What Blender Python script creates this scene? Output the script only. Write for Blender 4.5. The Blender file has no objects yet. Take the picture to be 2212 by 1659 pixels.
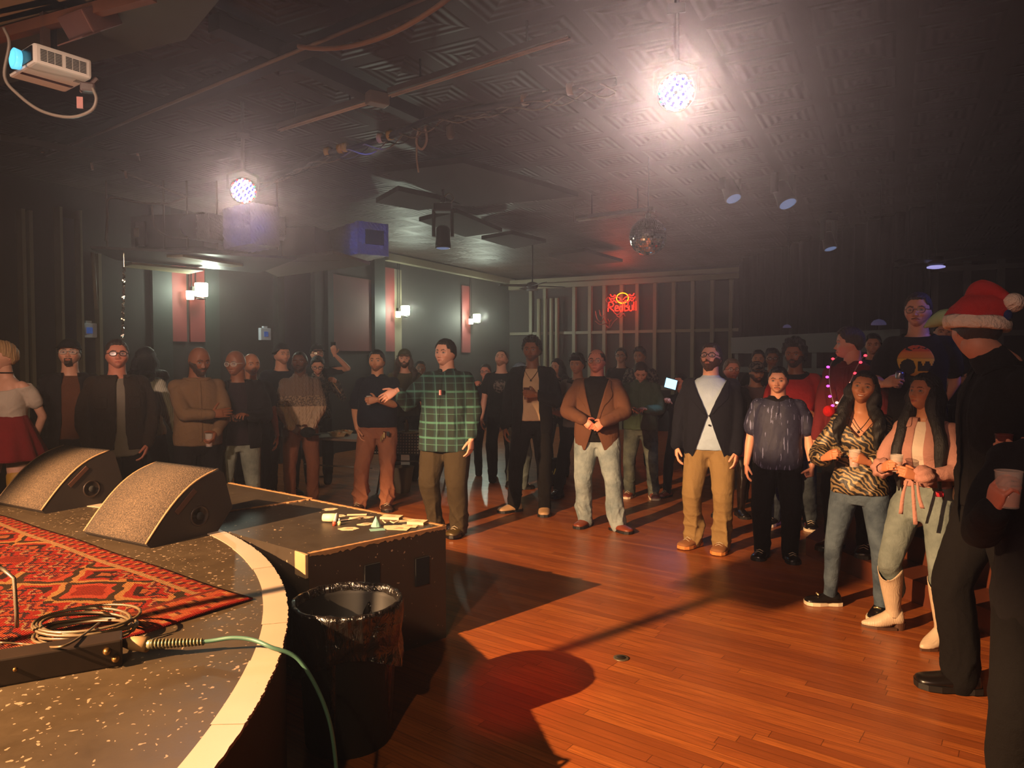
import bpy, bmesh, math, random
import numpy as np
from mathutils import Vector, Matrix, Euler

random.seed(7)
RNG = np.random.default_rng(7)
scn = bpy.context.scene
COL = scn.collection
PI = math.pi
F_PX, HOR, CAMZ = 1540.0, 775.0, 1.75          # focal length in px, horizon row, eye height
PITCH = math.atan((829.5 - HOR) / F_PX)

# ------------------------------------------------------------------ camera
cam_d = bpy.data.cameras.new('camera')
cam_d.sensor_width = 36
cam_d.lens = F_PX / 2212 * 36
cam_d.clip_end = 100
cam_d.clip_start = 0.05
cam = bpy.data.objects.new('camera', cam_d)
cam.location = (0, 0, CAMZ)
cam.rotation_euler = (PI / 2 - PITCH, 0, 0)
COL.objects.link(cam)
scn.camera = cam

# ------------------------------------------------------------------ world and view
w = bpy.data.worlds.new('world')
w.use_nodes = True
w.node_tree.nodes['Background'].inputs[0].default_value = (0.02, 0.018, 0.02, 1)
w.node_tree.nodes['Background'].inputs[1].default_value = 0.0
scn.world = w
vs = scn.view_settings
vs.view_transform = 'Standard'
vs.look = 'None'
vs.exposure = 0.0
vs.gamma = 1.0
vs.use_curve_mapping = False
scn.cycles.use_denoising = True
scn.cycles.use_adaptive_sampling = True
scn.cycles.adaptive_threshold = 0.03
scn.cycles.max_bounces = 5
scn.cycles.diffuse_bounces = 3
scn.cycles.glossy_bounces = 3
scn.cycles.transmission_bounces = 4
scn.cycles.volume_bounces = 0
scn.cycles.sample_clamp_indirect = 3.0
scn.cycles.sample_clamp_direct = 0.0
scn.cycles.caustics_reflective = False
scn.cycles.caustics_refractive = False


def aim(o, target):
    d = Vector(target) - o.location
    o.rotation_euler = d.to_track_quat('-Z', 'Y').to_euler()


def spot(name, loc, target, power, col, deg=60, blend=0.3, size=0.05):
    d = bpy.data.lights.new(name, 'SPOT')
    d.energy = power
    d.color = col
    d.spot_size = math.radians(deg)
    d.spot_blend = blend
    d.shadow_soft_size = size
    o = bpy.data.objects.new(name, d)
    o.location = loc
    COL.objects.link(o)
    aim(o, target)
    return o


def point(name, loc, power, col, size=0.05):
    d = bpy.data.lights.new(name, 'POINT')
    d.energy = power
    d.color = col
    d.shadow_soft_size = size
    o = bpy.data.objects.new(name, d)
    o.location = loc
    COL.objects.link(o)
    return o


# room frame: K is the far left corner, u runs along the back wall, v comes towards the stage
KX, KY, KA = -0.07, 19.2, math.radians(28.1)
E1 = (math.cos(KA), -math.sin(KA))
E2 = (-math.sin(KA), -math.cos(KA))
CEIL = 3.9
STZ = 0.71                                      # stage height


def RM(u, v, z=0.0):
    return Vector((KX + E1[0] * u + E2[0] * v, KY + E1[1] * u + E2[1] * v, z))


# ------------------------------------------------------------------ lights of the place and added fills
# orange front-of-stage lamp high over the stage, left of the frame
spot('stage_lamp_light', (-4.85, 0.19, 3.55), (-1.85, 3.0, 0.0), 9000, (1.0, 0.57, 0.27), 60, 0.22, 0.03)
# red lamp of the same bar
spot('red_lamp_light', (-1.9, -1.2, 3.6), (0.12, 3.85, 0.0), 1500, (1.0, 0.03, 0.03), 8, 1.0, 0.05)
# warm light over the stage itself
spot('stage_wash_light', (-1.0, -1.5, 3.7), (-2.4, 2.8, 0.7), 300, (1.0, 0.68, 0.36), 70, 0.5, 0.06)
# added ambient fill for the crowd, not lamps of the hall
spot('hall_fill_light', (-2.2, -1.0, 3.7), (-2.6, 7.2, 0.8), 1150, (1.0, 0.66, 0.50), 40, 0.7, 0.12)
spot('hall_fill_light', (-1.8, -1.0, 3.7), (0.8, 8.0, 0.5), 650, (1.0, 0.66, 0.50), 38, 0.7, 0.12)
spot('hall_fill_light', (-1.2, -1.2, 3.7), (3.0, 5.6, 0.8), 300, (1.0, 0.56, 0.42), 40, 0.7, 0.12)
# the two LED cans that face the stage
PAR_A = (0.93, 4.1, 3.26)
PAR_B = (-2.24, 6.0, 3.15)
spot('led_can_light', (PAR_A[0] - .077, PAR_A[1] - 0.34, PAR_A[2] - .115), (-0.1, 0.0, 1.5), 900, (1.0, 0.72, 0.66), 38, 1.0, 0.22)
spot('led_can_light', (PAR_B[0] + .07, PAR_B[1] - 0.20, PAR_B[2] - .05), (-0.1, 0.0, 1.5), 420, (1.0, 0.74, 0.68), 38, 1.0, 0.16)
# added warm uplight that brightens the pressed tin at left
spot('ceiling_fill_light', (-2.7, 1.6, 1.3), (-2.0, 5.6, 3.9), 110, (1.0, 0.55, 0.38), 48, 1.0, 0.1)
# cool lamps
spot('blue_lamp_light', (4.6, 4.4, 3.4), (3.2, 5.6, 2.0), 90, (0.12, 0.16, 1.0), 40, 0.6, 0.05)
spot('blue_foil_light', (-3.4, 3.0, 2.9), (-3.05, 8.0, 3.25), 900, (0.10, 0.16, 1.0), 8, 0.6, 0.08)
spot('blue_foil_light', (-0.6, 2.3, 3.3), (-2.0, 10.2, 3.42), 2200, (0.10, 0.16, 1.0), 6, 0.6, 0.08)
# flood lamp next to the duct
spot('flood_light', (-2.35, 4.0, 2.75), (-2.2, 3.5, 3.3), 3, (0.72, 1.0, 0.82), 130, 0.9, 0.08)
# greenish light aimed down over the far left of the hall
spot('hall_back_light', tuple(RM(3.2, 5.2, 3.5)), tuple(RM(3.4, 3.2, 0.2)), 35, (0.85, 1.0, 0.72), 120, 0.9, 0.1)
# ------------------------------------------------------------------ helpers
def ray(px, py):
    x, y = (px - 1106) / F_PX, (829.5 - py) / F_PX
    c, s = math.cos(PITCH), math.sin(PITCH)
    return Vector((x, c + y * s, -s + y * c))


def at_z(px, py, z):
    r = ray(px, py)
    return Vector((0, 0, CAMZ)) + r * ((z - CAMZ) / r.z)


def at_y(px, py, D):
    r = ray(px, py)
    return Vector((0, 0, CAMZ)) + r * (D / r.y)


def srgb(h):
    if isinstance(h, str):
        h = h.lstrip('#')
        c = [int(h[i:i + 2], 16) / 255 for i in (0, 2, 4)]
        return tuple(v / 12.92 if v <= .04045 else ((v + .055) / 1.055) ** 2.4 for v in c)
    return tuple(h)


MATS = {}


class NT:
    def __init__(s, name):
        s.m = bpy.data.materials.new(name)
        s.m.use_nodes = True
        s.t = s.m.node_tree
        s.b = s.t.nodes['Principled BSDF']

    def n(s, typ, **kw):
        nd = s.t.nodes.new('ShaderNode' + typ)
        for k, v in kw.items():
            setattr(nd, k, v)
        return nd

    def set(s, sock, v):
        if isinstance(v, bpy.types.NodeSocket):
            s.t.links.new(v, sock)
        elif v is not None:
            if sock.type == 'RGBA' and len(v) == 3:
                v = (*v, 1)
            sock.default_value = v

    def p(s, name, v):
        s.set(s.b.inputs[name], v)

    def math(s, op, a, b=None, c=None, clamp=False):
        nd = s.n('Math', operation=op, use_clamp=clamp)
        s.set(nd.inputs[0], a)
        if b is not None:
            s.set(nd.inputs[1], b)
        if c is not None:
            s.set(nd.inputs[2], c)
        return nd.outputs[0]

    def coords(s, kind='Object', scale=(1, 1, 1), rot=(0, 0, 0), loc=(0, 0, 0)):
        tc = s.n('TexCoord')
        mp = s.n('Mapping')
        s.t.links.new(tc.outputs[kind], mp.inputs[0])
        mp.inputs['Scale'].default_value = scale
        mp.inputs['Rotation'].default_value = rot
        mp.inputs['Location'].default_value = loc
        return mp.outputs[0]

    def noise(s, vec, scale=5, detail=3, rough=.5, out=0, dist=0):
        nd = s.n('TexNoise')
        s.set(nd.inputs['Vector'], vec)
        nd.inputs['Scale'].default_value = scale
        nd.inputs['Detail'].default_value = detail
        nd.inputs['Roughness'].default_value = rough
        nd.inputs['Distortion'].default_value = dist
        return nd.outputs[out]

    def ramp(s, fac, stops, interp='LINEAR'):
        nd = s.n('ValToRGB')
        nd.color_ramp.interpolation = interp
        e = nd.color_ramp.elements
        while len(e) < len(stops):
            e.new(0.5)
        for k, (p_, c) in enumerate(stops):
            e[k].position = p_
            e[k].color = (*srgb(c), 1)
        s.set(nd.inputs[0], fac)
        return nd.outputs[0]

    def mix(s, fac, a, b, mode='MIX'):
        nd = s.n('Mix', data_type='RGBA', blend_type=mode)
        s.set(nd.inputs[0], fac)
        s.set(nd.inputs[6], a)
        s.set(nd.inputs[7], b)
        return nd.outputs[2]

    def sep(s, vec):
        nd = s.n('SeparateXYZ')
        s.set(nd.inputs[0], vec)
        return nd.outputs

    def comb(s, x, y, z):
        nd = s.n('CombineXYZ')
        s.set(nd.inputs[0], x), s.set(nd.inputs[1], y), s.set(nd.inputs[2], z)
        return nd.outputs[0]

    def bump(s, h, strength=.3, dist=.01):
        nd = s.n('Bump')
        nd.inputs['Strength'].default_value = strength
        nd.inputs['Distance'].default_value = dist
        s.set(nd.inputs['Height'], h)
        s.t.links.new(nd.outputs[0], s.b.inputs['Normal'])


def plain(name, col, rough=.6, metal=0., var=.12, vs_=8, bump=0., bs=60, spec=None, emit=None, es=1., trans=0., alpha=1., sheen=0.):
    if name in MATS:
        return MATS[name]
    t = NT(name)
    c = srgb(col)
    v = t.coords()
    if var:
        n = t.noise(v, vs_, 3)
        col_ = t.mix(n, tuple(x * (1 - var) for x in c), tuple(min(1, x * (1 + var)) for x in c))
        t.p('Base Color', col_)
    else:
        t.p('Base Color', c)
    t.p('Roughness', rough)
    t.p('Metallic', metal)
    if spec is not None:
        t.p('Specular IOR Level', spec)
    if emit is not None:
        t.p('Emission Color', srgb(emit))
        t.p('Emission Strength', es)
    if trans:
        t.p('Transmission Weight', trans)
    if sheen:
        t.p('Sheen Weight', sheen)
    if bump:
        t.bump(t.noise(v, bs, 4), bump, .004)
    MATS[name] = t.m
    return t.m


def fabric(name, col, rough=.92, bump=.35, scale=260, var=.15):
    if name in MATS:
        return MATS[name]
    t = NT(name)
    c = srgb(col)
    v = t.coords()
    n1 = t.noise(v, 9, 4, .6)
    t.p('Base Color', t.mix(n1, tuple(x * (1 - var) for x in c), tuple(min(1, x * (1 + var)) for x in c)))
    t.p('Roughness', rough)
    t.p('Specular IOR Level', .15)
    big = t.noise(v, 11, 3, .55, dist=.6)
    fine = t.noise(v, scale, 2)
    t.bump(t.math('ADD', t.math('MULTIPLY', big, 1.6), t.math('MULTIPLY', fine, .25)), bump, .02)
    MATS[name] = t.m
    return t.m


def mesh_np(name, V, Fc, mats=(), parent=None, smooth=True, fmat=None, link=True):
    me = bpy.data.meshes.new(name)
    V = np.asarray(V, dtype=float)
    me.from_pydata(V.tolist(), [], [tuple(int(i) for i in f) for f in Fc])
    if not isinstance(mats, (list, tuple)):
        mats = [mats]
    for m in mats:
        me.materials.append(m)
    if fmat is not None:
        me.polygons.foreach_set('material_index', np.asarray(fmat, dtype=np.int32))
    me.polygons.foreach_set('use_smooth', np.full(len(me.polygons), bool(smooth)))
    me.update()
    o = bpy.data.objects.new(name, me)
    if link:
        COL.objects.link(o)
    if parent is not None:
        o.parent = parent
    return o


class MB:
    """collects shapes into one mesh"""

    def __init__(s):
        s.V, s.F, s.M = [], [], []

    def add(s, V, Fc, m=0):
        k = len(s.V)
        s.V += [tuple(v) for v in V]
        s.F += [tuple(i + k for i in f) for f in Fc]
        s.M += [m] * len(Fc)
        return s

    def xf(s, M4, k0=0):
        for i in range(k0, len(s.V)):
            s.V[i] = tuple(M4 @ Vector(s.V[i]))
        return s

    def box(s, c, d, rz=0, m=0, M4=None, bev=0):
        x, y, z = d[0] / 2, d[1] / 2, d[2] / 2
        if bev:
            bm = bmesh.new()
            bmesh.ops.create_cube(bm, size=1)
            for v in bm.verts:
                v.co = Vector((v.co.x * d[0], v.co.y * d[1], v.co.z * d[2]))
            bmesh.ops.bevel(bm, geom=bm.edges[:], offset=bev, segments=2, affect='EDGES', profile=.6)
            V = [tuple(v.co) for v in bm.verts]
            Fc = [tuple(v.index for v in f.verts) for f in bm.faces]
            bm.free()
        else:
            V = [(i * x, j * y, k * z) for i in (-1, 1) for j in (-1, 1) for k in (-1, 1)]
            Fc = [(0, 1, 3, 2), (4, 6, 7, 5), (0, 4, 5, 1), (2, 3, 7, 6), (0, 2, 6, 4), (1, 5, 7, 3)]
        R = M4 if M4 is not None else Matrix.Translation(c) @ Matrix.Rotation(rz, 4, 'Z')
        s.add([R @ Vector(v) for v in V], Fc, m)
        return s

    def tube(s, pts, r, n=8, m=0, cap=True, squash=None):
        pts = [Vector(p) for p in pts]
        rr = r if isinstance(r, (list, tuple)) else [r] * len(pts)
        k0 = len(s.V)
        prev = None
        V = []
        for i, p in enumerate(pts):
            t = (pts[min(i + 1, len(pts) - 1)] - pts[max(i - 1, 0)]).normalized()
            if prev is None:
                up = Vector((0, 0, 1)) if abs(t.z) < .9 else Vector((0, 1, 0))
                a = t.cross(up).normalized()
            else:
                a = (prev - t * prev.dot(t)).normalized()
            prev = a
            b = t.cross(a).normalized()
            for j in range(n):
                an = 2 * PI * j / n
                V.append(p + a * (math.cos(an) * rr[i]) + b * (math.sin(an) * rr[i] * (squash or 1)))
        Fc = []
        for i in range(len(pts) - 1):
            for j in range(n):
                Fc.append((i * n + j, i * n + (j + 1) % n, (i + 1) * n + (j + 1) % n, (i + 1) * n + j))
        if cap:
            Fc.append(tuple(range(n))[::-1])
            Fc.append(tuple((len(pts) - 1) * n + j for j in range(n)))
        s.add(V, Fc, m)
        return s

    def lathe(s, prof, c=(0, 0, 0), n=24, m=0, M4=None, cap=True):
        V, Fc = [], []
        for r, z in prof:
            for j in range(n):
                a = 2 * PI * j / n
                V.append(Vector((r * math.cos(a), r * math.sin(a), z)))
        for i in range(len(prof) - 1):
            for j in range(n):
                Fc.append((i * n + j, i * n + (j + 1) % n, (i + 1) * n + (j + 1) % n, (i + 1) * n + j))
        if cap:
            Fc.append(tuple(range(n))[::-1])
            Fc.append(tuple((len(prof) - 1) * n + j for j in range(n)))
        R = M4 if M4 is not None else Matrix.Translation(c)
        s.add([R @ v for v in V], Fc, m)
        return s

    def prism(s, poly, z0, z1, m=0, M4=None):
        n = len(poly)
        V = [Vector((x, y, z0)) for x, y in poly] + [Vector((x, y, z1)) for x, y in poly]
        Fc = [tuple(range(n))[::-1], tuple(range(n, 2 * n))] + [(i, (i + 1) % n, n + (i + 1) % n, n + i) for i in range(n)]
        if M4 is not None:
            V = [M4 @ v for v in V]
        s.add(V, Fc, m)
        return s

    def ball(s, c, r, m=0, sub=2, M4=None):
        bm = bmesh.new()
        bmesh.ops.create_icosphere(bm, subdivisions=sub, radius=1)
        rr = r if isinstance(r, (tuple, list)) else (r, r, r)
        V = [Vector((v.co.x * rr[0], v.co.y * rr[1], v.co.z * rr[2])) for v in bm.verts]
        if M4 is not None:
            V = [M4 @ v for v in V]
        V = [Vector(c) + v for v in V]
        Fc = [tuple(v.index for v in f.verts) for f in bm.faces]
        bm.free()
        s.add(V, Fc, m)
        return s

    def obj(s, name, mats, parent=None, smooth=False, loc=None, rot=None):
        o = mesh_np(name, s.V, s.F, mats, parent, smooth, s.M)
        if smooth == 'auto':
            pass
        if loc is not None:
            o.location = loc
        if rot is not None:
            o.rotation_euler = rot
        return o


def tag(o, label=None, cat=None, group=None, kind=None):
    if label:
        o['label'] = label
    if cat:
        o['category'] = cat
    if group:
        o['group'] = group
    if kind:
        o['kind'] = kind
    return o


def empty(name, loc, rz=0, rot=None):
    o = bpy.data.objects.new(name, None)
    o.location = loc
    o.rotation_euler = rot if rot is not None else (0, 0, rz)
    COL.objects.link(o)
    return o


def S(o):
    o['kind'] = 'structure'
    return o


def smooth_path(pts, n=8):
    """Catmull-Rom through the points"""
    P = [Vector(p) for p in pts]
    P = [P[0] * 2 - P[1]] + P + [P[-1] * 2 - P[-2]]
    out = []
    for i in range(1, len(P) - 2):
        for k in range(n):
            t = k / n
            a, b, c, d = P[i - 1:i + 3]
            out.append(.5 * ((2 * b) + (c - a) * t + (2 * a - 5 * b + 4 * c - d) * t * t + (3 * b - a - 3 * c + d) * t ** 3))
    out.append(P[-2])
    return out


def text_obj(name, s, size, mat, depth=.004, bevel=0, parent=None, font_off=0):
    cu = bpy.data.curves.new(name, 'FONT')
    cu.body = s
    cu.size = size
    cu.extrude = depth
    cu.bevel_depth = bevel
    cu.offset = font_off
    cu.align_x = 'CENTER'
    cu.align_y = 'CENTER'
    o = bpy.data.objects.new(name, cu)
    COL.objects.link(o)
    dg = bpy.context.evaluated_depsgraph_get()
    me = bpy.data.meshes.new_from_object(o.evaluated_get(dg))
    bpy.data.objects.remove(o)
    me.materials.clear()
    me.materials.append(mat)
    o = bpy.data.objects.new(name, me)
    COL.objects.link(o)
    if parent:
        o.parent = parent
    return o
# ------------------------------------------------------------------ setting materials
def wood_floor_mat():
    t = NT('worn_floorboards')
    v = t.coords(rot=(0, 0, math.radians(36.2)))
    x, y, z = t.sep(v)
    W_, L_ = .065, 1.3
    row = t.math('FLOOR', t.math('DIVIDE', y, W_))
    off = t.math('MULTIPLY', t.math('FRACT', t.math('MULTIPLY', t.math('SINE', t.math('MULTIPLY', row, 12.99)), 437.5)), L_)
    xs = t.math('DIVIDE', t.math('ADD', x, off), L_)
    cell = t.math('FLOOR', xs)
    idv = t.comb(row, cell, 0.)
    wn = t.n('TexWhiteNoise', noise_dimensions='3D')
    t.set(wn.inputs[0], idv)
    fy = t.math('FRACT', t.math('DIVIDE', y, W_))
    fx = t.math('FRACT', xs)
    gy = t.math('GREATER_THAN', t.math('ABSOLUTE', t.math('SUBTRACT', fy, .5)), .475)
    gx = t.math('GREATER_THAN', t.math('ABSOLUTE', t.math('SUBTRACT', fx, .5)), .4985)
    gap = t.math('MAXIMUM', gy, gx)
    gv = t.comb(t.math('ADD', t.math('MULTIPLY', x, 1.2), t.math('MULTIPLY', wn.outputs[0], 30)), t.math('MULTIPLY', y, 26), z)
    grain = t.noise(gv, 3, 5, .65)
    blot = t.noise(v, 1.1, 3)
    c = t.ramp(wn.outputs[0], [(0, '#74381a'), (.5, '#985024'), (1, '#ac622c')])
    c = t.mix(t.ramp(grain, [(.35, '#000000'), (.7, '#ffffff')]), c, srgb('#5a2c10'), 'MIX')
    c = t.mix(t.math('MULTIPLY', blot, .5), c, srgb('#a25a2c'))
    c = t.mix(t.math('MULTIPLY', gap, .6), c, srgb('#200c04'))
    t.p('Base Color', c)
    t.p('Roughness', t.math('ADD', .24, t.math('MULTIPLY', t.noise(v, 6, 4), .22)))
    t.bump(t.math('SUBTRACT', t.math('MULTIPLY', grain, .3), gap), .25, .003)
    return t.m


def tin_mat():
    t = NT('pressed_tin_ceiling')
    v = t.coords(scale=(1 / .61, 1 / .61, 1))
    x, y, z = t.sep(v)
    ax = t.math('ABSOLUTE', t.math('SUBTRACT', t.math('FRACT', x), .5))
    ay = t.math('ABSOLUTE', t.math('SUBTRACT', t.math('FRACT', y), .5))
    mx = t.math('MAXIMUM', ax, ay)
    w_ = t.math('MULTIPLY', t.math('SINE', t.math('MULTIPLY', mx, 2 * PI * 9.0)), t.math('LESS_THAN', mx, .40))
    w_ = t.math('ADD', w_, t.math('MULTIPLY', t.math('GREATER_THAN', mx, .47), 1.2))
    n = t.noise(v, .8, 4)
    t.p('Base Color', t.mix(n, srgb('#1a100b'), srgb('#38241a')))
    t.p('Roughness', t.math('ADD', .42, t.math('MULTIPLY', n, .2)))
    t.p('Specular IOR Level', .3)
    t.bump(w_, .32, .012)
    return t.m


M_FLOOR = wood_floor_mat()
M_TIN = tin_mat()
M_WALL = plain('dark_wall_paint', '#211a17', .75, var=.25, vs_=1.5)
M_BLACK = plain('black_paint', '#0d0b0a', .6, var=.3, vs_=3)
M_BLACKG = plain('black_gloss', '#0c0a0a', .3, var=.2)
M_METAL = plain('grey_metal', '#8a8a88', .35, .9, var=.1)
M_PIPE = plain('painted_black_pipe', '#1a1614', .45, .2, var=.2)
M_WHITE = plain('white_plastic', '#d8d4cc', .45, var=.05)
M_RED_W = plain('red_wall_paint', '#6a2320', .7, var=.2, vs_=2)
M_DUCT = plain('dull_galvanised', '#5a5e58', .5, .5, var=.25, vs_=2)


# ------------------------------------------------------------------ room shell
def slab(name, poly_uv, z0, z1, m):
    b = MB()
    pts = [RM(u, v) for u, v in poly_uv]
    b.prism([(p.x, p.y) for p in pts], z0, z1)
    return S(b.obj(name, m))


UW, VW = 19.0, 23.0  # room width and length
fl = MB()
fl.prism([tuple(RM(u, v)[:2]) for u, v in ((-.1, -.1), (UW, -.1), (UW, VW), (-.1, VW))], -.1, 0)
S(fl.obj('floor', M_FLOOR))
ce = MB()
ce.box((UW / 2, VW / 2, .05), (UW + .2, VW + .2, .1))
o = ce.obj('ceiling', M_TIN)
o.location = RM(0, 0, CEIL)
o.rotation_euler = (0, 0, -KA)
# the room frame is left handed (v runs towards the viewer), so mirror v here
for vtx in o.data.vertices:
    vtx.co.y -= VW
S(o)
slab('wall_left', [(-.15, -.15), (0, -.15), (0, VW), (-.15, VW)], 0, CEIL, M_WALL)
slab('wall_back', [(0, -.15), (UW, -.15), (UW, 0), (0, 0)], 0, CEIL, M_WALL)
slab('wall_right', [(UW, -.15), (UW + .15, -.15), (UW + .15, VW), (UW, VW)], 0, CEIL, M_BLACK)
slab('wall_front', [(-.15, VW), (UW + .15, VW), (UW + .15, VW + .15), (-.15, VW + .15)], 0, CEIL, M_BLACK)


def on_left(px, py):
    """point on the left wall (u = 0) seen at this pixel -> (v, z)"""
    r = ray(px, py)
    # solve K + E2 v = r s
    a = np.array([[r.x, -E2[0]], [r.y, -E2[1]]])
    s_, v = np.linalg.solve(a, np.array([KX, KY]))
    return v, CAMZ + r.z * s_


def on_back(px, py, off=0.0):
    r = ray(px, py)
    b0 = RM(0, off)
    a = np.array([[r.x, -E1[0]], [r.y, -E1[1]]])
    s_, u = np.linalg.solve(a, np.array([b0.x, b0.y]))
    return u, CAMZ + r.z * s_


# haze that fills the hall
hz = MB()
hz.prism([tuple(RM(u, v)[:2]) for u, v in ((-.5, -.5), (-.5, VW + .5), (UW + .5, VW + .5), (UW + .5, -.5))], -.3, CEIL + .4)
mh = bpy.data.materials.new('stage_haze')
mh.use_nodes = True
nt = mh.node_tree
nt.nodes.remove(nt.nodes['Principled BSDF'])
vsn = nt.nodes.new('ShaderNodeVolumeScatter')
vsn.inputs['Color'].default_value = (1, .95, .93, 1)
vsn.inputs['Density'].default_value = .0058
vsn.inputs['Anisotropy'].default_value = .78
nt.links.new(vsn.outputs[0], nt.nodes['Material Output'].inputs['Volume'])
tag(hz.obj('haze', mh), 'thin stage haze hanging in the hall', 'haze', kind='stuff')

# cornice and rails of the back wall (panelled front of old windows)
M_TRIMG = plain('olive_trim_paint', '#6b6350', .5, var=.15, vs_=3)
M_PANEL = plain('brown_panel', '#3a2d24', .6, var=.2, vs_=2)
b = MB()


def bwall(b, x0, y0, x1, y1, th, m=0):
    """box on the back wall between two pixels"""
    u0, z0 = on_back(x0, y0)
    u1, z1 = on_back(x1, y1)
    c = RM((u0 + u1) / 2, th / 2, (z0 + z1) / 2)
    b.box(c, (abs(u1 - u0), th, abs(z1 - z0)), -KA, m)


u_l, _ = on_back(1105, 700)
u_r, _ = on_back(1600, 700)
zr = on_back(1400, 716)[1]
ztop = on_back(1400, 612)[1]
b.box(RM((u_l + u_r) / 2, .05, zr), (u_r - u_l, .1, .07), -KA)
b.obj('trim_1', M_TRIMG)['kind'] = 'structure'
b = MB()
b.box(RM((u_l + u_r) / 2, .09, ztop + .05), (u_r - u_l, .18, .12), -KA)
b.box(RM((u_l + u_r) / 2, .14, CEIL - .14), (u_r - u_l, .28, .1), -KA)
b.box(RM((u_l + u_r) / 2, .06, 1.05), (u_r - u_l, .12, .1), -KA)
S(b.obj('trim_2', M_TRIMG))
k = 3
for px in (1150, 1180, 1243, 1277, 1308, 1345, 1379, 1417, 1457, 1498, 1540, 1580):
    u, _ = on_back(px, 700)
    b = MB()
    b.box(RM(u, .06, ztop / 2), (.085, .12, ztop), -KA)
    S(b.obj('trim_%d' % k, M_TRIMG))
    k += 1
# dark pipes / folded curtain left of the panels
for i, px in enumerate((1172, 1186, 1199, 1211)):
    u, _ = on_back(px, 700)
    b = MB()
    p0 = RM(u, .22, 0)
    b.tube([p0, p0 + Vector((0, 0, 3.3))], .055, 10)
    tag(b.obj('pipe', M_TRIMG), ('outermost', 'second', 'third', 'innermost')[i] + ' of four upright greenish pipes counted from the room corner', 'pipe', 'four upright pipes beside the panelled back wall')

# left wall: pilasters, red strips, dark panels
M_PIL = plain('dark_green_paint', '#1d2420', .6, var=.2)
M_BLUEP = plain('dark_blue_panel', '#1d1d33', .55, var=.2)


def lwall(name, x0, x1, z0, z1, th, m):
    v0, _ = on_left(x0, 700)
    v1, _ = on_left(x1, 700)
    b = MB()
    b.box(RM(th / 2, (v0 + v1) / 2, (z0 + z1) / 2), (th, abs(v1 - v0), z1 - z0), -KA)
    return S(b.obj(name, m))


for x0, x1, z0, z1, th, m in ((368, 401, 2.0, 3.45, .03, M_RED_W), (408, 440, 2.0, 3.45, .03, M_RED_W), (326, 368, 0, CEIL, .05, M_PIL), (440, 470, 0, CEIL, .05, M_PIL),
                              (590, 604, 0, 3.4, .12, M_BLACK), (604, 670, .2, 3.3, .02, M_BLUEP), (670, 684, 0, 3.4, .12, M_BLACK), (700, 712, 0, CEIL, .1, M_BLACK),
                              (712, 800, 1.9, 3.3, .03, M_RED_W), (803, 826, 0, CEIL, .08, M_PIL), (828, 850, 1.9, 3.6, .03, M_RED_W), (851, 866, 1.5, 3.6, .02, M_TRIMG),
                              (996, 1014, 1.9, 3.5, .03, M_RED_W),
                              (40, 48, 0, 3.5, .12, M_TRIMG), (58, 66, 0, 3.5, .1, M_TRIMG), (120, 126, 0, 3.6, .14, M_TRIMG), (126, 163, .3, 3.5, .02, M_BLUEP), (163, 168, 0, 3.6, .14, M_TRIMG),
                              (205, 212, 0, 3.1, .1, M_TRIMG)):
    lwall('trim_%d' % k, x0, x1, z0, z1, th, m)
    k += 1
b = MB()
vA = on_left(826, 600)[0]
b.box(RM(.08, vA / 2, CEIL - .1), (.16, vA, .14), -KA)
S(b.obj('trim_%d' % k, M_TRIMG))
k += 1

# sconces
M_GLOW = plain('lit_frosted_glass', '#fff6d8', .5, var=0, emit='#f4ffd8', es=14)
for i, (px, py, lab) in enumerate(((413, 631, 'glass wall lamp on the red panel behind the bald bearded man'), (857, 674, 'glass wall lamp right of the pilaster, middle of the row'),
                                   (1013, 690, 'glass wall lamp furthest down the wall, near the panelled corner'))):
    v, z = on_left(px, py)
    t = empty('wall_lamp', RM(0.03, v, z), -KA)
    tag(t, lab, 'wall lamp')
    b = MB().box((.03, 0, .0), (.06, .1, .16), bev=.01)
    b.tube([(.06, 0, .02), (.14, 0, .0)], .012)
    b.tube([(.02, -.03, .08), (.02, -.03, 1.0)], .008)
    b.tube([(.02, .04, .08), (.02, .04, 1.0)], .008)
    b.obj('bracket', M_BLACKG, t)
    s1 = MB().lathe([(.03, -.1), (.085, -.09), (.09, .09), (.085, .1)], (.19, 0, .02), 20).obj('lamp_shade', M_GLOW, t, True)
    MB().lathe([(.05, -.07), (.055, .05)], (.1, -.12, -.05), 14).obj('lamp_shade', M_GLOW, t, True)
    MB().lathe([(.02, 0), (.07, .01), (.07, .02)], (.19, 0, -.12), 16).obj('lamp_base', M_BLACKG, t, True)
    p = t.matrix_world
    L = RM(.42, v, z + .05)
    point('wall_lamp_light', L, (42, 66, 76)[i], (.86, 1.0, .80), .06)

# wall controllers
M_SCR = plain('blue_lit_screen', '#20304a', .3, var=0, emit='#2b4a86', es=.6)
M_CTRL = plain('white_controller', '#b9c4d4', .5, var=.05)
for px, py, sz, lab in ((185, 714, .15, 'white wall controller with dark blue screen above the capped man'), (567, 722, .16, 'small white wall controller between the bald men and the beanie man')):
    v, z = on_left(px, py)
    t = empty('wall_controller', RM(.02, v, z), -KA)
    tag(t, lab, 'wall controller')
    MB().box((.03, 0, 0), (.06, sz * 1.35, sz * 1.25), bev=.01).obj('housing', M_CTRL, t)
    MB().box((.065, 0, 0), (.01, sz * .5, sz * .5)).obj('screen', M_SCR, t)
    MB().box((.03, 0, sz * .72), (.04, sz * .5, .03)).obj('top_cap', M_CTRL, t)

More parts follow.
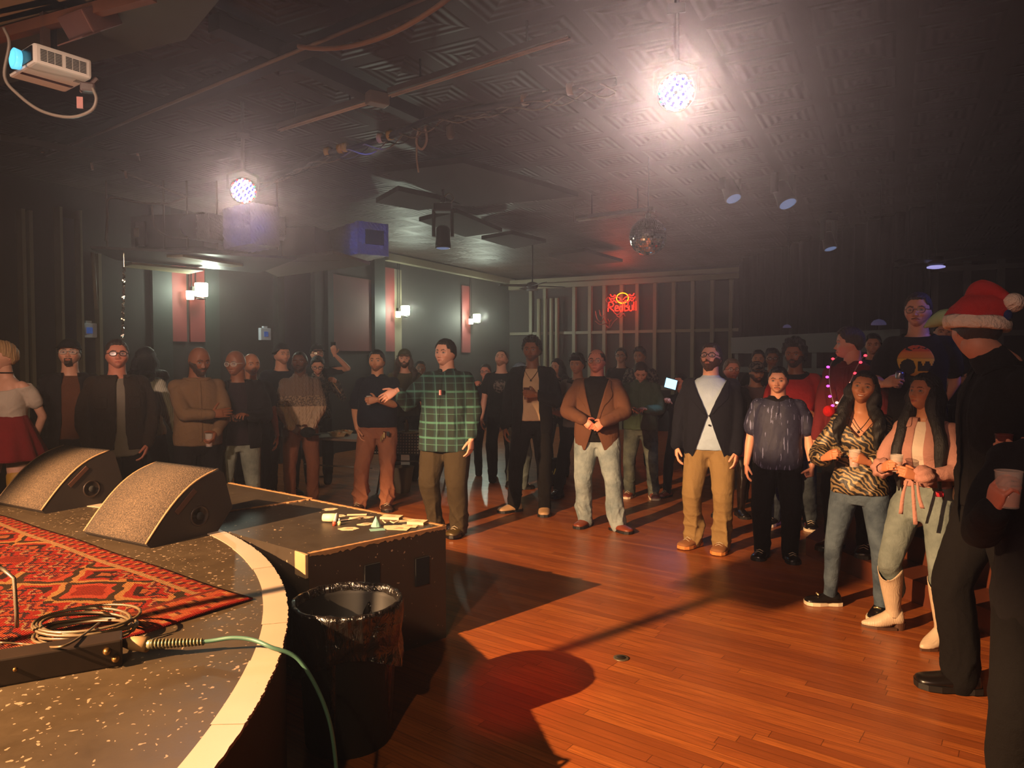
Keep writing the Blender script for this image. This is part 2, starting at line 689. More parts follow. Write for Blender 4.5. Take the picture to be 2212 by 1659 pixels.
# bar-side wall and dark masking on the right
b = MB()
b.box((7.6, 9.35, 1.55), (3.9, .12, 3.1), -KA)
S(b.obj('wall_bar', plain('bar_wall_paint', '#171a1e', .7)))
k0 = k
for i, tt in enumerate((0.02, .12, .22, .33, .44)):
    b = MB()
    px_ = Vector((5.9, 10.15, 0)) + Vector((3.4, -1.82, 0)) * tt
    b.box((px_.x, px_.y, 1.55), (.09, .16, 3.1), -KA)
    S(b.obj('trim_%d' % k, plain('grey_batten', '#3a4046', .5)))
    k += 1
for zz in (2.1, 3.0):
    b = MB()
    b.box((7.55, 9.2, zz), (3.9, .06, .07), -KA)
    S(b.obj('trim_%d' % k, MATS['grey_batten']))
    k += 1
# black drape that hides the room behind
b = MB()
pa, pb = at_y(1596, 700, 15.6), at_y(2010, 700, 9.9)
n = 90
V, Fc = [], []
for i in range(n + 1):
    t_ = i / n
    x, y = pa.x + (pb.x - pa.x) * t_, pa.y + (pb.y - pa.y) * t_
    w_ = .09 * math.sin(i * 1.25)
    for zz in (2.18, CEIL):
        V.append((x + w_ * .7, y + w_ * .7, zz))
for i in range(n):
    Fc.append((2 * i, 2 * i + 2, 2 * i + 3, 2 * i + 1))
b.add(V, Fc)
o = b.obj('stage_curtain', fabric('black_drape', '#0b0808'), smooth=True)
o.modifiers.new('thick', 'SOLIDIFY').thickness = .02
tag(o, 'long black masking curtain hanging from the ceiling right of the panelled wall', 'curtain')
b = MB()
pa, pb = at_y(1592, 742, 13.6), at_y(1960, 742, 9.6)
dv = (pb - pa)
ang = math.atan2(dv.y, dv.x)
cxy = (pa + pb) / 2
for zz, hh in ((2.0, .3), (1.55, .1)):
    b.box((cxy.x, cxy.y, zz), (dv.length, .25, hh), ang)
b.box((cxy.x, cxy.y, .5), (dv.length, .5, 1.0), ang, 1)
for t_ in (.02, .2, .38, .56, .74, .97):
    q = pa + dv * t_
    b.box((q.x, q.y, 1.0), (.12, .12, 2.0), ang)
tag(b.obj('bar_counter', [plain('bar_front', '#3d3634', .6), M_BLACK]), 'dim grey bar front with posts and a wide header under the black curtain', 'bar')

# ------------------------------------------------------------------ raised floor with steps on the right
M_STEP = plain('brown_step_wood', '#5a2c18', .45, var=.35, vs_=6, bump=.2, bs=20)
b = MB()
b.prism([(2.62, 6.3), (3.12, 4.0), (3.3, 2.6), (7.5, 2.6), (8.5, 8.6), (5.6, 10.4)], 0, .16)
S(b.obj('floor_raised_lower', M_STEP))
b = MB()
b.prism([(2.98, 6.3), (3.5, 4.0), (3.75, 2.6), (7.5, 2.6), (8.5, 8.6), (5.6, 10.4)], .1, .36)
S(b.obj('floor_raised_upper', M_STEP))

# ------------------------------------------------------------------ stage
def speckle_mat(name, base, base2, spk, sc=38, amt=.07):
    t = NT(name)
    v = t.coords()
    vo = t.n('TexVoronoi')
    t.set(vo.inputs['Vector'], t.mix(.06, v, t.noise(v, 20, 3, out=1)))
    vo.inputs['Scale'].default_value = sc
    d = vo.outputs['Distance']
    wn = t.sep(vo.outputs['Color'])
    patch = t.noise(v, 2.2, 4, .6)
    thr = t.math('MULTIPLY', t.math('MULTIPLY', wn[0], patch), amt * 10)
    m_ = t.math('LESS_THAN', d, t.math('SUBTRACT', thr, .06))
    n = t.noise(v, 5, 6, .7)
    c = t.mix(n, srgb(base), srgb(base2))
    c = t.mix(m_, c, srgb(spk))
    t.p('Base Color', c)
    t.p('Roughness', t.math('ADD', .32, t.math('MULTIPLY', n, .35)))
    t.bump(t.math('ADD', n, t.math('MULTIPLY', m_, .4)), .3, .004)
    return t.m


M_STAGE = speckle_mat('scuffed_stage_paint', '#281f15', '#4a3b26', '#84705a', 46, .075)
M_DECK = speckle_mat('scuffed_deck_paint', '#2b241d', '#3f3427', '#a58a6c', 30, .045)
SC, SR = Vector((-4.25, 1.83)), 3.49
b = MB()
poly = [(SC.x + (SR - .012) * math.cos(a), SC.y + (SR - .012) * math.sin(a)) for a in np.linspace(-PI, PI, 129)[:-1]]
b.prism(poly, 0, STZ)
o = b.obj('stage', [M_STAGE])
tag(o, 'round black-painted stage with speckled worn top', 'stage')
for p in o.data.polygons:
    p.use_smooth = False
skirt = MB()
skirt.lathe([(SR - .005, 0), (SR - .002, STZ - .012)], (SC.x, SC.y, 0), 128, cap=False)
skirt.obj('stage_skirt', M_BLACK, o, True)


def arc_strip(name, a0, a1, r0, r1, z, th, mat, parent, n=80, rag=0.):
    V, Fc = [], []
    for i in range(n + 1):
        a = a0 + (a1 - a0) * i / n
        rr = r1 + rag * (random.random() - .3)
        for r, zz in ((r0, z), (rr, z), (rr, z - th), (r0, z - th)):
            V.append((SC.x + r * math.cos(a), SC.y + r * math.sin(a), zz))
    for i in range(n):
        for j in range(4):
            Fc.append((4 * i + j, 4 * i + (j + 1) % 4, 4 * i + 4 + (j + 1) % 4, 4 * i + 4 + j))
    return mesh_np(name, V, Fc, mat, parent, False)


t = NT('worn_white_tape')
v = t.coords()
n1 = t.noise(v, 14, 5, .7)
vo = t.noise(v, 3, 2)
t.p('Base Color', t.mix(t.math('GREATER_THAN', n1, .68), t.mix(vo, srgb('#9a8672'), srgb('#b09a82')), srgb('#8b7660')))
t.p('Roughness', .45)
t.bump(n1, .3, .002)
M_TAPE = t.m
cuts = [math.radians(a) for a in (-16, 2.6, 9.5, 15.6, 22.5, 29, 36.5, 43, 50, 64, 80, 95)]
for i in range(len(cuts) - 1):
    arc_strip('edge_tape', cuts[i], cuts[i + 1] + .006, SR - .088 - .004 * (i % 2), SR + .004, STZ + .0035 + .0012 * (i % 2), .012, M_TAPE, o, 50, .006)

# deck blocks that lengthen the stage towards the hall
A_, B_, C_ = Vector((-1.087, 3.78)), Vector((-.414, 4.42)), Vector((-1.48, 5.25))
dn = (C_ - B_).normalized()
Dk = A_ + (C_ - B_)


def edge_strip(p, q, z, mat, parent, name='worn_edge'):
    n = 60
    d = (q - p)
    nn = Vector((-d.y, d.x)).normalized()
    V, Fc = [], []
    for i in range(n + 1):
        c = p + d * (i / n)
        w1, w2 = .012 + .012 * random.random(), .010 + .018 * random.random()
        for a, zz in ((-nn * .006, z - w2), (-nn * .006, z + .003), (nn * w1, z + .003), (nn * w1, z - .004)):
            V.append((c.x + a.x, c.y + a.y, zz))
    for i in range(n):
        for j in range(3):
            Fc.append((4 * i + j, 4 * i + j + 1, 4 * i + 5 + j, 4 * i + 4 + j))
    return mesh_np(name, V, Fc, mat, parent, False)


M_RAW = plain('bare_worn_wood', '#a5784c', .6, var=.35, vs_=40, bump=.4, bs=90)
# the block overlaps nothing of the round stage: clip its polygon at the rim
def outside(poly):
    out = []
    n = len(poly)
    for i in range(n):
        a, c = poly[i], poly[(i + 1) % n]
        for s_ in np.linspace(0, 1, 24, endpoint=False):
            p = a + (c - a) * s_
            r = (p - SC)
            if r.length < SR + .006:
                p = SC + r.normalized() * (SR + .006)
            out.append((p.x, p.y))
    return out


b = MB()
E_ = A_ + (Dk - A_) * .8
b.prism(outside([A_, B_, C_, Dk]), 0, STZ - .004)
dk = b.obj('stage_deck', [M_DECK])
tag(dk, 'black wooden deck block in front of the round stage with paper cards on top', 'stage deck')
edge_strip(A_, B_, STZ - .003, M_RAW, dk)
edge_strip(B_, C_, STZ - .003, M_RAW, dk)
b = MB()
rz = math.atan2((B_ - A_).y, (B_ - A_).x)
# bare corner block and hand holes
nrm = Vector(((B_ - A_).y, -(B_ - A_).x)).normalized()
perp = (Dk - A_).normalized()
cc = A_ + perp * .05 - perp * 0
b.box((A_.x + perp.x * .06 - nrm.x * 0 - (B_ - A_).normalized().x * .004, A_.y + perp.y * .06 - (B_ - A_).normalized().y * .004, STZ - .07), (.02, .12, .13), rz, bev=.004)
b.obj('corner_block', plain('bare_corner_wood', '#a08660', .6, var=.2), dk)
for s_, zz, hh in ((.42, .5, .15), (.8, .46, .17)):
    p = A_ + (B_ - A_) * s_ + nrm * .004
    b = MB().box((p.x, p.y, zz), (.1, .012, hh), rz)
    b.obj('hand_hole', plain('hand_hole_black', '#040303', .9, var=0), dk)
b = MB()
F_ = Vector((-2.37, 5.93))
G_ = F_ + (Dk - C_) * 1.0
gap = dn * .015
b.prism(outside([Dk + gap, C_ + gap, F_, G_]), 0, STZ)
dk2 = b.obj('stage_deck', [M_DECK])
tag(dk2, 'black wooden deck block beyond the seam, behind the second floor monitor', 'stage deck')
edge_strip(C_ + gap, Dk + gap, STZ + .001, M_RAW, dk2)
edge_strip(F_, C_ + gap, STZ + .001, M_RAW, dk2)


# rug
def rug_mat():
    t = NT('kilim_rug')
    v = t.coords()
    x, y, z = t.sep(v)
    nz = t.noise(v, 9, 2)
    yy = t.math('ADD', y, t.math('MULTIPLY', nz, .10))
    # stepped diamonds and zig-zags
    def frac(a, p_): return t.math('FRACT', t.math('DIVIDE', a, p_))
    fx = t.math('ABSOLUTE', t.math('SUBTRACT', frac(x, .42), .5))
    fy = t.math('ABSOLUTE', t.math('SUBTRACT', frac(yy, .30), .5))
    q = t.math('SNAP', t.math('ADD', fx, fy), .125)
    c = t.ramp(q, [(0, '#8f2a1c'), (.13, '#c24a34'), (.3, '#3a3020'), (.45, '#c98a50'), (.58, '#a83224'), (.72, '#2a1c1c'), (.86, '#b0643a')], 'CONSTANT')
    zz = t.math('ABSOLUTE', t.math('SUBTRACT', frac(x, .12), .5))
    st = t.math('FRACT', t.math('ADD', t.math('MULTIPLY', yy, 9), t.math('SNAP', zz, .125)))
    c2 = t.ramp(st, [(0, '#a8281e'), (.3, '#b98a5e'), (.42, '#5a2028'), (.62, '#c4502e'), (.82, '#33222c')], 'CONSTANT')
    pick = t.math('GREATER_THAN', t.noise(v, 2.4, 2), .52)
    c = t.mix(pick, c, c2)
    # borders: long side lines at y
    d = t.math('ABSOLUTE', y)
    for p0, w_, colr in ((.0, .30, None), ):
        pass
    side = t.math('GREATER_THAN', y, .36)          # border towards the hall
    bc = t.ramp(t.math('FRACT', t.math('ADD', t.math('MULTIPLY', x, 8), t.math('MULTIPLY', t.math('SNAP', y, .03), 22))), [(0, '#b03a28'), (.45, '#8a2420'), (.6, '#c27a48'), (.8, '#4a2426')], 'CONSTANT')
    c = t.mix(side, c, bc)
    line = t.math('LESS_THAN', t.math('ABSOLUTE', t.math('SUBTRACT', y, .36)), .016)
    c = t.mix(line, c, srgb('#b89060'))
    endb = t.math('GREATER_THAN', x, .62)
    ec = t.ramp(t.math('FRACT', t.math('ADD', t.math('MULTIPLY', y, 6), t.math('MULTIPLY', t.math('SNAP', x, .04), 9))), [(0, '#c4603a'), (.5, '#b4402c'), (.75, '#cf8a56'), (.9, '#5a3028')], 'CONSTANT')
    c = t.mix(endb, c, ec)
    l2 = t.math('LESS_THAN', t.math('ABSOLUTE', t.math('SUBTRACT', x, .62)), .014)
    c = t.mix(l2, c, srgb('#7a3426'))
    l3 = t.math('GREATER_THAN', x, .835)
    c = t.mix(l3, c, srgb('#a5241c'))
    wear = t.noise(v, 60, 4, .7)
    c = t.mix(t.math('MULTIPLY', wear, .85), c, srgb('#33201a'))
    t.p('Base Color', t.mix(1.0, c, (.58, .52, .50), 'MULTIPLY'))
    t.p('Roughness', .95)
    t.p('Specular IOR Level', .05)
    w2 = t.math('SINE', t.math('MULTIPLY', y, 900))
    t.bump(t.math('ADD', t.math('MULTIPLY', w2, .3), wear), .6, .006)
    return t.m


tip = Vector((-1.117, 3.04))
u_ = Vector((-.81, .586)).normalized()          # along the hall-side edge, away from the tip
v_ = Vector((-.586, -.81)).normalized()
# rug frame: local +x points back to the tip end, local +y towards the hall
RL, RW = 3.3, 1.15
cen = tip + u_ * (RL / 2) + v_ * (RW / 2)
nx, ny = 120, 50
V, Fc = [], []
for i in range(nx + 1):
    for j in range(ny + 1):
        x, y = -RL / 2 + RL * i / nx, -RW / 2 + RW * j / ny
        zz = .010 + .003 * math.sin(x * 7 + y * 3) + .003 * math.sin(y * 13 - x * 2)
        V.append((x, y, zz))
for i in range(nx):
    for j in range(ny):
        a = i * (ny + 1) + j
        Fc.append((a, a + ny + 1, a + ny + 2, a + 1))
rug = mesh_np('rug', V, Fc, rug_mat(), None, True)
rug.location = (cen.x, cen.y, STZ + .001)
rug.rotation_euler = (0, 0, math.atan2(-u_.y, -u_.x))
sm = rug.modifiers.new('t', 'SOLIDIFY')
sm.thickness = .008
tag(rug, 'red and orange patterned kilim rug lying on the round stage', 'rug')
# texture frame shift so that the end border sits at x>.62 in object space
for nd in rug.data.materials[0].node_tree.nodes:
    if nd.type == 'MAPPING':
        nd.inputs['Location'].default_value = (-(RL / 2 - .86), -.10, 0)


# floor monitors
def grille_mat():
    t = NT('foam_grille')
    v = t.coords()
    n = t.noise(v, 130, 2, .6)
    t.p('Base Color', t.ramp(n, [(.32, '#2c2116'), (.5, '#46382a'), (.68, '#64503c')]))
    t.p('Roughness', .9)
    t.bump(n, .9, .008)
    return t.m


M_GRILL = grille_mat()
M_CAB = plain('black_cabinet', '#1d1512', .55, var=.15, vs_=20, bump=.25, bs=300)


def monitor(fl_, dirw, label):
    """fl_: near left bottom corner, width direction dirw; wedge with a bowed grille"""
    W_, Dp, H_ = .60, .56, .37
    t = empty('floor_monitor', (fl_.x, fl_.y, STZ), math.atan2(dirw.y, dirw.x))
    tag(t, label, 'floor monitor', 'floor monitors on the round stage')
    # profile in (y, z), y = back
    prof = [(0.0, .02), (.02, .0), (.45, .0), (Dp, .13), (Dp - .06, H_ - .02), (Dp - .09, H_)]
    arc = []
    for i in range(13):
        s_ = i / 12
        y = (Dp - .09) + (0 - (Dp - .09)) * s_
        z = H_ + (.02 - H_) * s_ + .075 * math.sin(PI * s_)
        arc.append((y, z))
    pr = prof[:5] + arc[:-1]
    n = len(pr)
    V = [(0, y, z) for y, z in pr] + [(W_, y, z) for y, z in pr]
    Fc = [tuple(range(n)), tuple(range(n, 2 * n))[::-1]] + [(i, n + i, n + (i + 1) % n, (i + 1) % n) for i in range(n)]
    mesh_np('cabinet', V, Fc, M_CAB, t, False)
    # grille sheet, slightly proud
    V, Fc = [], []
    for i, (y, z) in enumerate(arc):
        nv = Vector((-.62, .78))
        for x in (.012, W_ - .012):
            V.append((x, y + nv.x * .008, z + nv.y * .008))
    for i in range(len(arc) - 1):
        Fc.append((2 * i, 2 * i + 1, 2 * i + 3, 2 * i + 2))
    g = mesh_np('grille', V, Fc, M_GRILL, t, True)
    g.modifiers.new('t', 'SOLIDIFY').thickness = .006
    for x in (.004, W_ - .004):
        b = MB()
        b.tube([(x, y - .006, z + .008) for y, z in arc], .006, 6)
        b.obj('grille_edge', plain('worn_edge_tan', '#8a6c4a', .6), t, True)
    # handle slot and jack cup on the right cheek
    hs = MB()
    M4 = Matrix.Translation((W_ + .001, .24, .22)) @ Matrix.Rotation(math.radians(42), 4, 'X')
    hs.box((0, 0, 0), (.008, .17, .032), M4=M4, bev=.003)
    hs.obj('handle', plain('handle_brown', '#3a1f14', .5), t)
    jc = MB()
    jc.lathe([(.062, 0), (.062, .004), (.05, .004), (.045, -.01)], n=24, M4=Matrix.Translation((W_, .33, .12)) @ Matrix.Rotation(PI / 2, 4, 'Y'))
    jc.obj('jack_plate', plain('jack_plate', '#2c211c', .4, .3), t, True)
    jd = MB()
    jd.lathe([(.022, 0), (.022, .007)], n=16, M4=Matrix.Translation((W_, .33, .12)) @ Matrix.Rotation(PI / 2, 4, 'Y'))
    jd.obj('jack_hole', MATS['hand_hole_black'], t, True)
    return t


dw = Vector((.525, -.30)).normalized()
monitor(Vector((-2.515, 4.16)), dw, 'black wedge floor monitor with tan grille, nearer the round rim and the deck block')
monitor(Vector((-3.66, 5.03)), dw, 'black wedge floor monitor with dim brown grille, at the left edge')

# low pedal rail on the stage, with knobs
pr_ = at_z(265, 1438, STZ)
pl_ = at_z(-60, 1496, STZ)
d_ = (Vector((pr_.x - pl_.x, pr_.y - pl_.y)))
rail = empty('power_strip', (pr_.x, pr_.y, STZ), math.atan2(d_.y, d_.x))
tag(rail, 'long dark metal strip box with brass knobs on the near stage', 'power strip')
MB().box((-.35, .05, .045), (.70, .10, .09), bev=.006).obj('housing', plain('brown_black_metal', '#2a1d14', .5, .3, var=.3, vs_=20), rail)
for x in (-.02, -.045):
    MB().lathe([(.011, 0), (.013, .006), (.008, .02)], n=14, M4=Matrix.Translation((x, .0, .03 + (x + .02) * -1.2)) @ Matrix.Rotation(PI / 2, 4, 'X')).obj('knob', plain('brass_knob', '#8d6a3a', .35, .9), rail, True)
for x in (-.30, -.40):
    MB().lathe([(.007, 0), (.006, .006)], n=12, M4=Matrix.Translation((x, .0, .05)) @ Matrix.Rotation(PI / 2, 4, 'X')).obj('screw', MATS['brass_knob'], rail, True)

# coiled cable
c0 = at_z(185, 1365, STZ + .03)
b = MB()
pts = []
for i in range(0, 8 * 26):
    a = 2 * PI * i / 26
    k_ = i // 26
    R_ = .135 + .012 * math.sin(k_ * 2.1)
    pts.append((c0.x + R_ * 1.25 * math.cos(a) + .01 * math.sin(k_ * 3), c0.y + R_ * .8 * math.sin(a) + .012 * math.cos(k_ * 1.7), STZ + .03 + .007 * k_ + .012 * math.sin(a + k_)))
b.tube(pts, .0055, 7)
cc_ = b.obj('coiled_cable', plain('tan_black_cable', '#5a4a34', .4, var=.6, vs_=12), smooth=True)
tag(cc_, 'coil of thin dark cable lying on the rug corner', 'cable')
b = MB()
P_ = [at_z(0, 1388, STZ + .03), at_z(60, 1392, STZ + .02), at_z(120, 1398, STZ + .1), at_z(160, 1385, STZ + .1), at_z(215, 1345, STZ + .08)]
b.tube(smooth_path(P_), .004, 6)
tag(b.obj('loose_cable', MATS['tan_black_cable'], smooth=True), 'thin loose cable running from the left edge to the cable coil', 'cable')
# small stand foot at far left
b = MB()
q = at_z(38, 1410, STZ)
b.tube([(q.x, q.y, STZ + .09), (q.x, q.y + .0, STZ + .14), (q.x - .02, q.y + .02, STZ + .26), (q.x - .1, q.y + .05, STZ + .30)], .007, 8)
tag(b.obj('gooseneck', plain('grey_gooseneck', '#6b6054', .4, .5), smooth=True), 'bent grey gooseneck rising beside the power strip at the left edge', 'gooseneck')

# plug and green cable over the rim
pg = empty('green_cable', at_z(300, 1392, STZ + .03))
tag(pg, 'pale green cable with a tan plug running over the stage rim to the floor', 'cable')
o0 = pg.location


def loc_(p): return Vector(p) - o0


p0, p1, p2 = at_z(262, 1388, STZ + .05), at_z(318, 1392, STZ + .05), at_z(440, 1386, STZ + .04)
MB().tube([loc_(p0), loc_(p0 + (p1 - p0) * .45), loc_(p1)], [.012, .024, .027], 14).obj('plug', plain('tan_plug', '#9a7a54', .45), pg, True)
b = MB()
b.tube([loc_(p1), loc_(p1 + (p2 - p1) * .12)], [.02, .016], 12)
pts = []
for i in range(150):
    s_ = i / 149
    c = p1 + (p2 - p1) * (.08 + .92 * s_)
    a = 2 * PI * i / 10
    r_ = .016 - .006 * s_
    pts.append(loc_(c + Vector((0, math.cos(a) * r_, math.sin(a) * r_))))
b.tube(pts, .0035, 5)
b.obj('strain_relief_spring', plain('spring_metal', '#8b8466', .4, .6), pg, True)
path = [p1, p2, at_z(500, 1378, STZ + .05), at_z(545, 1382, STZ + .045), at_z(585, 1398, STZ + .03)]
# leaves the rim and falls to the floor
rim = path[-1]
out = Vector((rim.x - SC.x, rim.y - SC.y, 0)).normalized()
path += [rim + out * .10 + Vector((0, 0, -.06)), rim + out * .20 + Vector((0, -.03, -.25)), rim + out * .235 + Vector((0, -.05, -.5)), rim + out * .24 + Vector((0, -.1, -.735)), rim + out * .30 + Vector((.0, -.4, -.735))]
path[-1].z = .01
path[-2].z = .02
MB().tube([loc_(p) for p in smooth_path(path, 10)], .0075, 8).obj('cord', plain('pale_green_rubber', '#456a5c', .45, var=.1), pg, True)

# paper cards, cup, markers on the deck block
M_CARD = plain('kraft_card', '#d8b890', .8, var=.1, vs_=30)
M_INK = plain('card_ink', '#4a3424', .8)


def card(px, py, w_, h_, rz, label, shape='rect', th=.002, ink=True, mat=None, zb=0):
    p = at_z(px, py, STZ)
    t = empty('paper_card', (p.x, p.y, STZ - .004 + zb), rz)
    tag(t, label, 'paper card', 'paper cards spread on the deck block')
    if shape == 'hex':
        poly = [(math.cos(a) * w_ / 2, math.sin(a) * h_ / 2) for a in np.linspace(0, 2 * PI, 7)[:-1]]
    elif shape == 'rag':
        poly = [(math.cos(a) * w_ / 2 * (1 + .12 * math.sin(a * 5)), math.sin(a) * h_ / 2 * (1 + .15 * math.cos(a * 4))) for a in np.linspace(0, 2 * PI, 15)[:-1]]
    else:
        poly = [(-w_ / 2, -h_ / 2), (w_ / 2, -h_ / 2), (w_ / 2, h_ / 2), (-w_ / 2, h_ / 2)]
    MB().prism(poly, .0, th).obj('card', mat or M_CARD, t)
    if ink:
        b = MB()
        for i in range(3):
            b.box((.003 * i, (i - 1) * h_ * .16, th + .0004), (w_ * .45 - .01 * i, h_ * .04, .0006))
        b.obj('writing', M_INK, t)
    return t


R_ = math.radians
card(713, 1099, .11, .075, R_(15), 'octagonal pale card, the farthest one at the left', 'hex')
card(734, 1113, .085, .06, R_(-20), 'small ragged card just right of the octagonal one', 'rag')
card(771, 1111, .13, .03, R_(6), 'narrow folded card strip lying behind the card with dark print', 'rect', .004, False)
card(781, 1117, .16, .06, R_(10), 'long card covered in dark scribbled print', 'rag', .003)
card(846, 1118, .13, .085, R_(-12), 'stack of square cards nearest the plaid shirt man', 'rect', .014)
card(790, 1131, .11, .06, R_(20), 'torn pale card left of the teal papers', 'rag')
card(753, 1141, .13, .09, R_(5), 'large hexagonal card nearest the bare deck edge', 'hex')
card(873, 1124, .12, .06, R_(25), 'thin pointed card between the two card stacks', 'hex')
card(902, 1129, .11, .085, R_(-14), 'stack of cards at the right corner of the deck block', 'rect', .016)
card(850, 1137, .12, .08, R_(8), 'square card left of the overlapping pair in front', 'rect')
card(862, 1141, .13, .09, R_(-10), 'square card overlapping its neighbours in the front row', 'rect', .002, True, None, .003)
card(884, 1137, .10, .07, R_(-6), 'smaller square card at the right end of the front row', 'rect', .002, True, None, .006)
card(815, 1143, .09, .055, R_(20), 'teal printed card in front of the teal wrapper', 'rect', .002, False, plain('teal_paper', '#79a69a', .7))
b = MB()
pts = smooth_path([at_z(825, 1124, STZ), at_z(832, 1130, STZ + .02), at_z(840, 1126, STZ), at_z(850, 1130, STZ + .012), at_z(862, 1127, STZ)], 6)
V, Fc = [], []
for p in pts:
    V += [p + Vector((0, 0, .0)), p + Vector((0, .028, .001))]
for i in range(len(pts) - 1):
    Fc.append((2 * i, 2 * i + 2, 2 * i + 3, 2 * i + 1))
o = mesh_np('paper_ribbon', V, Fc, M_CARD, None, True)
o.modifiers.new('t', 'SOLIDIFY').thickness = .001
tag(o, 'curled strip of pale paper between the teal wrapper and the card stacks', 'paper strip')
# teal wrapper
b = MB()
q = at_z(812, 1136, STZ)
random.seed(3)
V = []
n = 9
for i in range(n):
    a = 2 * PI * i / n
    V.append((.03 * math.cos(a) * (1 + .3 * random.random()), .022 * math.sin(a), 0))
for i in range(n):
    a = 2 * PI * i / n + .2
    V.append((.018 * math.cos(a), .013 * math.sin(a) * (1 + .6 * random.random()), .03))
V.append((.0, .004, .065))
Fc = [tuple(range(n))[::-1]] + [(i, (i + 1) % n, n + (i + 1) % n, n + i) for i in range(n)] + [(n + i, n + (i + 1) % n, 2 * n) for i in range(n)]
o = mesh_np('wrapper', V, Fc, MATS['teal_paper'], None, False)
o.location = (q.x, q.y, STZ - .004)
tag(o, 'crumpled teal and white paper wrapper standing among the cards', 'wrapper')
# tin cup lying and markers
q = at_z(713, 1127, STZ)
t = empty('drink_cup', (q.x, q.y, STZ + .026), R_(-8))
tag(t, 'short cream paper cup lying on its side at the left of the cards', 'cup')
MB().lathe([(.024, -.045), (.03, .045), (.028, .045), (.022, -.04)], n=24, M4=Matrix.Rotation(PI / 2, 4, 'Y')).obj('cup_body', plain('cream_paper', '#e2cfa4', .6), t, True)
MB().lathe([(.031, .043), (.031, .048)], n=24, M4=Matrix.Rotation(PI / 2, 4, 'Y')).obj('rim', M_WHITE, t, True)
for px, py, colr, nm in ((722, 1134, '#b2462e', 'red'), (733, 1133, '#d8d08c', 'pale yellow')):
    q = at_z(px, py, STZ)
    t = empty('bottle', (q.x, q.y, STZ - .004))
    tag(t, 'tiny %s squeeze bottle beside the cream cup' % nm, 'bottle')
    MB().lathe([(.011, 0), (.012, .02), (.006, .026)], n=14).obj('bottle_body', plain(nm.replace(' ', '_') + '_bottle', colr, .5), t, True)
    MB().lathe([(.005, .026), (.003, .042)], n=10).obj('cap', M_WHITE, t, True)
b = MB()
b.tube([at_z(735, 1124, STZ + .004), at_z(785, 1118, STZ + .004)], .004, 8)
tag(b.obj('stick', M_CARD, smooth=True), 'slim pale stick lying between the cup and the printed card', 'stick')

# trash can with a black liner
tc = empty('trash_can', (-.755, 3.24, 0))
tag(tc, 'round black trash can lined with a shiny black bag beside the stage', 'trash can')
MB().lathe([(.19, 0), (.195, .01), (.225, .6), (.245, .62), (.245, .63), (.235, .63), (.215, .6), (.185, .03), (0.001, .03)], n=48, cap=False).obj('bin_body', M_BLACK, tc, True)
V, Fc = [], []
na, nr = 150, 26
random.seed(11)
ph = [random.random() * 6.28 for _ in range(12)]
for i in range(na):
    a = 2 * PI * i / na
    fold = sum(math.sin(a * k_ + ph[k_ % 12]) / (1 + .12 * k_) for k_ in (5, 9, 14, 22, 31))
    for j in range(nr):
        s_ = j / (nr - 1)
        if s_ < .45:                        # outside flap, from its hem up to the rim
            q = s_ / .45
            drop = .25 + .06 * math.sin(a * 2 + 1)
            z = .64 - drop * (1 - q)
            r = .256 - .012 * (1 - q) + .010 * fold * (1 - q) ** .5 + .012 * math.sin(a * 3 + 9 * (1 - q)) * (1 - q)
        elif s_ < .55:
            q = (s_ - .45) / .1
            r = .256 - .03 * q
            z = .645 + .006 * math.sin(PI * q) + .003 * fold
        else:
            q = (s_ - .55) / .45
            r = .226 - .045 * q + .012 * fold * min(1, q * 3)
            z = .64 - .55 * q
        V.append((r * math.cos(a), r * math.sin(a), z))
for i in range(na):
    for j in range(nr - 1):
        i2 = (i + 1) % na
        Fc.append((i * nr + j, i2 * nr + j, i2 * nr + j + 1, i * nr + j + 1))
t = NT('black_bin_liner')
v = t.coords()
t.p('Base Color', srgb('#14100e'))
t.p('Roughness', .22)
t.p('Specular IOR Level', .9)
t.bump(t.noise(t.coords(scale=(1, 1, .35)), 16, 4, .6, dist=1.2), .9, .03)
mesh_np('bin_liner', V, Fc, t.m, tc, True)

# floor drain cap
q = at_z(1342, 1422, 0)
t = empty('floor_drain', (q.x, q.y, .001))
tag(t, 'small round metal cap set in the orange-lit floorboards', 'floor cap')
MB().lathe([(.046, 0), (.046, .003), (.036, .004)], n=28).obj('ring', plain('worn_steel', '#8a7c66', .4, .8), t, True)
MB().lathe([(.03, 0), (.028, .005)], n=24).obj('cap', plain('drain_dark', '#3a3026', .4, .6), t, True)
# ------------------------------------------------------------------ things under the ceiling
random.seed(5)
M_DK = plain('dark_rig_paint', '#14110f', .5, .2, var=.2)
M_FOIL_T = NT('crinkled_foil')
v = M_FOIL_T.coords(scale=(1, 1, .45))
M_FOIL_T.p('Base Color', srgb('#b8b8b8'))
M_FOIL_T.p('Metallic', 1.0)
M_FOIL_T.p('Roughness', .34)
M_FOIL_T.bump(M_FOIL_T.noise(v, 22, 5, .7, dist=1.5), 1.0, .06)
M_FOIL = M_FOIL_T.m
M_CABLE = plain('grey_cable', '#6d645a', .5, var=.1)
M_CABLEW = plain('white_cable', '#c4beb4', .45, var=.1)
M_LEDW = plain('white_led', '#ffffff', .4, var=0, emit='#ffffff', es=3)
M_LEDB = plain('violet_led', '#6a6af0', .4, var=0, emit='#5a58e8', es=.8)
M_LEDR = plain('red_led', '#ff3030', .4, var=0, emit='#ff2020', es=3)
M_LEDG = plain('green_led', '#30e060', .4, var=0, emit='#20e060', es=2)


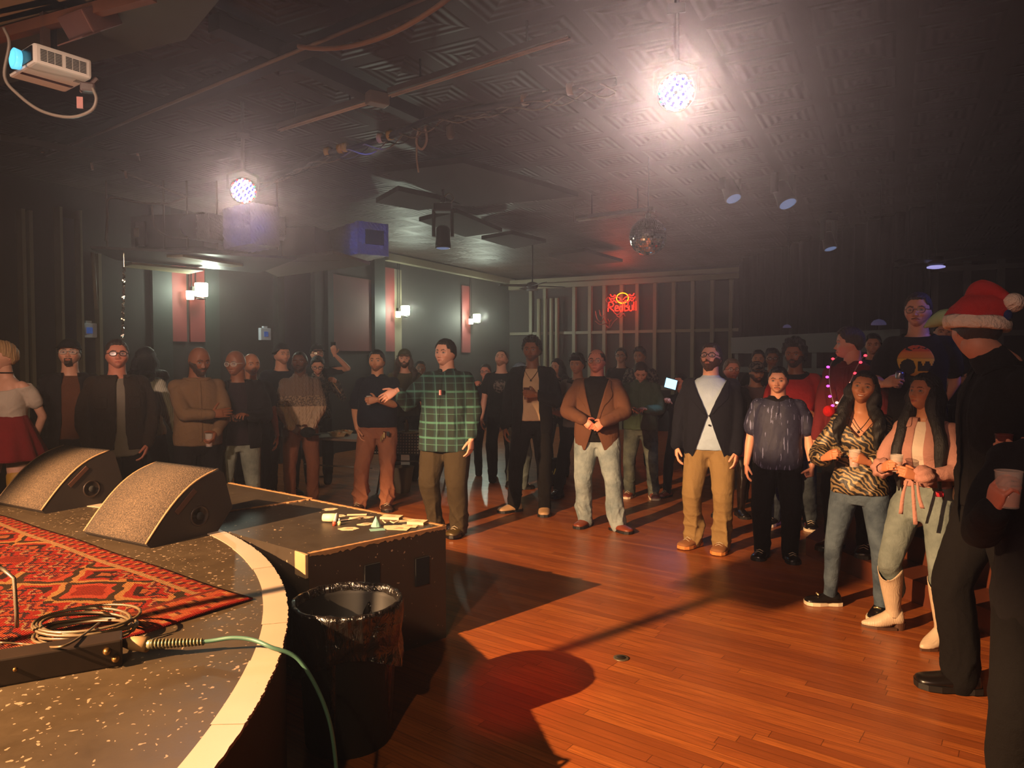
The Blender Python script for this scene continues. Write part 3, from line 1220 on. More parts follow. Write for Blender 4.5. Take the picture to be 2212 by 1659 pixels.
def led_can(loc, target, R_, lab):
    d = (Vector(target) - Vector(loc)).normalized()
    q = d.to_track_quat('Z', 'Y')
    t = empty('led_can', loc)
    t.rotation_euler = q.to_euler()
    tag(t, lab, 'stage light', 'round LED cans facing the stage')
    MB().lathe([(R_ * .5, -.22), (R_ * .9, -.18), (R_ * 1.08, -.02), (R_ * 1.1, .02), (R_ * 1.02, .02), (R_ * 1.0, -.002)], n=40, cap=False).obj('can_body', M_DK, t, True)
    MB().lathe([(.001, -.002), (R_ * 1.02, -.0015)], n=40, cap=False).obj('face_plate', plain('led_plate', '#1a1a30', .4), t)
    b = MB()
    st = R_ / 6.3
    for i in range(-8, 9):
        for j in range(-8, 9):
            x, y = st * (i + .5 * (j % 2)), st * j * .87
            r = math.hypot(x, y)
            if r > R_ * .97 or r < st * .4:
                continue
            m = 1 if (i + 2 * (j % 2) + j // 2 * 1) % 3 == 0 else 0
            if r > R_ * .9:
                m = random.choice((0, 2, 3, 1))
            b.lathe([(st * .47, 0), (st * .44, .006), (.0005, .009)], (x, y, 0), 8, m, cap=False)
    b.obj('led_array', [M_LEDW, M_LEDB, M_LEDR, M_LEDG], t)
    b = MB()
    b.tube([(-R_ * 1.2, 0, -.08), (-R_ * 1.2, R_ * 1.2, -.1), (0, R_ * 1.7, -.11), (R_ * 1.2, R_ * 1.2, -.1), (R_ * 1.2, 0, -.08)], .012, 6)
    b.tube([(0, R_ * 1.7, -.11), (0, R_ * 1.7 + .25, -.11)], .016, 8)
    b.box((0, R_ * 1.7 + .27, -.11), (.1, .05, .05))
    k0 = len(b.V)
    Mi = t.rotation_euler.to_matrix().inverted()
    top = Mi @ Vector((0, 0, CEIL - loc[2]))
    b.tube([(0, R_ * 1.7 + .2, -.11), Vector((0, R_ * 1.7, -.11)) + top], .014, 8)
    b.obj('yoke', M_DK, t)
    return t


led_can(PAR_A, (-.1, 0.2, 1.9), .1, 'large bright round LED can high over the dance floor, with a wide glow')
led_can(PAR_B, (-.3, 1.2, 1.8), .1, 'smaller bright round LED can above the foil-wrapped box')

# mirror ball
mb = at_y(1400, 511, 7.7)
t = empty('mirror_ball', mb)
tag(t, 'mirror ball hanging over the middle of the hall', 'mirror ball')
R0 = .2
V, Fc = [], []
nl = 26
for i in range(nl):
    th0, th1 = PI * (i + .06) / nl, PI * (i + .94) / nl
    rm = math.sin((th0 + th1) / 2)
    na = max(4, int(2 * PI * rm / (PI / nl)))
    for j in range(na):
        a0, a1 = 2 * PI * (j + .06) / na, 2 * PI * (j + .94) / na
        k_ = len(V)
        for th, a in ((th0, a0), (th0, a1), (th1, a1), (th1, a0)):
            V.append((R0 * math.sin(th) * math.cos(a), R0 * math.sin(th) * math.sin(a), R0 * math.cos(th)))
        Fc.append((k_, k_ + 1, k_ + 2, k_ + 3))
mesh_np('mirror_tiles', V, Fc, plain('mirror_tile', '#e8e8ea', .08, 1.0, var=0), t, False)
MB().ball((0, 0, 0), R0 * .985, sub=3).obj('core', plain('ball_core', '#3a3836', .6), t, True)
MB().lathe([(.03, .19), (.03, .24), (.012, .25)], n=14).obj('cap', M_METAL, t, True)
MB().tube([(0, 0, .24), (0, 0, CEIL - mb.z)], .006, 6).obj('chain', M_METAL, t)


def bar(name, p, q, r, mat, lab, cat, group=None, n=8, sag=0):
    p, q = Vector(p), Vector(q)
    pts = [p + (q - p) * s_ - Vector((0, 0, sag * 4 * s_ * (1 - s_))) for s_ in (np.linspace(0, 1, 12) if sag else (0, 1))]
    o = MB().tube(pts, r, n).obj(name, mat, None, True)
    return tag(o, lab, cat, group)


# light channels
def channel(name, a, c, z, lab, w_=.035, mat=None, g=None):
    p, q = at_z(*a, z), at_z(*c, z)
    d = q - p
    t = empty(name, p, math.atan2(d.y, d.x))
    tag(t, lab, 'light track', g)
    L = d.length
    MB().box((L / 2, 0, .02), (L, w_ * 2.4, .04)).obj('track_housing', plain('track_grey', '#5c5852', .45, .3), t)
    MB().tube([(0, -w_ * .55, -.012), (L, -w_ * .55, -.012)], w_ * .33, 8).obj('tube', mat or M_CABLEW, t, True)
    MB().tube([(0, w_ * .75, -.012), (L, w_ * .75, -.012)], w_ * .33, 8).obj('tube', mat or M_CABLEW, t, True)
    for s_ in (.2, .8):
        MB().tube([(L * s_, 0, .03), (L * s_, 0, CEIL - z)], .008, 6).obj('hanger', M_DK, t)
    return t


channel('light_track', (602, 279), (800, 217), 3.72, 'thin white double tube light track, the shorter piece left of the junction box', .022)
channel('light_track', (842, 204), (1229, 78), 3.72, 'thin white double tube light track, the long piece right of the junction box', .022)
channel('tube_light', (1247, 474), (1412, 455), 3.6, 'unlit white strip light above the mirror ball', .045, M_CABLEW)
q = at_z(815, 214, 3.7)
tag(MB().box(q, (.16, .1, .09), .6, bev=.01).obj('junction_box', plain('box_grey', '#8a8884', .5, .3)), 'small grey junction box between the two light tracks', 'junction box')

# pipes and beams under the ceiling
M_BEAM = plain('dark_ceiling_beam', '#15100e', .6, var=.3)


def beam(name, a, c, z, w_, h_, lab, mat=M_BEAM):
    p, q = at_z(*a, z), at_z(*c, z)
    d = q - p
    b = MB().box(((p + q) / 2), (d.length, w_, h_), math.atan2(d.y, d.x))
    return tag(b.obj(name, mat), lab, 'beam')


beam('rigging_beam', (118, 328), (1010, -40), 3.74, .10, .08, 'dark rail crossing the pressed tin ceiling from left to top centre')
bar('conduit', at_z(100, 335, 3.68), at_z(980, -30, 3.68), .012, M_CABLE, 'thin pale conduit clipped below the dark ceiling rail', 'conduit')
beam('rigging_beam', (462, 48), (905, 252), 3.78, .11, .1, 'dark beam running from the duct corner down to the hanging cables')
beam('rigging_beam', (0, 298), (300, 345), 3.5, .05, .05, 'dark pipe near the left edge below the projector')
b = MB()
pts = [at_z(x, y, 3.55) for x, y in ((560, 392), (640, 362), (700, 334), (790, 312), (870, 284), (930, 258), (1010, 240), (1110, 222), (1230, 196), (1330, 176))]
b.tube(smooth_path(pts, 4), .028, 8)
pp = empty('rigging_pipe', pts[0])
tag(pp, 'black ceiling pipe bound with cables and yellow tape, left of the bright LED can', 'pipe')
for vtx in range(len(b.V)):
    b.V[vtx] = tuple(Vector(b.V[vtx]) - pts[0])
b.obj('pipe_body', M_DK, pp, True)
for k_ in range(3):
    b = MB()
    path = []
    sp = smooth_path(pts, 8)
    for i, p in enumerate(sp):
        a = i * .55 + k_ * 2
        path.append(p - pts[0] + Vector((0, .035 * math.cos(a), -.025 + .035 * math.sin(a) - (.03 * abs(math.sin(i * .35 + k_))))))
    b.tube(path, .006, 5)
    b.obj('wrapped_cable', M_CABLE if k_ else M_PIPE, pp, True)
M_YEL = plain('yellow_tape', '#b89a2c', .5)
for x, y, m in ((708, 328, M_YEL), (736, 321, M_YEL), (745, 318, M_YEL), (822, 298, M_CABLEW), (843, 292, M_YEL), (1134, 215, M_CABLEW), (1180, 208, M_CABLEW), (1232, 192, M_CABLEW)):
    q = at_z(x, y, 3.56) - pts[0]
    dq = Vector((.9, -.35, 0)).normalized()
    MB().tube([q - dq * .02, q + dq * .02], .04, 10).obj('tape_band', m, pp, True)
# hanging loop of white cable
b = MB()
D_ = 6.35
b.tube(smooth_path([at_y(x, y, D_) for x, y in ((908, 232), (915, 262), (922, 300), (912, 322), (900, 310), (903, 285), (908, 262))], 8), .011, 8)
b.tube(smooth_path([at_y(x, y, D_) for x, y in ((901, 300), (900, 340), (904, 372))], 5), .008, 8)
tag(b.obj('hanging_cable', M_CABLEW, smooth=True), 'white cable hanging in a loop from the ceiling pipe', 'cable')
b = MB()
b.lathe([(.02, 0), (.035, .02), (.04, .12), (.02, .14)], at_y(973, 300, 6.3), 14)
b.tube([at_y(973, 285, 6.3), at_y(966, 250, 6.3)], .006)
tag(b.obj('socket', M_CABLE, smooth=True), 'small lamp socket dangling right of the looped white cable', 'lamp socket')
bar('ceiling_cable', at_z(645, 100, 3.6), at_z(975, -8, 3.6), .014, plain('tan_cable', '#8c6a4c', .5), 'thick tan cable sagging under the ceiling rail at top centre', 'cable', sag=.1)
cab = [[(0, 303), (90, 312), (180, 322), (270, 372), (350, 405), (402, 425)], [(400, 428), (355, 440), (290, 436), (236, 428), (232, 470), (229, 520)], [(328, 445), (335, 490), (365, 512), (405, 513)]]
for i, pl in enumerate(cab):
    b = MB()
    b.tube(smooth_path([at_y(x, y, 8.2) for x, y in pl], 6), .013, 6)
    tag(b.obj('ceiling_cable', M_CABLE, smooth=True), ('long grey cable slung from the left edge towards the hanging cabinet', 'grey cable drooping in a square loop left of the hanging cabinet', 'grey cable looping across the face of the hanging cabinet')[i], 'cable')
for i, (x, y) in enumerate(((297, 332), (197, 352), (270, 370), (88, 315))):
    p = at_y(x, y, 7.5)
    tag(MB().tube([p, p + Vector((.015, 0, -.07))], .014, 6).obj('cable_tag', M_CABLEW), ('white cable end hanging between projector and LED can, the longest of the four', 'bluish cable end below the projector loop', 'tiny white cable end near the slung grey cable', 'white clamp on the left-edge pipe')[i], 'cable end')

# hanging rods seen against the haze
for i, (x, y0, y1) in enumerate(((735, 375, 402), (846, 352, 378), (680, 385, 410), (1047, 305, 345), (1124, 288, 328), (1240, 445, 480))):
    p = at_y(x, y0, 9 + i * .2)
    q_ = at_y(x, y1, 9 + i * .2)
    tag(MB().tube([(p.x, p.y, CEIL), q_], .006, 6).obj('hanger_rod', M_CABLE), 'thin steel hanger rod ' + ('left of the looped cable, longest of its pair', 'just left of the looped white cable', 'nearest the smaller LED can', 'right of the looped white cable', 'between looped cable and bright LED can', 'left of the unlit strip light')[i], 'rod', 'thin hanger rods on the ceiling')

# dark acoustic panels close to the ceiling
for i, pl in enumerate(([(830, 372), (1000, 352), (1250, 425), (1010, 447)], [(812, 438), (905, 455), (1000, 442), (860, 412)], [(905, 478), (985, 459), (1085, 501), (1005, 512)],
                        [(1040, 517), (1105, 506), (1180, 524), (1112, 537)], [(1185, 554), (1262, 543), (1345, 566), (1270, 573)])):
    P_ = [at_z(x, y, 3.72) for x, y in pl]
    b = MB().prism([(p.x, p.y) for p in P_], 3.72, 3.78)
    tag(b.obj('acoustic_panel', plain('panel_felt', '#1c1512', .9)), ('largest dark felt panel under the ceiling right of the white cable loop', 'narrow dark felt panel above the blue-lit foil duct', 'dark felt panel behind the hanging moving head', 'dark felt panel above the short ceiling fan', 'dark felt panel nearest the neon sign')[i], 'acoustic panel')

# dropped duct at the top left
pl = [(-80, 95), (320, -12), (520, -12), (475, -2), (402, 86), (202, 134), (-80, 205)]
P_ = [at_z(x, y, 3.62) for x, y in pl if (x, y) != (520, -12)]
t = empty('duct', (0, 0, 0))
tag(t, 'large grey-green ceiling duct at the top left behind the projector', 'duct')
MB().prism([(p.x, p.y) for p in P_], 3.62, 3.84).obj('duct_body', M_DUCT, t)
p, q = at_z(-80, 98, 3.59), at_z(330, -12, 3.59)
dq = q - p
MB().box((p + q) / 2, (dq.length, .05, .06), math.atan2(dq.y, dq.x)).obj('wood_edge', plain('orange_wood_edge', '#6e4530', .6, var=.2), t)
for i in range(3):
    p, q = at_z(-60, 62 - 20 * i, 3.66), at_z(230 - 60 * i, -12, 3.66)
    dq = q - p
    tag(MB().box((p + q) / 2, (dq.length, .11, .03), math.atan2(dq.y, dq.x)).obj('plank', plain('pale_plank', '#9a8a6c', .7, var=.2)), ('lowest', 'middle', 'topmost')[i] + ' of the pale wooden planks above the projector', 'plank', 'pale planks over the projector')

# projector
a_, c_ = at_z(74, 134, 3.3), at_z(199, 171, 3.3)
e_ = at_z(19, 165, 3.3)
ux = (c_ - a_)
uy = (e_ - a_)
Lx, Ly, Hh = ux.length, uy.length * 1.05, .105
t = empty('projector', a_, math.atan2(ux.y, ux.x))
tag(t, 'white ceiling projector with vented side and cyan glowing lens', 'projector')
Y = -1 if (ux.x * uy.y - ux.y * uy.x) < 0 else 1


def pb(name, c, d, m, bev=.006):
    return MB().box((c[0], c[1] * Y, c[2]), d, bev=bev).obj(name, m, t)


pb('body', (Lx / 2, Ly / 2, Hh / 2), (Lx, Ly, Hh), M_WHITE, .014)
pb('bottom_stripe', (Lx * .5, Ly * .62, -.001), (Lx * .9, .03, .004), plain('dark_red_strip', '#3a1712', .5), .001)
pb('front_panel', (-.002, Ly * .5, Hh * .5), (.008, Ly * .9, Hh * .74), M_BLACKG, .002)
MB().lathe([(.05, 0), (.055, .03), (.045, .035), (.042, .02), (.001, .018)], n=28, M4=Matrix.Translation((-.004, Y * Ly * .52, Hh * .5)) @ Matrix.Rotation(-PI / 2, 4, 'Y'), cap=False).obj('lens', plain('cyan_lens', '#5fc4e0', .15, emit='#58c0e4', es=1.2, var=0), t, True)
b = MB()
for k_ in range(2):
    for i in range(8):
        for j in range(3):
            b.box((Lx * (.12 + .43 * k_) + j * Lx * .125 + .01, -Y * .001, Hh * (.2 + .075 * i)), (Lx * .105, .006, Hh * .036))
b.obj('vent', plain('vent_black', '#15161a', .5), t)
b = MB()
for i in range(5):
    b.box((Lx * .83 + .006 * i, Y * Ly * .28, -.001), (.003, .04, .003))
b.obj('label_print', plain('grey_print', '#8a857c', .6), t)
b = MB()
b.box((Lx * .5, Y * Ly * .5, Hh + .01), (.12, .12, .03))
b.box((Lx * .42, Y * Ly * .5, Hh + .02 + .14), (.035, .045, .30))
b.obj('mount', plain('mauve_brown_steel', '#5c463e', .5, .3), t)
b = MB()
b.box((Lx * .42 + .04, Y * Ly * .5, Hh + .02 + .2), (.02, .05, .40))
b.obj('mount_post', M_DK, t)
b = MB()
b.tube(smooth_path([at_y(x, y, 3.7) for x, y in ((8, 60), (20, 95), (10, 165), (40, 205), (90, 240), (150, 253), (195, 240), (208, 215), (200, 190))], 8), .008, 8)
tag(b.obj('projector_cable', M_CABLE, smooth=True), 'grey cable hanging in a wide loop under the projector', 'cable')
b = MB()
g = at_y(190, 190, 3.8)
b.box(g, (.07, .05, .05), .4, bev=.01)
b.tube([g, g + Vector((.05, 0, .05))], .012, 6)
b.tube([g, g + Vector((-.04, 0, -.02))], .01, 6)
g2 = MB().box(at_y(173, 222, 3.8), (.03, .01, .06), .2)
t = empty('rigging_clamp', (0, 0, 0))
tag(t, 'small dark rigging clamp with a pinkish tag beside the projector', 'clamp')
b.obj('clamp_body', plain('clamp_brown', '#3c2a26', .5), t)
g2.obj('tag', plain('pink_tag', '#a06660', .6), t)

# barn-door flood lamp above
g = at_y(195, 45, 3.9)
t = empty('flood_lamp', g, rot=(math.radians(35), 0, math.radians(-28)))
tag(t, 'boxy flood lamp with a mauve barn door at the top left', 'stage light')
MB().box((0, 0, 0), (.22, .2, .12), bev=.01).obj('housing', plain('mauve_steel', '#6e4f4a', .5, .3), t)
MB().box((0, -.12, -.06), (.22, .12, .006)).obj('barn_door', plain('mauve_steel', '#6e4f4a'), t)
b = MB()
b.tube([(-.13, 0, 0), (-.13, 0, .12), (0, 0, .2), (.13, 0, .12), (.13, 0, 0)], .01, 6)
b.tube([(0, 0, .2), (0, 0, .4)], .012, 6)
b.obj('yoke', M_DK, t)

# hanging cabinet, trays and foil-wrapped ducts on the left
def boxpx(name, x0, x1, y0, y1, D, dep, mat, rz, parent=None, bev=.01):
    p, q = at_y(x0, y1, D), at_y(x1, y0, D)
    w_, h_ = q.x - p.x, q.z - p.z
    return MB().box(((p.x + q.x) / 2, D + dep / 2, (p.z + q.z) / 2), (w_, dep, h_), rz, bev=bev).obj(name, mat, parent)


t = empty('hanging_cabinet', (0, 0, 0))
tag(t, 'dull grey air-handler cabinet hanging under the ceiling at left', 'air handler')
M_AH = plain('taupe_sheet_metal', '#6a6258', .5, .2, var=.15, vs_=3)
boxpx('cabinet', 286, 470, 462, 536, 8.9, .9, M_AH, -.25, t)
boxpx('access_panel', 290, 314, 478, 532, 8.72, .04, M_AH, -.25, t)
boxpx('label', 288, 300, 492, 512, 8.68, .01, M_CABLEW, -.25, t, .001)
for (x, y) in ((300, 545), (455, 548), (596, 560), (560, 545)):
    pass
for x in (232, 355, 405, 470, 600):
    p = at_y(x, 540, 8.7)
    MB().tube([(p.x, p.y, p.z), (p.x, p.y, CEIL)], .012, 6).obj('hanger', M_CABLE, t)
t = empty('hanging_tray', (0, 0, 0))
tag(t, 'wide dark tray of sheet metal hanging under the cabinet', 'drip tray')
for nm, pl, z, m in (('tray', [(195, 537), (420, 547), (640, 560), (560, 590), (250, 562)], 2.98, M_DK), ('tray_edge', [(360, 556), (395, 555), (525, 575), (500, 578)], 2.95, plain('lit_tray_edge', '#b9ad84', .5)),  # pale edge colour stands in for light catching the tray edges
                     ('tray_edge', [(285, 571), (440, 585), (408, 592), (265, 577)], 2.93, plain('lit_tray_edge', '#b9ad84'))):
    P_ = [at_z(x, y, z) for x, y in pl]
    MB().prism([(p.x, p.y) for p in P_], z, z + .03).obj(nm, m, t)
t = empty('suspended_shelf', (0, 0, 0))
tag(t, 'flat brownish panel slung below the second foil duct', 'panel')
P_ = [at_z(x, y, 3.05) for x, y in ((540, 571), (720, 548), (800, 572), (600, 598))]
MB().prism([(p.x, p.y) for p in P_], 3.05, 3.09).obj('panel_sheet', plain('taupe_panel', '#5c5248', .5), t)
b = MB()
b.box(at_y(650, 560, 9.6), (1.1, .06, .07), -.12)
b.obj('panel_rail', M_AH, t)
for x0, x1, y0, y1, D, nm in ((612, 690, 490, 555, 10.2, 'box'),):
    tag(boxpx('plywood_box', x0, x1, y0, y1, D, .5, plain('brown_ply', '#5f4436', .6, var=.15), -.2), 'brown boxes standing on the hanging panel between the foil ducts', 'box')


def foil_box(loc, dims, rz, lab, hole=False):
    t = empty('foil_duct', loc, rz)
    tag(t, lab, 'duct')
    bm = bmesh.new()
    bmesh.ops.create_cube(bm, size=1)
    bmesh.ops.subdivide_edges(bm, edges=bm.edges[:], cuts=14, use_grid_fill=True)
    V = []
    for v_ in bm.verts:
        c = v_.co
        n_ = math.sin(c.x * 41 + c.z * 13) * math.sin(c.z * 57 + c.y * 23) * .012 + random.uniform(-.005, .005)
        V.append(((c.x) * (dims[0] + n_), c.y * (dims[1] + n_), c.z * (dims[2] + n_ * .5)))
    Fc = [tuple(v_.index for v_ in f.verts) for f in bm.faces]
    bm.free()
    mesh_np('duct_wrap', V, Fc, M_FOIL, t, False)
    if hole:
        MB().box((.02, -dims[1] / 2 - .008, .02), (dims[0] * .62, .02, dims[2] * .45)).obj('opening', plain('duct_opening', '#050508', .8), t)
        b = MB()
        for x in (-1, 1):
            b.tube([(x * dims[0] / 2, -dims[1] / 2, -dims[2] / 2), (x * dims[0] / 2, -dims[1] / 2, dims[2] / 2)], .014, 6)
        b.obj('duct_rim', M_FOIL, t)
    return t


f1 = at_y(521, 482, 8.0)
foil_box((f1.x, f1.y + .3, f1.z), (.36, .6, .46), .87, 'crinkled silver foil box lit blue just below the smaller LED can')
f1b = at_y(462, 492, 8.5)
foil_box((f1b.x, f1b.y + .1, f1b.z), (.22, .4, .30), -.5, 'crumpled foil sleeve between the cabinet and the blue-lit foil box')
f2 = at_y(795, 515, 10.2)
foil_box((f2.x - .3, f2.y + .5, f2.z), (.46, 1.2, .46), .66, 'silver foil duct with a dark square opening and blue light', True)
f3 = at_y(590, 490, 8.8)
foil_box((f3.x, f3.y + .1, f3.z), (.20, .3, .25), .4, 'small loose flap of foil right of the blue-lit foil box')
# round disc fan on the cabinet
g = at_y(423, 490, 8.6)
t = empty('disc_fan', g, rot=(math.radians(70), 0, math.radians(30)))
tag(t, 'dark round disc mounted on the hanging cabinet', 'disc')
MB().lathe([(.001, .03), (.17, .02), (.18, 0), (.17, -.03), (.001, -.035)], n=32, cap=False).obj('disc', plain('disc_plum', '#2c2028', .5), t, True)
MB().tube([(0, 0, -.03), (0, 0, -.2)], .03).obj('stem', M_DK, t)


# moving heads
def moving_head(px, py, D, s_, lab, rx=.0, rz=0., lens_em='#8fa6d8', es=.35):
    p = at_y(px, py, D)
    t = empty('moving_head_light', p, rot=(0, 0, rz))
    t.scale = (s_, s_, s_)
    tag(t, lab, 'stage light')
    top = (CEIL - p.z) / s_
    MB().box((0, 0, .42), (.26, .2, .12), bev=.02).obj('base', M_DK, t)
    b = MB()
    for x in (-.135, .135):
        b.box((x, 0, .2), (.045, .1, .40), bev=.012)
    b.obj('yoke', M_DK, t)
    M4 = Matrix.Rotation(rx, 4, 'X')
    MB().lathe([(.07, .16), (.1, .12), (.105, -.05), (.115, -.12), (.115, -.16)], n=28, M4=M4).obj('head', M_DK, t, True)
    MB().lathe([(.10, -.163), (.06, -.175), (.001, -.18)], n=24, M4=M4, cap=False).obj('lens', plain('pale_lens', '#39415a', .1, emit=lens_em, es=es), t, True)
    b = MB()
    b.tube([(0, 0, .48), (0, 0, top)], .02, 8)
    b.box((0, 0, .55), (.08, .05, .1), bev=.01)
    b.obj('clamp', M_DK, t)
    cabl = MB().tube(smooth_path([(.1, -.05, .46), (.16, -.06, .55), (.1, -.05, .62), (.02, -.03, .58)], 6), .009, 6)
    cabl.obj('cable', M_CABLE, t, True)
    return t


moving_head(957, 512, 8.4, .8, 'black moving head light hanging alone over the middle of the hall')
moving_head(1577, 410, 8.6, .85, 'dim moving head light, left one of the hazy pair beside the bright LED can', -.5, .4)
moving_head(1692, 418, 8.4, .95, 'dim moving head light, right one of the hazy pair beside the bright LED can', -.5, .4)
moving_head(1790, 520, 10.5, .8, 'faint moving head light low on the right above the curtain', -.3, .4)


def fan(px, py, D, top_px, lab, lit, blades=4, R_=.5, a0=.3):
    p = at_y(px, py, D)
    t = empty('ceiling_fan', p)
    tag(t, lab, 'ceiling fan', None)
    MB().tube([(0, 0, .1), (0, 0, CEIL - p.z)], .012, 8).obj('down_rod', M_DK, t)
    MB().lathe([(.03, .12), (.09, .1), (.1, .04), (.07, 0)], n=24).obj('motor', M_DK, t, True)
    for i in range(blades):
        a = a0 + 2 * PI * i / blades
        MB().box((0, 0, 0), (R_, .11, .01), M4=Matrix.Translation((math.cos(a) * (R_ / 2 + .1), math.sin(a) * (R_ / 2 + .1), .05)) @ Matrix.Rotation(a, 4, 'Z') @ Matrix.Rotation(.2, 4, 'X'), bev=.004).obj('blade', plain('fan_blade', '#1a1412', .5), t)
    MB().lathe([(.07, 0), (.10, -.01), (.10, -.025), (.05, -.035), (.001, -.037)], n=28, cap=False).obj('lamp_dish', lit, t, True)


fan(1150, 624, 12.5, 0, 'ceiling fan with a pale lamp dish at the corner of the panelled wall', plain('pale_dish', '#b9c4cc', .4))
fan(2022, 574, 8.8, 0, 'ceiling fan with a glowing lilac dish above the elf hat man', plain('lilac_dish', '#d8d4ff', .4, emit='#b8b4ff', es=.7))
fan(1806, 330, 7.6, 0, 'dim ceiling fan on a long rod between the LED can and the right edge', M_DK, 4, .55, 0.9)

# dome lamps on the bar side
for px, py, D, s_, lab in ((1898, 702, 8.6, .085, 'small domed lamp with bluish sheen above the person behind the necklace man'), (1700, 708, 10.5, .06, 'tiny pale dome lamp on the dark curtain above the afro-haired man')):
    p = at_y(px, py, D)
    t = empty('dome_lamp', p)
    tag(t, lab, 'lamp')
    MB().lathe([(s_, 0), (s_ * .98, s_ * .25), (s_ * .7, s_ * .62), (s_ * .2, s_ * .82), (.001, s_ * .84)], n=28, cap=False).obj('dome', plain('lilac_dome', '#8a88a8', .25, .4, emit='#6b6aa0', es=.12), t, True)
    MB().tube([(0, 0, s_ * .8), (0, 0, CEIL - p.z)], .006, 6).obj('cord', M_DK, t)

# silver chain rope
b = MB()
for i in range(60):
    p = at_y(268 - 4 * i / 60, 578 + 172 * i / 60, 8.3)
    M4 = Matrix.Rotation(i * 1.3, 4, 'Z')
    b.box((0, 0, 0), (.03 + .012 * random.random(), .012, .014), M4=Matrix.Translation(p) @ M4 @ Matrix.Rotation(.5, 4, 'Y'))
pt = at_y(268, 578, 8.3)
b.tube([pt, (pt.x, pt.y, 3.0)], .006)
tag(b.obj('chain', plain('bright_chain', '#d4d0c8', .2, .9)), 'glinting silver chain hanging down between the glasses man and the hanging tray', 'chain')
p0 = at_y(200, 545, 8.2)
p1 = at_y(208, 668, 8.2)
tag(MB().tube([p0, p1], .02, 8).obj('pole', M_TRIMG, smooth=True), 'dim upright pole left of the silver chain', 'pole')

# ------------------------------------------------------------------ neon sign on the back wall
u, z = on_back(1352, 660)
loc = RM(u, .35, z)
s_px = Vector(loc).y / F_PX
ns = empty('neon_sign', loc, -KA)
tag(ns, 'red neon sign reading Red Bull with a yellow sun ring on the back wall', 'neon sign')
M_NR = plain('red_neon', '#ff2a18', .4, var=0, emit='#ff1a0c', es=5)
M_NY = plain('yellow_neon', '#ffb020', .4, var=0, emit='#ff9a10', es=4)
M_NOFF = plain('unlit_neon_tube', '#7a3a30', .25, .2)
kx = s_px / .9                                  # px -> metres in the sign plane


def N(x, y, d=0): return Vector(((x - 1352) * kx, -d, (660 - y) * s_px))


def letter_paths():
    """single stroke neon letters: R e d B u l l"""
    L = []
    L.append([(1330, 674), (1331, 656), (1337, 654), (1341, 659), (1338, 664), (1333, 665), (1342, 674)])
    L.append([(1344, 668), (1350, 667), (1350, 663), (1346, 662), (1344, 668), (1346, 673), (1351, 673)])
    L.append([(1358, 664), (1354, 665), (1353, 670), (1356, 674), (1359, 671), (1360, 654), (1360, 674)])
    L.append([(1364, 674), (1364, 655), (1370, 656), (1370, 662), (1365, 664), (1371, 667), (1371, 672), (1364, 674)])
    L.append([(1373, 663), (1373, 671), (1376, 674), (1379, 671), (1379, 662)])
    L.append([(1382, 655), (1382, 673)])
    L.append([(1386, 654), (1386, 673)])
    return L


for pl in letter_paths():
    MB().tube(smooth_path([N(x - 4.5, y) for x, y in pl], 4) if len(pl) > 2 else [N(x - 4.5, y) for x, y in pl], .011, 6).obj('neon_letter', M_NR, ns, True)
ring = [N(1354 + 13 * math.cos(a), 647 - 11 * math.sin(a), -.02) for a in np.linspace(-2.6, PI + 2.6 - PI * .0, 30)]
MB().tube([N(1354 + 12 * math.cos(a), 646 - 11 * math.sin(a), -.02) for a in np.linspace(0, 2 * PI, 33)], .010, 6, cap=False).obj('sun_ring', M_NY, ns, True)
for sx in (-1, 1):
    c = 1354
    bull = [(2, 650), (6, 645), (11, 643), (15, 639), (18, 642), (22, 641), (24, 637)]
    MB().tube(smooth_path([N(c + sx * x, y) for x, y in bull], 4), .011, 6).obj('bull_outline', M_NR, ns, True)
    bull2 = [(3, 655), (8, 651), (12, 655), (16, 650), (20, 653), (24, 648), (26, 644)]
    MB().tube(smooth_path([N(c + sx * x, y) for x, y in bull2], 4), .010, 6).obj('bull_outline', M_NR, ns, True)
    leg = [(13, 643), (18, 647), (22, 646)]
    MB().tube(smooth_path([N(c + sx * x, y) for x, y in leg], 4), .009, 6).obj('bull_outline', M_NR, ns, True)
b = MB()
for x, y0, y1 in ((1333, 636, 668), (1375, 636, 668)):
    b.tube([N(x, y0, -.1), N(x, y1, -.1)], .012, 6)
b.obj('backing_rails', M_DK, ns)
point('neon_light', Vector(loc) + Vector((E2[0] * .25, E2[1] * .25, 0)), 26, (1, .1, .04), .2)
# unlit neon tubes hanging below it
un = empty('neon_tubes', loc, -KA)
tag(un, 'tangle of unlit neon tubing hanging below the red neon sign', 'neon sign')
random.seed(9)
sh = ([(1300, 672), (1304, 690), (1312, 696), (1318, 688)], [(1308, 670), (1312, 684), (1320, 680)], [(1316, 668), (1319, 690), (1326, 700), (1334, 692)], [(1322, 704), (1330, 710), (1338, 698), (1346, 690)],
      [(1344, 684), (1352, 688), (1358, 680), (1362, 686)], [(1338, 676), (1346, 682), (1354, 676)], [(1326, 690), (1330, 700), (1326, 712)], [(1328, 642), (1322, 650), (1330, 660), (1324, 668)], [(1300, 694), (1310, 702), (1322, 700)])
for pl in sh:
    MB().tube(smooth_path([N(x, y, .05) for x, y in pl], 5), .012, 6).obj('tube', M_NOFF, un, True)
# ------------------------------------------------------------------ people
def ico(sub):
    bm = bmesh.new()
    bmesh.ops.create_icosphere(bm, subdivisions=sub, radius=1)
    V = np.array([tuple(v.co) for v in bm.verts])
    Fc = np.array([[v.index for v in f.verts] for f in bm.faces])
    bm.free()
    return V / np.linalg.norm(V, axis=1)[:, None], Fc


ICO = {5: ico(5), 6: ico(6)}


def g_(x, s): return np.exp(-(x / s) ** 2)


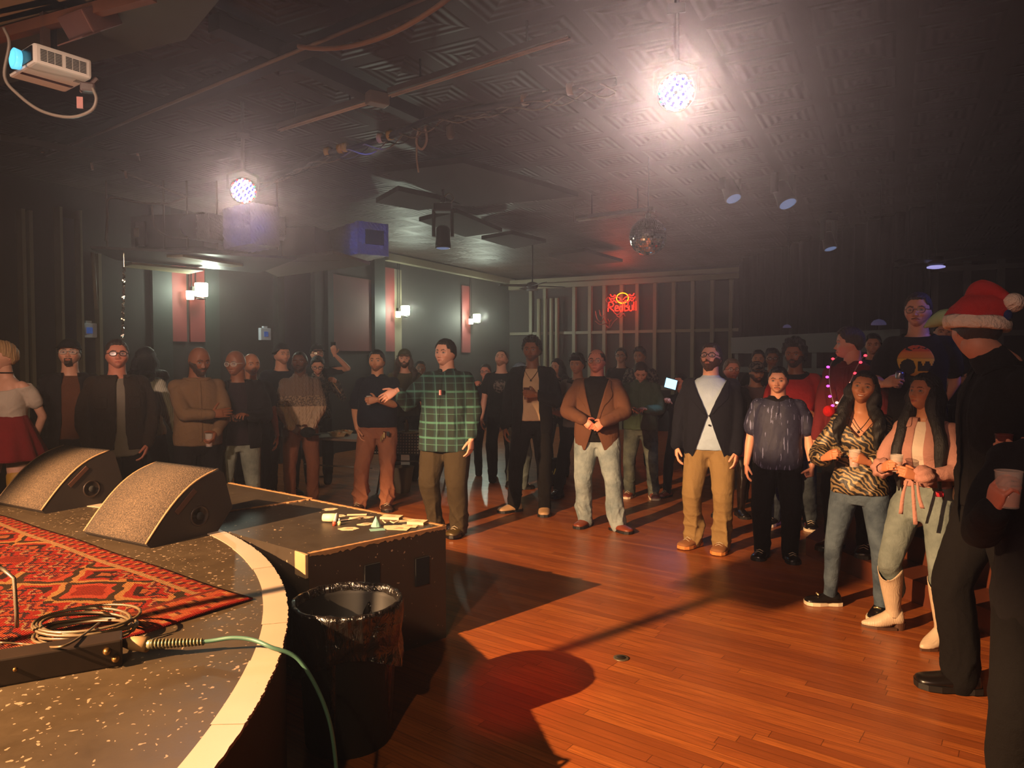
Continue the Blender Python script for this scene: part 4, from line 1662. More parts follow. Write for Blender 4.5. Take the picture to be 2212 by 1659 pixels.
def sstep(x, a, b):
    t = np.clip((x - a) / (b - a), 0, 1)
    return t * t * (3 - 2 * t)


def head_shape(sub, fem=0., jaw=1., wide=1., nose=1., smile=0., chin=0.):
    """unit head: height 1, centre 0, face towards -y. returns verts, faces"""
    N_, Fc = ICO[sub]
    x, y, z = N_[:, 0].copy(), N_[:, 1].copy(), N_[:, 2].copy()
    # pull more vertices to the front
    X, Y, Z = x * .352 * wide, y * .42, z * .5
    fr = sstep(-Y, .02, .30)                       # frontness
    # cranium fuller at the back and top
    Y = np.where(Y > 0, Y * (1.06 + .06 * sstep(Z, -.1, .25)), Y)
    # flatten the sides
    X = np.sign(X) * (np.abs(X) ** .92) * (.335 ** .08)
    # jaw taper
    t = np.clip((-.06 - Z) / .44, 0, 1)
    X *= 1 - (.36 - .10 * (jaw - 1) * 2 + .04 * fem) * t ** 1.25
    # the lower back of the head recedes into the neck
    Y = np.where(Y > 0, Y * (1 - .62 * t ** .8), Y)
    # face plane
    Y = np.where(Y < -.30, -.30 + (Y + .30) * .62, Y)
    # the chin and jaw come forward
    Y -= .085 * fr * g_(Z + .42, .12) * g_(X, .16) + .02 * chin * g_(Z + .42, .08) * g_(X, .1)
    Y -= .03 * g_(Z + .30, .15) * g_(X, .2) * fr
    # forehead
    Y -= .012 * g_(Z - .22, .14) * fr
    # brow, sockets, eye balls
    Y -= (.022 - .012 * fem) * g_(Z - .075, .035) * g_(np.abs(X) - .13, .09) * fr
    for sx in (-1, 1):
        r2 = ((X - sx * .145) / .085) ** 2 + ((Z - .005) / .055) ** 2
        Y += .042 * np.exp(-r2) * fr
        r3 = ((X - sx * .145) / .050) ** 2 + ((Z + .0) / .036) ** 2
        Y -= .022 * np.exp(-r3 ** 1.5) * fr
        # cheek bones
        Y -= .018 * g_(X - sx * .19, .07) * g_(Z + .13, .06) * fr
        X += sx * .012 * g_(np.abs(X) - .27, .06) * g_(Z + .10, .08) * (np.sign(X) == sx)
    Y += .018 * g_(X, .035) * g_(Z - .02, .04) * fr        # nose root
    # nose
    nz = np.clip((.03 - Z) / .19, 0, 1) * (Z > -.185)
    nz = np.where(Z <= -.16, np.clip((Z + .205) / .045, 0, 1), nz)
    wdt = .034 + .028 * np.clip((-.04 - Z) / .12, 0, 1)
    Y -= .105 * nose * nz ** 1.15 * g_(X, wdt) * fr
    for sx in (-1, 1):
        Y -= .030 * g_(X - sx * .055, .024) * g_(Z + .160, .024) * fr
        Y += .012 * g_(X - sx * .028, .012) * g_(Z + .192, .012) * fr
    # mouth
    sm = .03 * smile * (np.abs(X) / .1) ** 2
    Zm = Z - sm
    Y -= .030 * g_(X, .095 + .02 * smile) * g_(Zm + .258, .020) * fr
    Y -= .030 * g_(X, .075 + .02 * smile) * g_(Zm + .305, .024) * fr
    Y += .020 * g_(X, .085 + .025 * smile) * g_(Zm + .280, .008) * fr
    Y += .012 * g_(X, .05) * g_(Z + .345, .02) * fr
    Y -= .014 * g_(X, .02) * g_(Z + .225, .02) * fr * 0
    return np.stack([X, Y, Z], 1), Fc


def head_paint(V, skin, lip, brow, hairc, beard, style, smile=0., fem=0., shadow_beard=None, mous=None):
    X, Y, Z = V.T
    fr = Y < -.12
    C = np.tile(np.array(skin), (len(V), 1))

    def blend(mask, col, k=1.):
        m = np.clip(mask, 0, 1)[:, None] * k
        C[:] = C * (1 - m) + np.array(col) * m
    sk = np.array(skin)
    rosy = np.array([sk[0] * 1.05, sk[1] * .72, sk[2] * .66])
    blend(g_(np.abs(X) - .19, .07) * g_(Z + .15, .07) * fr, rosy, .45)
    blend(g_(X, .05) * g_(Z + .15, .04) * fr, rosy, .4)
    sm = .03 * smile * (np.abs(X) / .1) ** 2
    Zm = Z - sm
    lw = .115 + .02 * smile
    lipm = (np.abs(X) < lw) & (np.abs(Zm + .282) < (.040 if fem else .032) * (1 - (np.abs(X) / lw) ** 2)) & fr
    blend(lipm.astype(float), lip, .85)
    if smile > .5:
        tm = (np.abs(X) < .085) & (np.abs(Zm + .281) < .014 * (1 - (np.abs(X) / .09) ** 2)) & fr
        blend(tm.astype(float), (.75, .7, .62))
    else:
        tm = (np.abs(X) < .095) & (np.abs(Zm + .281) < .0055) & fr
        blend(tm.astype(float), np.array(lip) * .3)
    # brows
    ax = np.abs(X)
    bz = .088 + .020 * np.sin(np.clip((ax - .06) / .17, 0, 1) * PI) - .012 * np.clip((ax - .18) / .05, 0, 1)
    bm_ = (np.abs(Z - bz) < (.014 if fem else .019) * (1 - .4 * (ax > .19))) & (ax > .055) & (ax < .235) & fr
    blend(bm_.astype(float), brow, .85)
    # eyes
    for sx in (-1, 1):
        ex = (X - sx * .145) / .062
        ez = (Z - .0)
        up, dn_ = .028 * (1 - ex ** 2), -.018 * (1 - ex ** 2)
        ins = (np.abs(ex) < 1) & (ez < up) & (ez > dn_) & fr
        lid = (np.abs(ex) < 1.12) & (ez < up + .013) & (ez > dn_ - .005) & fr
        blend(lid.astype(float), np.array(skin) * .16 if fem else np.array(skin) * .28, .9)
        blend(ins.astype(float), (.30, .26, .24))
        ir = ((X - sx * .145) ** 2 + (Z - .006) ** 2) < .024 ** 2
        blend((ir & ins).astype(float), (.03, .018, .01))
    if beard and beard[0] in ('full', 'long', 'goatee'):
        if beard[0] == 'goatee':
            m = (np.abs(X) < .13) & (Z < -.215) & fr
        else:
            m = (Z < -.215 + .06 * g_(np.abs(X), .07) + .18 * sstep(np.abs(X), .17, .28)) & (Y < .06)
        blend((m & ~lipm).astype(float), srgb(beard[1]), .9)
    if shadow_beard is not None:
        m = sstep(-Z, .17, .26) * (Y < .02) * (1 - g_(X, .05) * g_(Z + .22, .02) * 0)
        m = m * (~lipm)
        blend(m, shadow_beard, .55)
    return C


M_SKIN = None


def skin_mat():
    t = NT('skin')
    a = t.n('Attribute')
    a.attribute_name = 'Tint'
    v = t.coords()
    n = t.noise(v, 28, 4)
    c = t.mix(t.math('MULTIPLY', n, .25), a.outputs['Color'], srgb('#7c3a2c'), 'MULTIPLY')
    t.p('Base Color', c)
    t.p('Roughness', .48)
    t.p('Specular IOR Level', .35)
    t.p('Subsurface Weight', .0)
    return t.m


M_SKIN = skin_mat()


def hair_mat(name, col):
    nm = 'hair_' + name
    if nm in MATS:
        return MATS[nm]
    t = NT(nm)
    c = srgb(col)
    v = t.coords(scale=(1, 1, .18))
    n = t.noise(v, 150, 4, .7)
    t.p('Base Color', t.mix(n, tuple(x * .5 for x in c), tuple(min(1, x * 1.5) for x in c)))
    t.p('Roughness', .5)
    t.p('Specular IOR Level', .4)
    t.bump(n, .6, .01)
    MATS[nm] = t.m
    return t.m


# ---- surfaces grown from overlapping closed shapes
def ring_solid(rings, n=28, sup=2.3):
    """rings: (cx, cy, z, rx, ry) from bottom to top"""
    V, Fc = [], []
    for cx, cy, z, rx, ry in rings:
        for j in range(n):
            a = 2 * PI * j / n
            ca, sa = math.cos(a), math.sin(a)
            V.append((cx + rx * math.copysign(abs(ca) ** (2 / sup), ca), cy + ry * math.copysign(abs(sa) ** (2 / sup), sa), z))
    for i in range(len(rings) - 1):
        for j in range(n):
            Fc.append((i * n + j, i * n + (j + 1) % n, (i + 1) * n + (j + 1) % n, (i + 1) * n + j))
    Fc.append(tuple(range(n))[::-1])
    Fc.append(tuple((len(rings) - 1) * n + j for j in range(n)))
    return V, Fc


def interp_rings(rings, m=3):
    R_ = np.array(rings)
    out = []
    n = len(R_)
    for i in range(n - 1):
        a, b, c, d = R_[max(i - 1, 0)], R_[i], R_[i + 1], R_[min(i + 2, n - 1)]
        for k_ in range(m):
            t = k_ / m
            out.append(.5 * (2 * b + (c - a) * t + (2 * a - 5 * b + 4 * c - d) * t * t + (3 * b - a - 3 * c + d) * t ** 3))
    out.append(R_[-1])
    return [tuple(r) for r in out]


def limb(b, pts, rad, n=14, m=4, squash=None):
    """tapered round limb through the points (smoothed), with round ends"""
    P = smooth_path(pts, m) if len(pts) > 2 else [Vector(p) for p in pts]
    k_ = len(P)
    src = np.linspace(0, 1, len(rad))
    rr = list(np.interp(np.linspace(0, 1, k_), src, rad))
    b.tube(P, rr, n, squash=squash)
    b.ball(P[0], rr[0] * .98, sub=2)
    b.ball(P[-1], rr[-1] * .98, sub=2)


def grow(b, voxel, it=3, fac=.5):
    """voxel-union the closed shapes in b and smooth them; returns verts (n,3), faces"""
    me = bpy.data.meshes.new('tmp')
    me.from_pydata([tuple(v) for v in b.V], [], b.F)
    o = bpy.data.objects.new('tmp', me)
    COL.objects.link(o)
    r = o.modifiers.new('r', 'REMESH')
    r.mode = 'VOXEL'
    r.voxel_size = voxel
    if it:
        s_ = o.modifiers.new('s', 'SMOOTH')
        s_.iterations = it
        s_.factor = fac
    dg = bpy.context.evaluated_depsgraph_get()
    m2 = bpy.data.meshes.new_from_object(o.evaluated_get(dg))
    V = np.empty(len(m2.vertices) * 3)
    m2.vertices.foreach_get('co', V)
    V = V.reshape(-1, 3)
    Fc = [tuple(p.vertices) for p in m2.polygons]
    N_ = np.empty(len(m2.vertices) * 3)
    m2.vertices.foreach_get('normal', N_)
    bpy.data.objects.remove(o)
    bpy.data.meshes.remove(me)
    bpy.data.meshes.remove(m2)
    return V, Fc, N_.reshape(-1, 3)


def folds(V, N_, amp, freq=26, seed=0, zs=None, stretch=(1, 1, .45)):
    """cloth creases: ridged sums of waves, stronger where zs says"""
    rg = np.random.default_rng(seed)
    d = np.zeros(len(V))
    for k_ in range(5):
        dr = rg.normal(size=3) * np.array(stretch)
        dr /= np.linalg.norm(dr)
        f = freq * (.6 + .35 * k_)
        ph_ = rg.random() * 6.28
        warp = np.sin(V @ rg.normal(size=3) * 9 + ph_) * 1.2
        w_ = np.sin(V @ dr * f + ph_ + warp)
        d += (1 - np.abs(w_)) ** 2 / (1 + .5 * k_)
    d -= d.mean()
    if zs is not None:
        d *= zs(V)
    return V + N_ * (amp * d)[:, None]


def relax_rim(V, Fc, it=6):
    """evens out a stepped cut: slides the open edge towards its neighbours on that edge"""
    cnt = {}
    for f in Fc:
        for i in range(len(f)):
            e = (min(f[i], f[i - 1]), max(f[i], f[i - 1]))
            cnt[e] = cnt.get(e, 0) + 1
    nb = {}
    for (a_, c_), k_ in cnt.items():
        if k_ == 1:
            nb.setdefault(a_, []).append(c_)
            nb.setdefault(c_, []).append(a_)
    ids = [k_ for k_, v_ in nb.items() if len(v_) == 2]
    if not ids:
        return V
    A_ = np.array(ids)
    B_ = np.array([nb[k_] for k_ in ids])
    V = V.copy()
    for _ in range(it):
        V[A_] = V[A_] * .4 + .6 * V[B_].mean(axis=1)
    return V


# ---- hands
def hand_mesh(pose):
    """wrist at origin, fingers along +z, thumb on +x side, palm faces -y. metres, adult"""
    b = MB()
    cur = {'relax': (18, 28, 18), 'grip': (38, 62, 38), 'fist': (75, 88, 50), 'flat': (6, 8, 6), 'hold': (28, 50, 30), 'point': (10, 8, 5)}[pose]
    b.ball((0, 0, .02), (.027, .017, .03))
    V, Fc = ring_solid([(0, 0, -.03, .024, .019), (0, 0, .0, .026, .018), (.002, 0, .03, .036, .017), (.001, 0, .06, .041, .016), (0, .0, .085, .040, .014), (0, .0, .093, .034, .010)], 18)
    b.add(V, Fc)
    b.ball((.024, -.008, .035), (.016, .014, .030))
    fx = (.030, .010, -.011, -.030)
    ln = ((.042, .026, .022), (.046, .029, .023), (.043, .027, .022), (.034, .020, .019))
    for i in range(4):
        k_ = 1.0 + .10 * (i - 1.5) * .6
        p = Vector((fx[i], 0, .086 - .004 * abs(i - 1.2)))
        a = 0
        pts = [p - Vector((0, 0, .02)), p]
        sp = math.radians((4, 1, -2, -6)[i] if pose in ('relax', 'flat', 'hold', 'point') else 0)
        for j in range(3):
            c = cur[j] * k_
            if pose == 'point' and i > 0:
                c = (70, 80, 45)[j]
            a += math.radians(c)
            dv_ = Vector((math.sin(sp) * math.cos(a), -math.sin(a), math.cos(a)))
            p = p + dv_ * ln[i][j]
            pts.append(p)
        r0 = (.0095, .0098, .0093, .0082)[i]
        b.tube(pts, [r0, r0, r0 * .92, r0 * .86, r0 * .72], 10)
        for q, r in zip(pts, (r0, r0, r0 * .95, r0 * .88, r0 * .74)):
            b.ball(q, r, sub=1)
    th = {'relax': (.5, -.35, .8), 'grip': (.55, -.95, .35), 'fist': (.1, -.9, .5), 'flat': (.75, -.1, .65), 'hold': (.55, -.85, .45), 'point': (.2, -.8, .6)}[pose]
    d1 = Vector(th).normalized()
    d2 = (d1 + Vector((-.25 if pose in ('grip', 'fist', 'hold', 'point') else -.05, -.15, .25))).normalized()
    p0 = Vector((.024, -.006, .020))
    p1 = p0 + (d1 + Vector((.5, 0, .1))).normalized() * .034
    p2 = p1 + d1 * .032
    p3 = p2 + d2 * .026
    b.tube([p0, p1, p2, p3], [.013, .0125, .0105, .0085], 10)
    for q, r in ((p1, .0122), (p2, .0105), (p3, .0086)):
        b.ball(q, r, sub=1)
    V, Fc, N_ = grow(b, .0036, 2)
    return V, Fc


HANDS = {}


def get_hand(pose):
    if pose not in HANDS:
        HANDS[pose] = hand_mesh(pose)
    return HANDS[pose]


def frame(zdir, ydir):
    z = Vector(zdir).normalized()
    y = Vector(ydir)
    y = (y - z * y.dot(z))
    if y.length < 1e-4:
        y = Vector((1, 0, 0)) - z * z.x
    y.normalize()
    x = y.cross(z)
    return Matrix((x, y, z)).transposed()


def ik(S_, T_, l1, l2, pole):
    S_, T_ = Vector(S_), Vector(T_)
    d = T_ - S_
    L = min(d.length, (l1 + l2) * .995)
    L = max(L, abs(l1 - l2) * 1.05)
    u = d.normalized()
    T_ = S_ + u * L
    a = (l1 * l1 - l2 * l2 + L * L) / (2 * L)
    h_ = math.sqrt(max(l1 * l1 - a * a, 0))
    p = Vector(pole)
    p = (p - u * p.dot(u)).normalized()
    return S_ + u * a + p * h_, T_


# wrist targets as fractions of the height, arm 'a' at image left (-x), mirrored for 'b'
POSE = {
    'down': dict(w=(-.150, -.015, .485), pole=(-.25, 1, 0), hand='relax', hd=(0.02, -.12, -1), palm=(1, .25, 0)),
    'pocket': dict(w=(-.118, -.045, .515), pole=(-.45, 1, 0), hand='relax', hd=(.25, -.15, -1), palm=(1, .1, 0)),
    'clasp': dict(w=(-.058, -.125, .530), pole=(-1, .45, -.2), hand='grip', hd=(.75, -.25, -.55), palm=(.1, 1, -.2)),
    'belly': dict(w=(-.062, -.150, .645), pole=(-.7, .4, -.8), hand='grip', hd=(1, -.2, -.1), palm=(.1, 1, 0)),
    'phone': dict(w=(-.060, -.165, .655), pole=(-.6, .3, -1), hand='hold', hd=(.5, -.75, .25), palm=(.3, -.3, -1)),
    'cup': dict(w=(-.050, -.165, .690), pole=(-.5, .25, -1), hand='grip', hd=(.6, -.55, .35), palm=(.55, .35, -.1)),
    'cross': dict(w=(.02, -.150, .665), pole=(-.6, .2, -.9), hand='relax', hd=(1, .05, .1), palm=(0, 1, -.2)),
    'back': dict(w=(-.055, .11, .52), pole=(-1, .3, 0), hand='relax', hd=(.8, .1, -.4), palm=(0, -1, 0)),
    'raise': dict(w=(-.05, -.19, .90), pole=(-1, -.1, -.6), hand='grip', hd=(.1, -.2, 1), palm=(0, 1, 0)),
}

SKINT = {'pale': '#e0a88c', 'fair': '#d79c7e', 'tan': '#b87c58', 'brown': '#8a5638', 'dark': '#5a3524', 'red': '#d48a70', 'olive': '#c48c66'}
PEOPLE = []


def person(label, px, ytop, D, z0=0., yaw=0., W=1., belly=0., skin='fair', hair=('short', 'brown', '#2c1c12'), head=(0, 0), roll=0,
           beard=None, glasses=None, fem=0., smile=0., a='down', b='down', top=None, bottom=None, shoes=None, legs=None, near=False,
           hh=1.0, hsh=(0, 0), sx=0., group=None, jaw=1., hat=None, extra=None, stub=None):
    """px, ytop: picture column of the head and row of its crown; D depth.  a/b arm poses."""
    crown = at_y(px, ytop, D)
    H = crown.z - z0
    face_cam = math.atan2(crown.x, crown.y)         # angle that makes yaw 0 look at the viewer
    root = empty('person', (crown.x - sx, D, z0), yaw * PI / 180 - face_cam)
    tag(root, label, 'person', group)
    Hm = H
    seed = int(px * 7 + ytop) % 9973
    rg = np.random.default_rng(seed)
    K = Hm
    sw = .103 * (1 - .10 * fem) * (.75 + .25 * W)
    hw = .052 * (1 + .1 * fem) * (.6 + .4 * W)

    def U(v): return Vector((v[0] * K, v[1] * K, v[2] * K))
    # ---------------- skeleton
    Sh = {-1: U((-sw, .008, .804)), 1: U((sw, .008, .804))}
    lg = legs or {}
    ank = {s_: U(lg.get(s_, (s_ * .068, .0, .042))) for s_ in (-1, 1)}
    hip = {s_: U((s_ * hw, .0, .515)) for s_ in (-1, 1)}
    knee = {}
    for s_ in (-1, 1):
        kn, an = ik(hip[s_], ank[s_], .245 * K, .238 * K, (s_ * .25, -1, 0))
        knee[s_], ank[s_] = kn, an
    arms = {}
    for s_, sp in ((-1, a), (1, b)):
        base = dict(POSE[sp] if isinstance(sp, str) else {**POSE[sp.get('base', 'down')], **{k_: v_ for k_, v_ in sp.items() if k_ != 'base'}})
        absd = not isinstance(sp, str) and sp.get('abs')

        def mir(v): return Vector(v) if (s_ == -1) else Vector((-v[0], v[1], v[2]))
        w_ = Vector(base['w'])
        if s_ == 1:
            w_.x = -w_.x
        w_.x += math.copysign(1, s_) * .02 * (W - 1) if not absd and abs(w_.x) > .1 else 0
        w_.y -= belly * .05 if w_.y < -.08 else 0
        el, wr = ik(Sh[s_], U(w_), .172 * K, .150 * K, mir(base['pole']))
        arms[s_] = dict(el=el, wr=wr, hd=mir(base['hd']), palm=mir(base['palm']), hand=base['hand'])
    # ---------------- body
    B = MB()
    body_r = [(0, .0, .47, .070, .050), (0, .0, .52, .085, .056), (0, .0, .56, .083, .054), (0, 0, .61, .074, .050), (0, 0, .67, .080, .054), (0, .0, .73, .094, .060),
              (0, .004, .78, .088, .056), (0, .008, .818, .070, .046), (0, .010, .838, .045, .036), (0, .008, .86, .031, .031)]
    if fem:
        body_r = [(x, y, z, rx * (1.02 if z < .57 else .90), ry * .95) for x, y, z, rx, ry in body_r]
    body_r = [(x * K, y * K, z * K, rx * K * (.7 + .3 * W) * .93, ry * K * (.6 + .4 * W) * .93) for x, y, z, rx, ry in body_r]
    V, Fc = ring_solid(interp_rings(body_r), 24)
    B.add(V, Fc)
    # neck to skull
    hy, hp = math.radians(head[0]), math.radians(head[1])
    nb, nt_ = U((0, .010, .835)), U((hsh[0], -.002 + hsh[1], .895))
    nr = .0365 * K * (1 - .16 * fem) * (.8 + .2 * W)
    limb(B, [nb, (nb + nt_) / 2, nt_], [nr * 1.15, nr, nr * 1.0], 16)
    for s_ in (-1, 1):
        A = arms[s_]
        sc = (1 - .18 * fem) * (.75 + .25 * W)
        limb(B, [Sh[s_] + U((-s_ * .02, 0, -.005)), Sh[s_] + (A['el'] - Sh[s_]) * .3, A['el']], [.031 * K * sc, .029 * K * sc, .0225 * K * sc])
        limb(B, [A['el'], A['el'] + (A['wr'] - A['el']) * .35, A['wr']], [.0235 * K * sc, .0235 * K * sc, .0150 * K * sc])
        limb(B, [hip[s_], hip[s_] + (knee[s_] - hip[s_]) * .4, knee[s_]], [.050 * K * (.6 + .4 * W), .046 * K * (.6 + .4 * W), .025 * K])
        limb(B, [knee[s_], knee[s_] + (ank[s_] - knee[s_]) * .35, ank[s_]], [.025 * K, .022 * K, .013 * K])
        ft = ank[s_] + U((0, -.022, -.018))
        limb(B, [ank[s_] + U((0, .005, -.01)), ft], [.013 * K, .010 * K], 10)
    vox = .010 if near else .0125
    V, Fc, N_ = grow(B, vox * K / 1.75, 4)
    skc = np.array(srgb(SKINT.get(skin, skin)))
    Vs, Fs, Cs = [V], [Fc], [np.tile(skc, (len(V), 1))]
    off = len(V)
    # hands
    gripw = {}
    hs = K / 1.78 * (1 - .08 * fem)
    for s_ in (-1, 1):
        A = arms[s_]
        if A['hand'] is None:
            continue
        HV, HF = get_hand(A['hand'])
        HV = HV.copy()
        # the thumb sits on +x; pick the mirror so it points up / forward naturally
        Fm = frame(A['hd'], -A['palm'])
        # right hand (s=-1 when facing viewer): mirrored x
        th = Vector(Fm.col[0])
        want = Vector((0, -1, .6)) if A['hand'] in ('relax',) and A['hd'].z < -.5 else Vector((0, -.1, 1))
        if th.dot(want) < 0:
            HV[:, 0] *= -1
            HF = [f[::-1] for f in HF]
        M3 = np.array([list(r) for r in Fm])
        P_ = (HV * hs) @ M3.T + np.array(A['wr'])
        Vs.append(P_)
        Fs.append([tuple(i + off for i in f) for f in HF])
        off += len(P_)
        Cs.append(np.tile(skc * np.array([1.0, .93, .9]), (len(P_), 1)))
        gripw[s_] = (Vector(A['wr']) + Vector(Fm.col[2]) * .085 * hs - Vector(Fm.col[1]) * .035 * hs, Fm)
    # head
    hh_ = .137 * K * hh * (1 if not fem else .985)
    sub = 6 if near else 5
    HV, HF = head_shape(sub, fem, jaw, 1.0 + .05 * (W - 1), 1.0 - .15 * fem, smile)
    bc = srgb(hair[2]) if hair[2] else skc * .3
    lipc = skc * np.array([.82, .52, .50]) if not fem else skc * np.array([.80, .38, .38])
    sb = None
    if beard and beard[0] == 'stubble':
        sb = np.array(srgb(beard[1]))
    HC = head_paint(HV, skc, lipc, np.array(bc) * .7, bc, beard, hair[0], smile, fem, sb)
    # ears
    eb = MB()
    for s_ in (-1, 1):
        Me = Matrix.Translation((s_ * .325, .05, -.03)) @ Matrix.Rotation(-s_ * .45, 4, 'Z') @ Matrix.Diagonal((.030, .062, .098, 1))
        k0 = len(eb.V)
        eb.ball((0, 0, 0), 1, sub=3)
        eb.xf(Me, k0)
    EV = np.array([tuple(v) for v in eb.V])
    # cup the ear
    r_ = ((EV[:, 1] - .04) / .045) ** 2 + ((EV[:, 2] + .03) / .075) ** 2
    EV[:, 0] -= np.sign(EV[:, 0]) * .020 * np.exp(-r_)
    EF = [tuple(i + len(HV) for i in f) for f in eb.F]
    HVe = np.vstack([HV, EV])
    HCe = np.vstack([HC, np.tile(skc * np.array([1.0, .85, .8]), (len(EV), 1))])
    Rh = Matrix.Rotation(hy, 3, 'Z') @ Matrix.Rotation(math.radians(roll), 3, 'Y') @ Matrix.Rotation(-hp, 3, 'X')
    R3 = np.array([list(r) for r in Rh])
    piv = np.array(U((hsh[0], .004 + hsh[1], .885)))
    hc = np.array([hsh[0] * K, (hsh[1] - .010) * K, (.885 * K)]) + np.array([0, 0, K - .885 * K - hh_ / 2])

    def head_xf(P):
        q = P * hh_ + hc
        return (q - piv) @ R3.T + piv
    Vs.append(head_xf(HVe))
    Fs.append([tuple(int(i) + off for i in f) for f in HF] + [tuple(i + off for i in f) for f in EF])
    Cs.append(HCe)
    VV = np.vstack(Vs)
    FF = [f for fs in Fs for f in fs]
    bo = mesh_np('body', VV, FF, M_SKIN, root, True)
    at_ = bo.data.color_attributes.new('Tint', 'FLOAT_COLOR', 'POINT')
    cc4 = np.ones((len(VV), 4))
    cc4[:, :3] = np.vstack(Cs)
    at_.data.foreach_set('color', cc4.ravel())

    # ---------------- head dressing
    X, Y_, Z = HV.T
    HFa = np.asarray(HF)

    def shell(name, mask, offv, mat, smooth=True, noise=0., under=.02, thick=.0):
        m = mask[HFa].all(axis=1)
        fs = HFa[m]
        if len(fs) == 0:
            return None
        idx = np.unique(fs)
        mp = -np.ones(len(HV), int)
        mp[idx] = np.arange(len(idx))
        P = HV[idx].copy()
        dirn = P - np.array([0, .03, -.02])
        dirn /= np.linalg.norm(dirn, axis=1)[:, None]
        # vertices on the open rim stay on the skin
        cnt = np.zeros(len(HV))
        allc = np.zeros(len(HV))
        np.add.at(cnt, fs.ravel(), 1)
        np.add.at(allc, HFa.ravel(), 1)
        rim = (cnt < allc)[idx]
        ov = (offv[idx] if isinstance(offv, np.ndarray) else np.full(len(idx), offv))
        if noise:
            nn = np.sin(P @ rg.normal(size=3) * 22 + 1) * np.sin(P @ rg.normal(size=3) * 30) + .6 * np.sin(P @ rg.normal(size=3) * 60)
            ov = ov * (1 + noise * nn)
        ov = np.where(rim, thick - .004, ov)
        P = relax_rim(P + dirn * ov[:, None], [tuple(f) for f in mp[fs]], 8)
        o = mesh_np(name, head_xf(P), mp[fs].tolist(), mat, root, smooth)
        return o
    hs_, hn, hcol = hair[:3]
    hm = hair_mat(hn, hcol) if hcol else None
    jag = .012 * np.sin(X * 60 + seed) + .008 * np.sin(X * 110)
    side = sstep(np.abs(X), .17, .29)
    frontline = .30 + jag - .17 * side * 1.0
    # scalp area
    scal = np.where(Y_ < -.02, Z > frontline - .12 * sstep(Y_, -.2, -.02) * side, Z > -.02 - .22 * sstep(Y_, .02, .25) + .0 * X)
    temple = (np.abs(X) > .24) & (Y_ < -.02) & (Y_ > -.17) & (Z > .0)
    scal = scal | temple
    if hs_ in ('short', 'side', 'curly', 'afro', 'long', 'tuft', 'medium'):
        topk = sstep(Z, .05, .45)
        base = {'short': .025, 'side': .03, 'curly': .06, 'afro': .12, 'long': .045, 'tuft': .03, 'medium': .05}[hs_]
        tp = {'short': .045, 'side': .055, 'curly': .07, 'afro': .10, 'long': .03, 'tuft': .10, 'medium': .04}[hs_]
        offv = base + tp * topk * (.6 + .4 * sstep(-Y_, -.3, .3))
        shell('hair', scal, offv, hm, noise={'curly': .35, 'afro': .22, 'tuft': .3, 'medium': .2}.get(hs_, .14))
    elif hs_ in ('buzz', 'recede'):
        ok = scal & ((Z < .33) | (Y_ > .05)) if hs_ == 'recede' else scal
        shell('hair', ok, .016, hm, noise=.1)
    if hs_ == 'long':
        lb = MB()
        n_l = 15
        L0 = hair[3] if len(hair) > 3 else .40
        for i in range(n_l):
            an = -1.85 + 3.7 * i / (n_l - 1)        # around the back, open at the face
            cx, cy = math.sin(an), math.cos(an)
            p0 = head_xf(np.array([[cx * .26, cy * .30 + .03, .22]]))[0]
            p1 = head_xf(np.array([[cx * .36, cy * .42 + .02, -.12]]))[0]
            p2 = head_xf(np.array([[cx * .38, cy * .40 + .05, -.48]]))[0]
            z_end = (.93 - L0 * (.9 + .15 * rg.random())) * K
            fwd = -.072 if abs(an) > 1.3 else .062 * (cy if cy > 0 else .5)
            p3 = np.array([cx * .075 * K, fwd * K if abs(an) > 1.3 else .07 * K * cy + .01 * K, (.93 * K + z_end) / 2 - .02 * K])
            p4 = np.array([cx * .070 * K + rg.normal() * .006, (fwd * 1.05 if abs(an) > 1.3 else .075 * cy) * K, z_end])
            wv = .010 * K * (hair[4] if len(hair) > 4 else .6)
            pts = smooth_path([p0, p1, p2, p3, p4], 6)
            pts = [p + Vector((wv * math.sin(j * .8 + i), wv * math.cos(j * .7 + i * 2), 0)) * (j / len(pts)) for j, p in enumerate(pts)]
            r_ = np.interp(np.linspace(0, 1, len(pts)), [0, .3, .75, 1], [.014, .024, .020, .004]) * K
            lb.tube(pts, list(r_), 8)
        LV, LF, LN = grow(lb, .010, 2)
        LV = folds(LV, LN, .003, 90, seed, stretch=(1, 1, .1))
        mesh_np('hair', LV, LF, hm, root, True)
    if beard and beard[0] in ('full', 'goatee', 'mous', 'long'):
        bm2 = hair_mat(beard[2] if len(beard) > 2 else 'b' + hn, beard[1])
        mouth = (np.abs(X) < .085) & (np.abs(Z + .283) < .030)
        if beard[0] in ('full', 'long'):
            low = (Z < -.225 + .06 * g_(np.abs(X), .07) + .17 * sstep(np.abs(X), .17, .28)) & (Y_ < .06) & (np.abs(X) < .34)
            low |= (np.abs(X) > .25) & (Y_ < .03) & (Y_ > -.10) & (Z < .0)
            m = low & ~mouth
        elif beard[0] == 'goatee':
            m = (np.abs(X) < .13) & (Z < -.215) & ~mouth & (Y_ < -.15)
        else:
            m = (np.abs(X) < .135) & (np.abs(Z + .232 + .10 * (np.abs(X) / .135) ** 2 * .5) < .022) & (Y_ < -.15)
        ov = .022 + .02 * sstep(-Z, .3, .45) * (3.2 if beard[0] == 'long' else 1)
        shell('beard' if beard[0] != 'mous' else 'moustache', m, ov if isinstance(ov, np.ndarray) else np.full(len(X), ov), bm2, noise=.25)
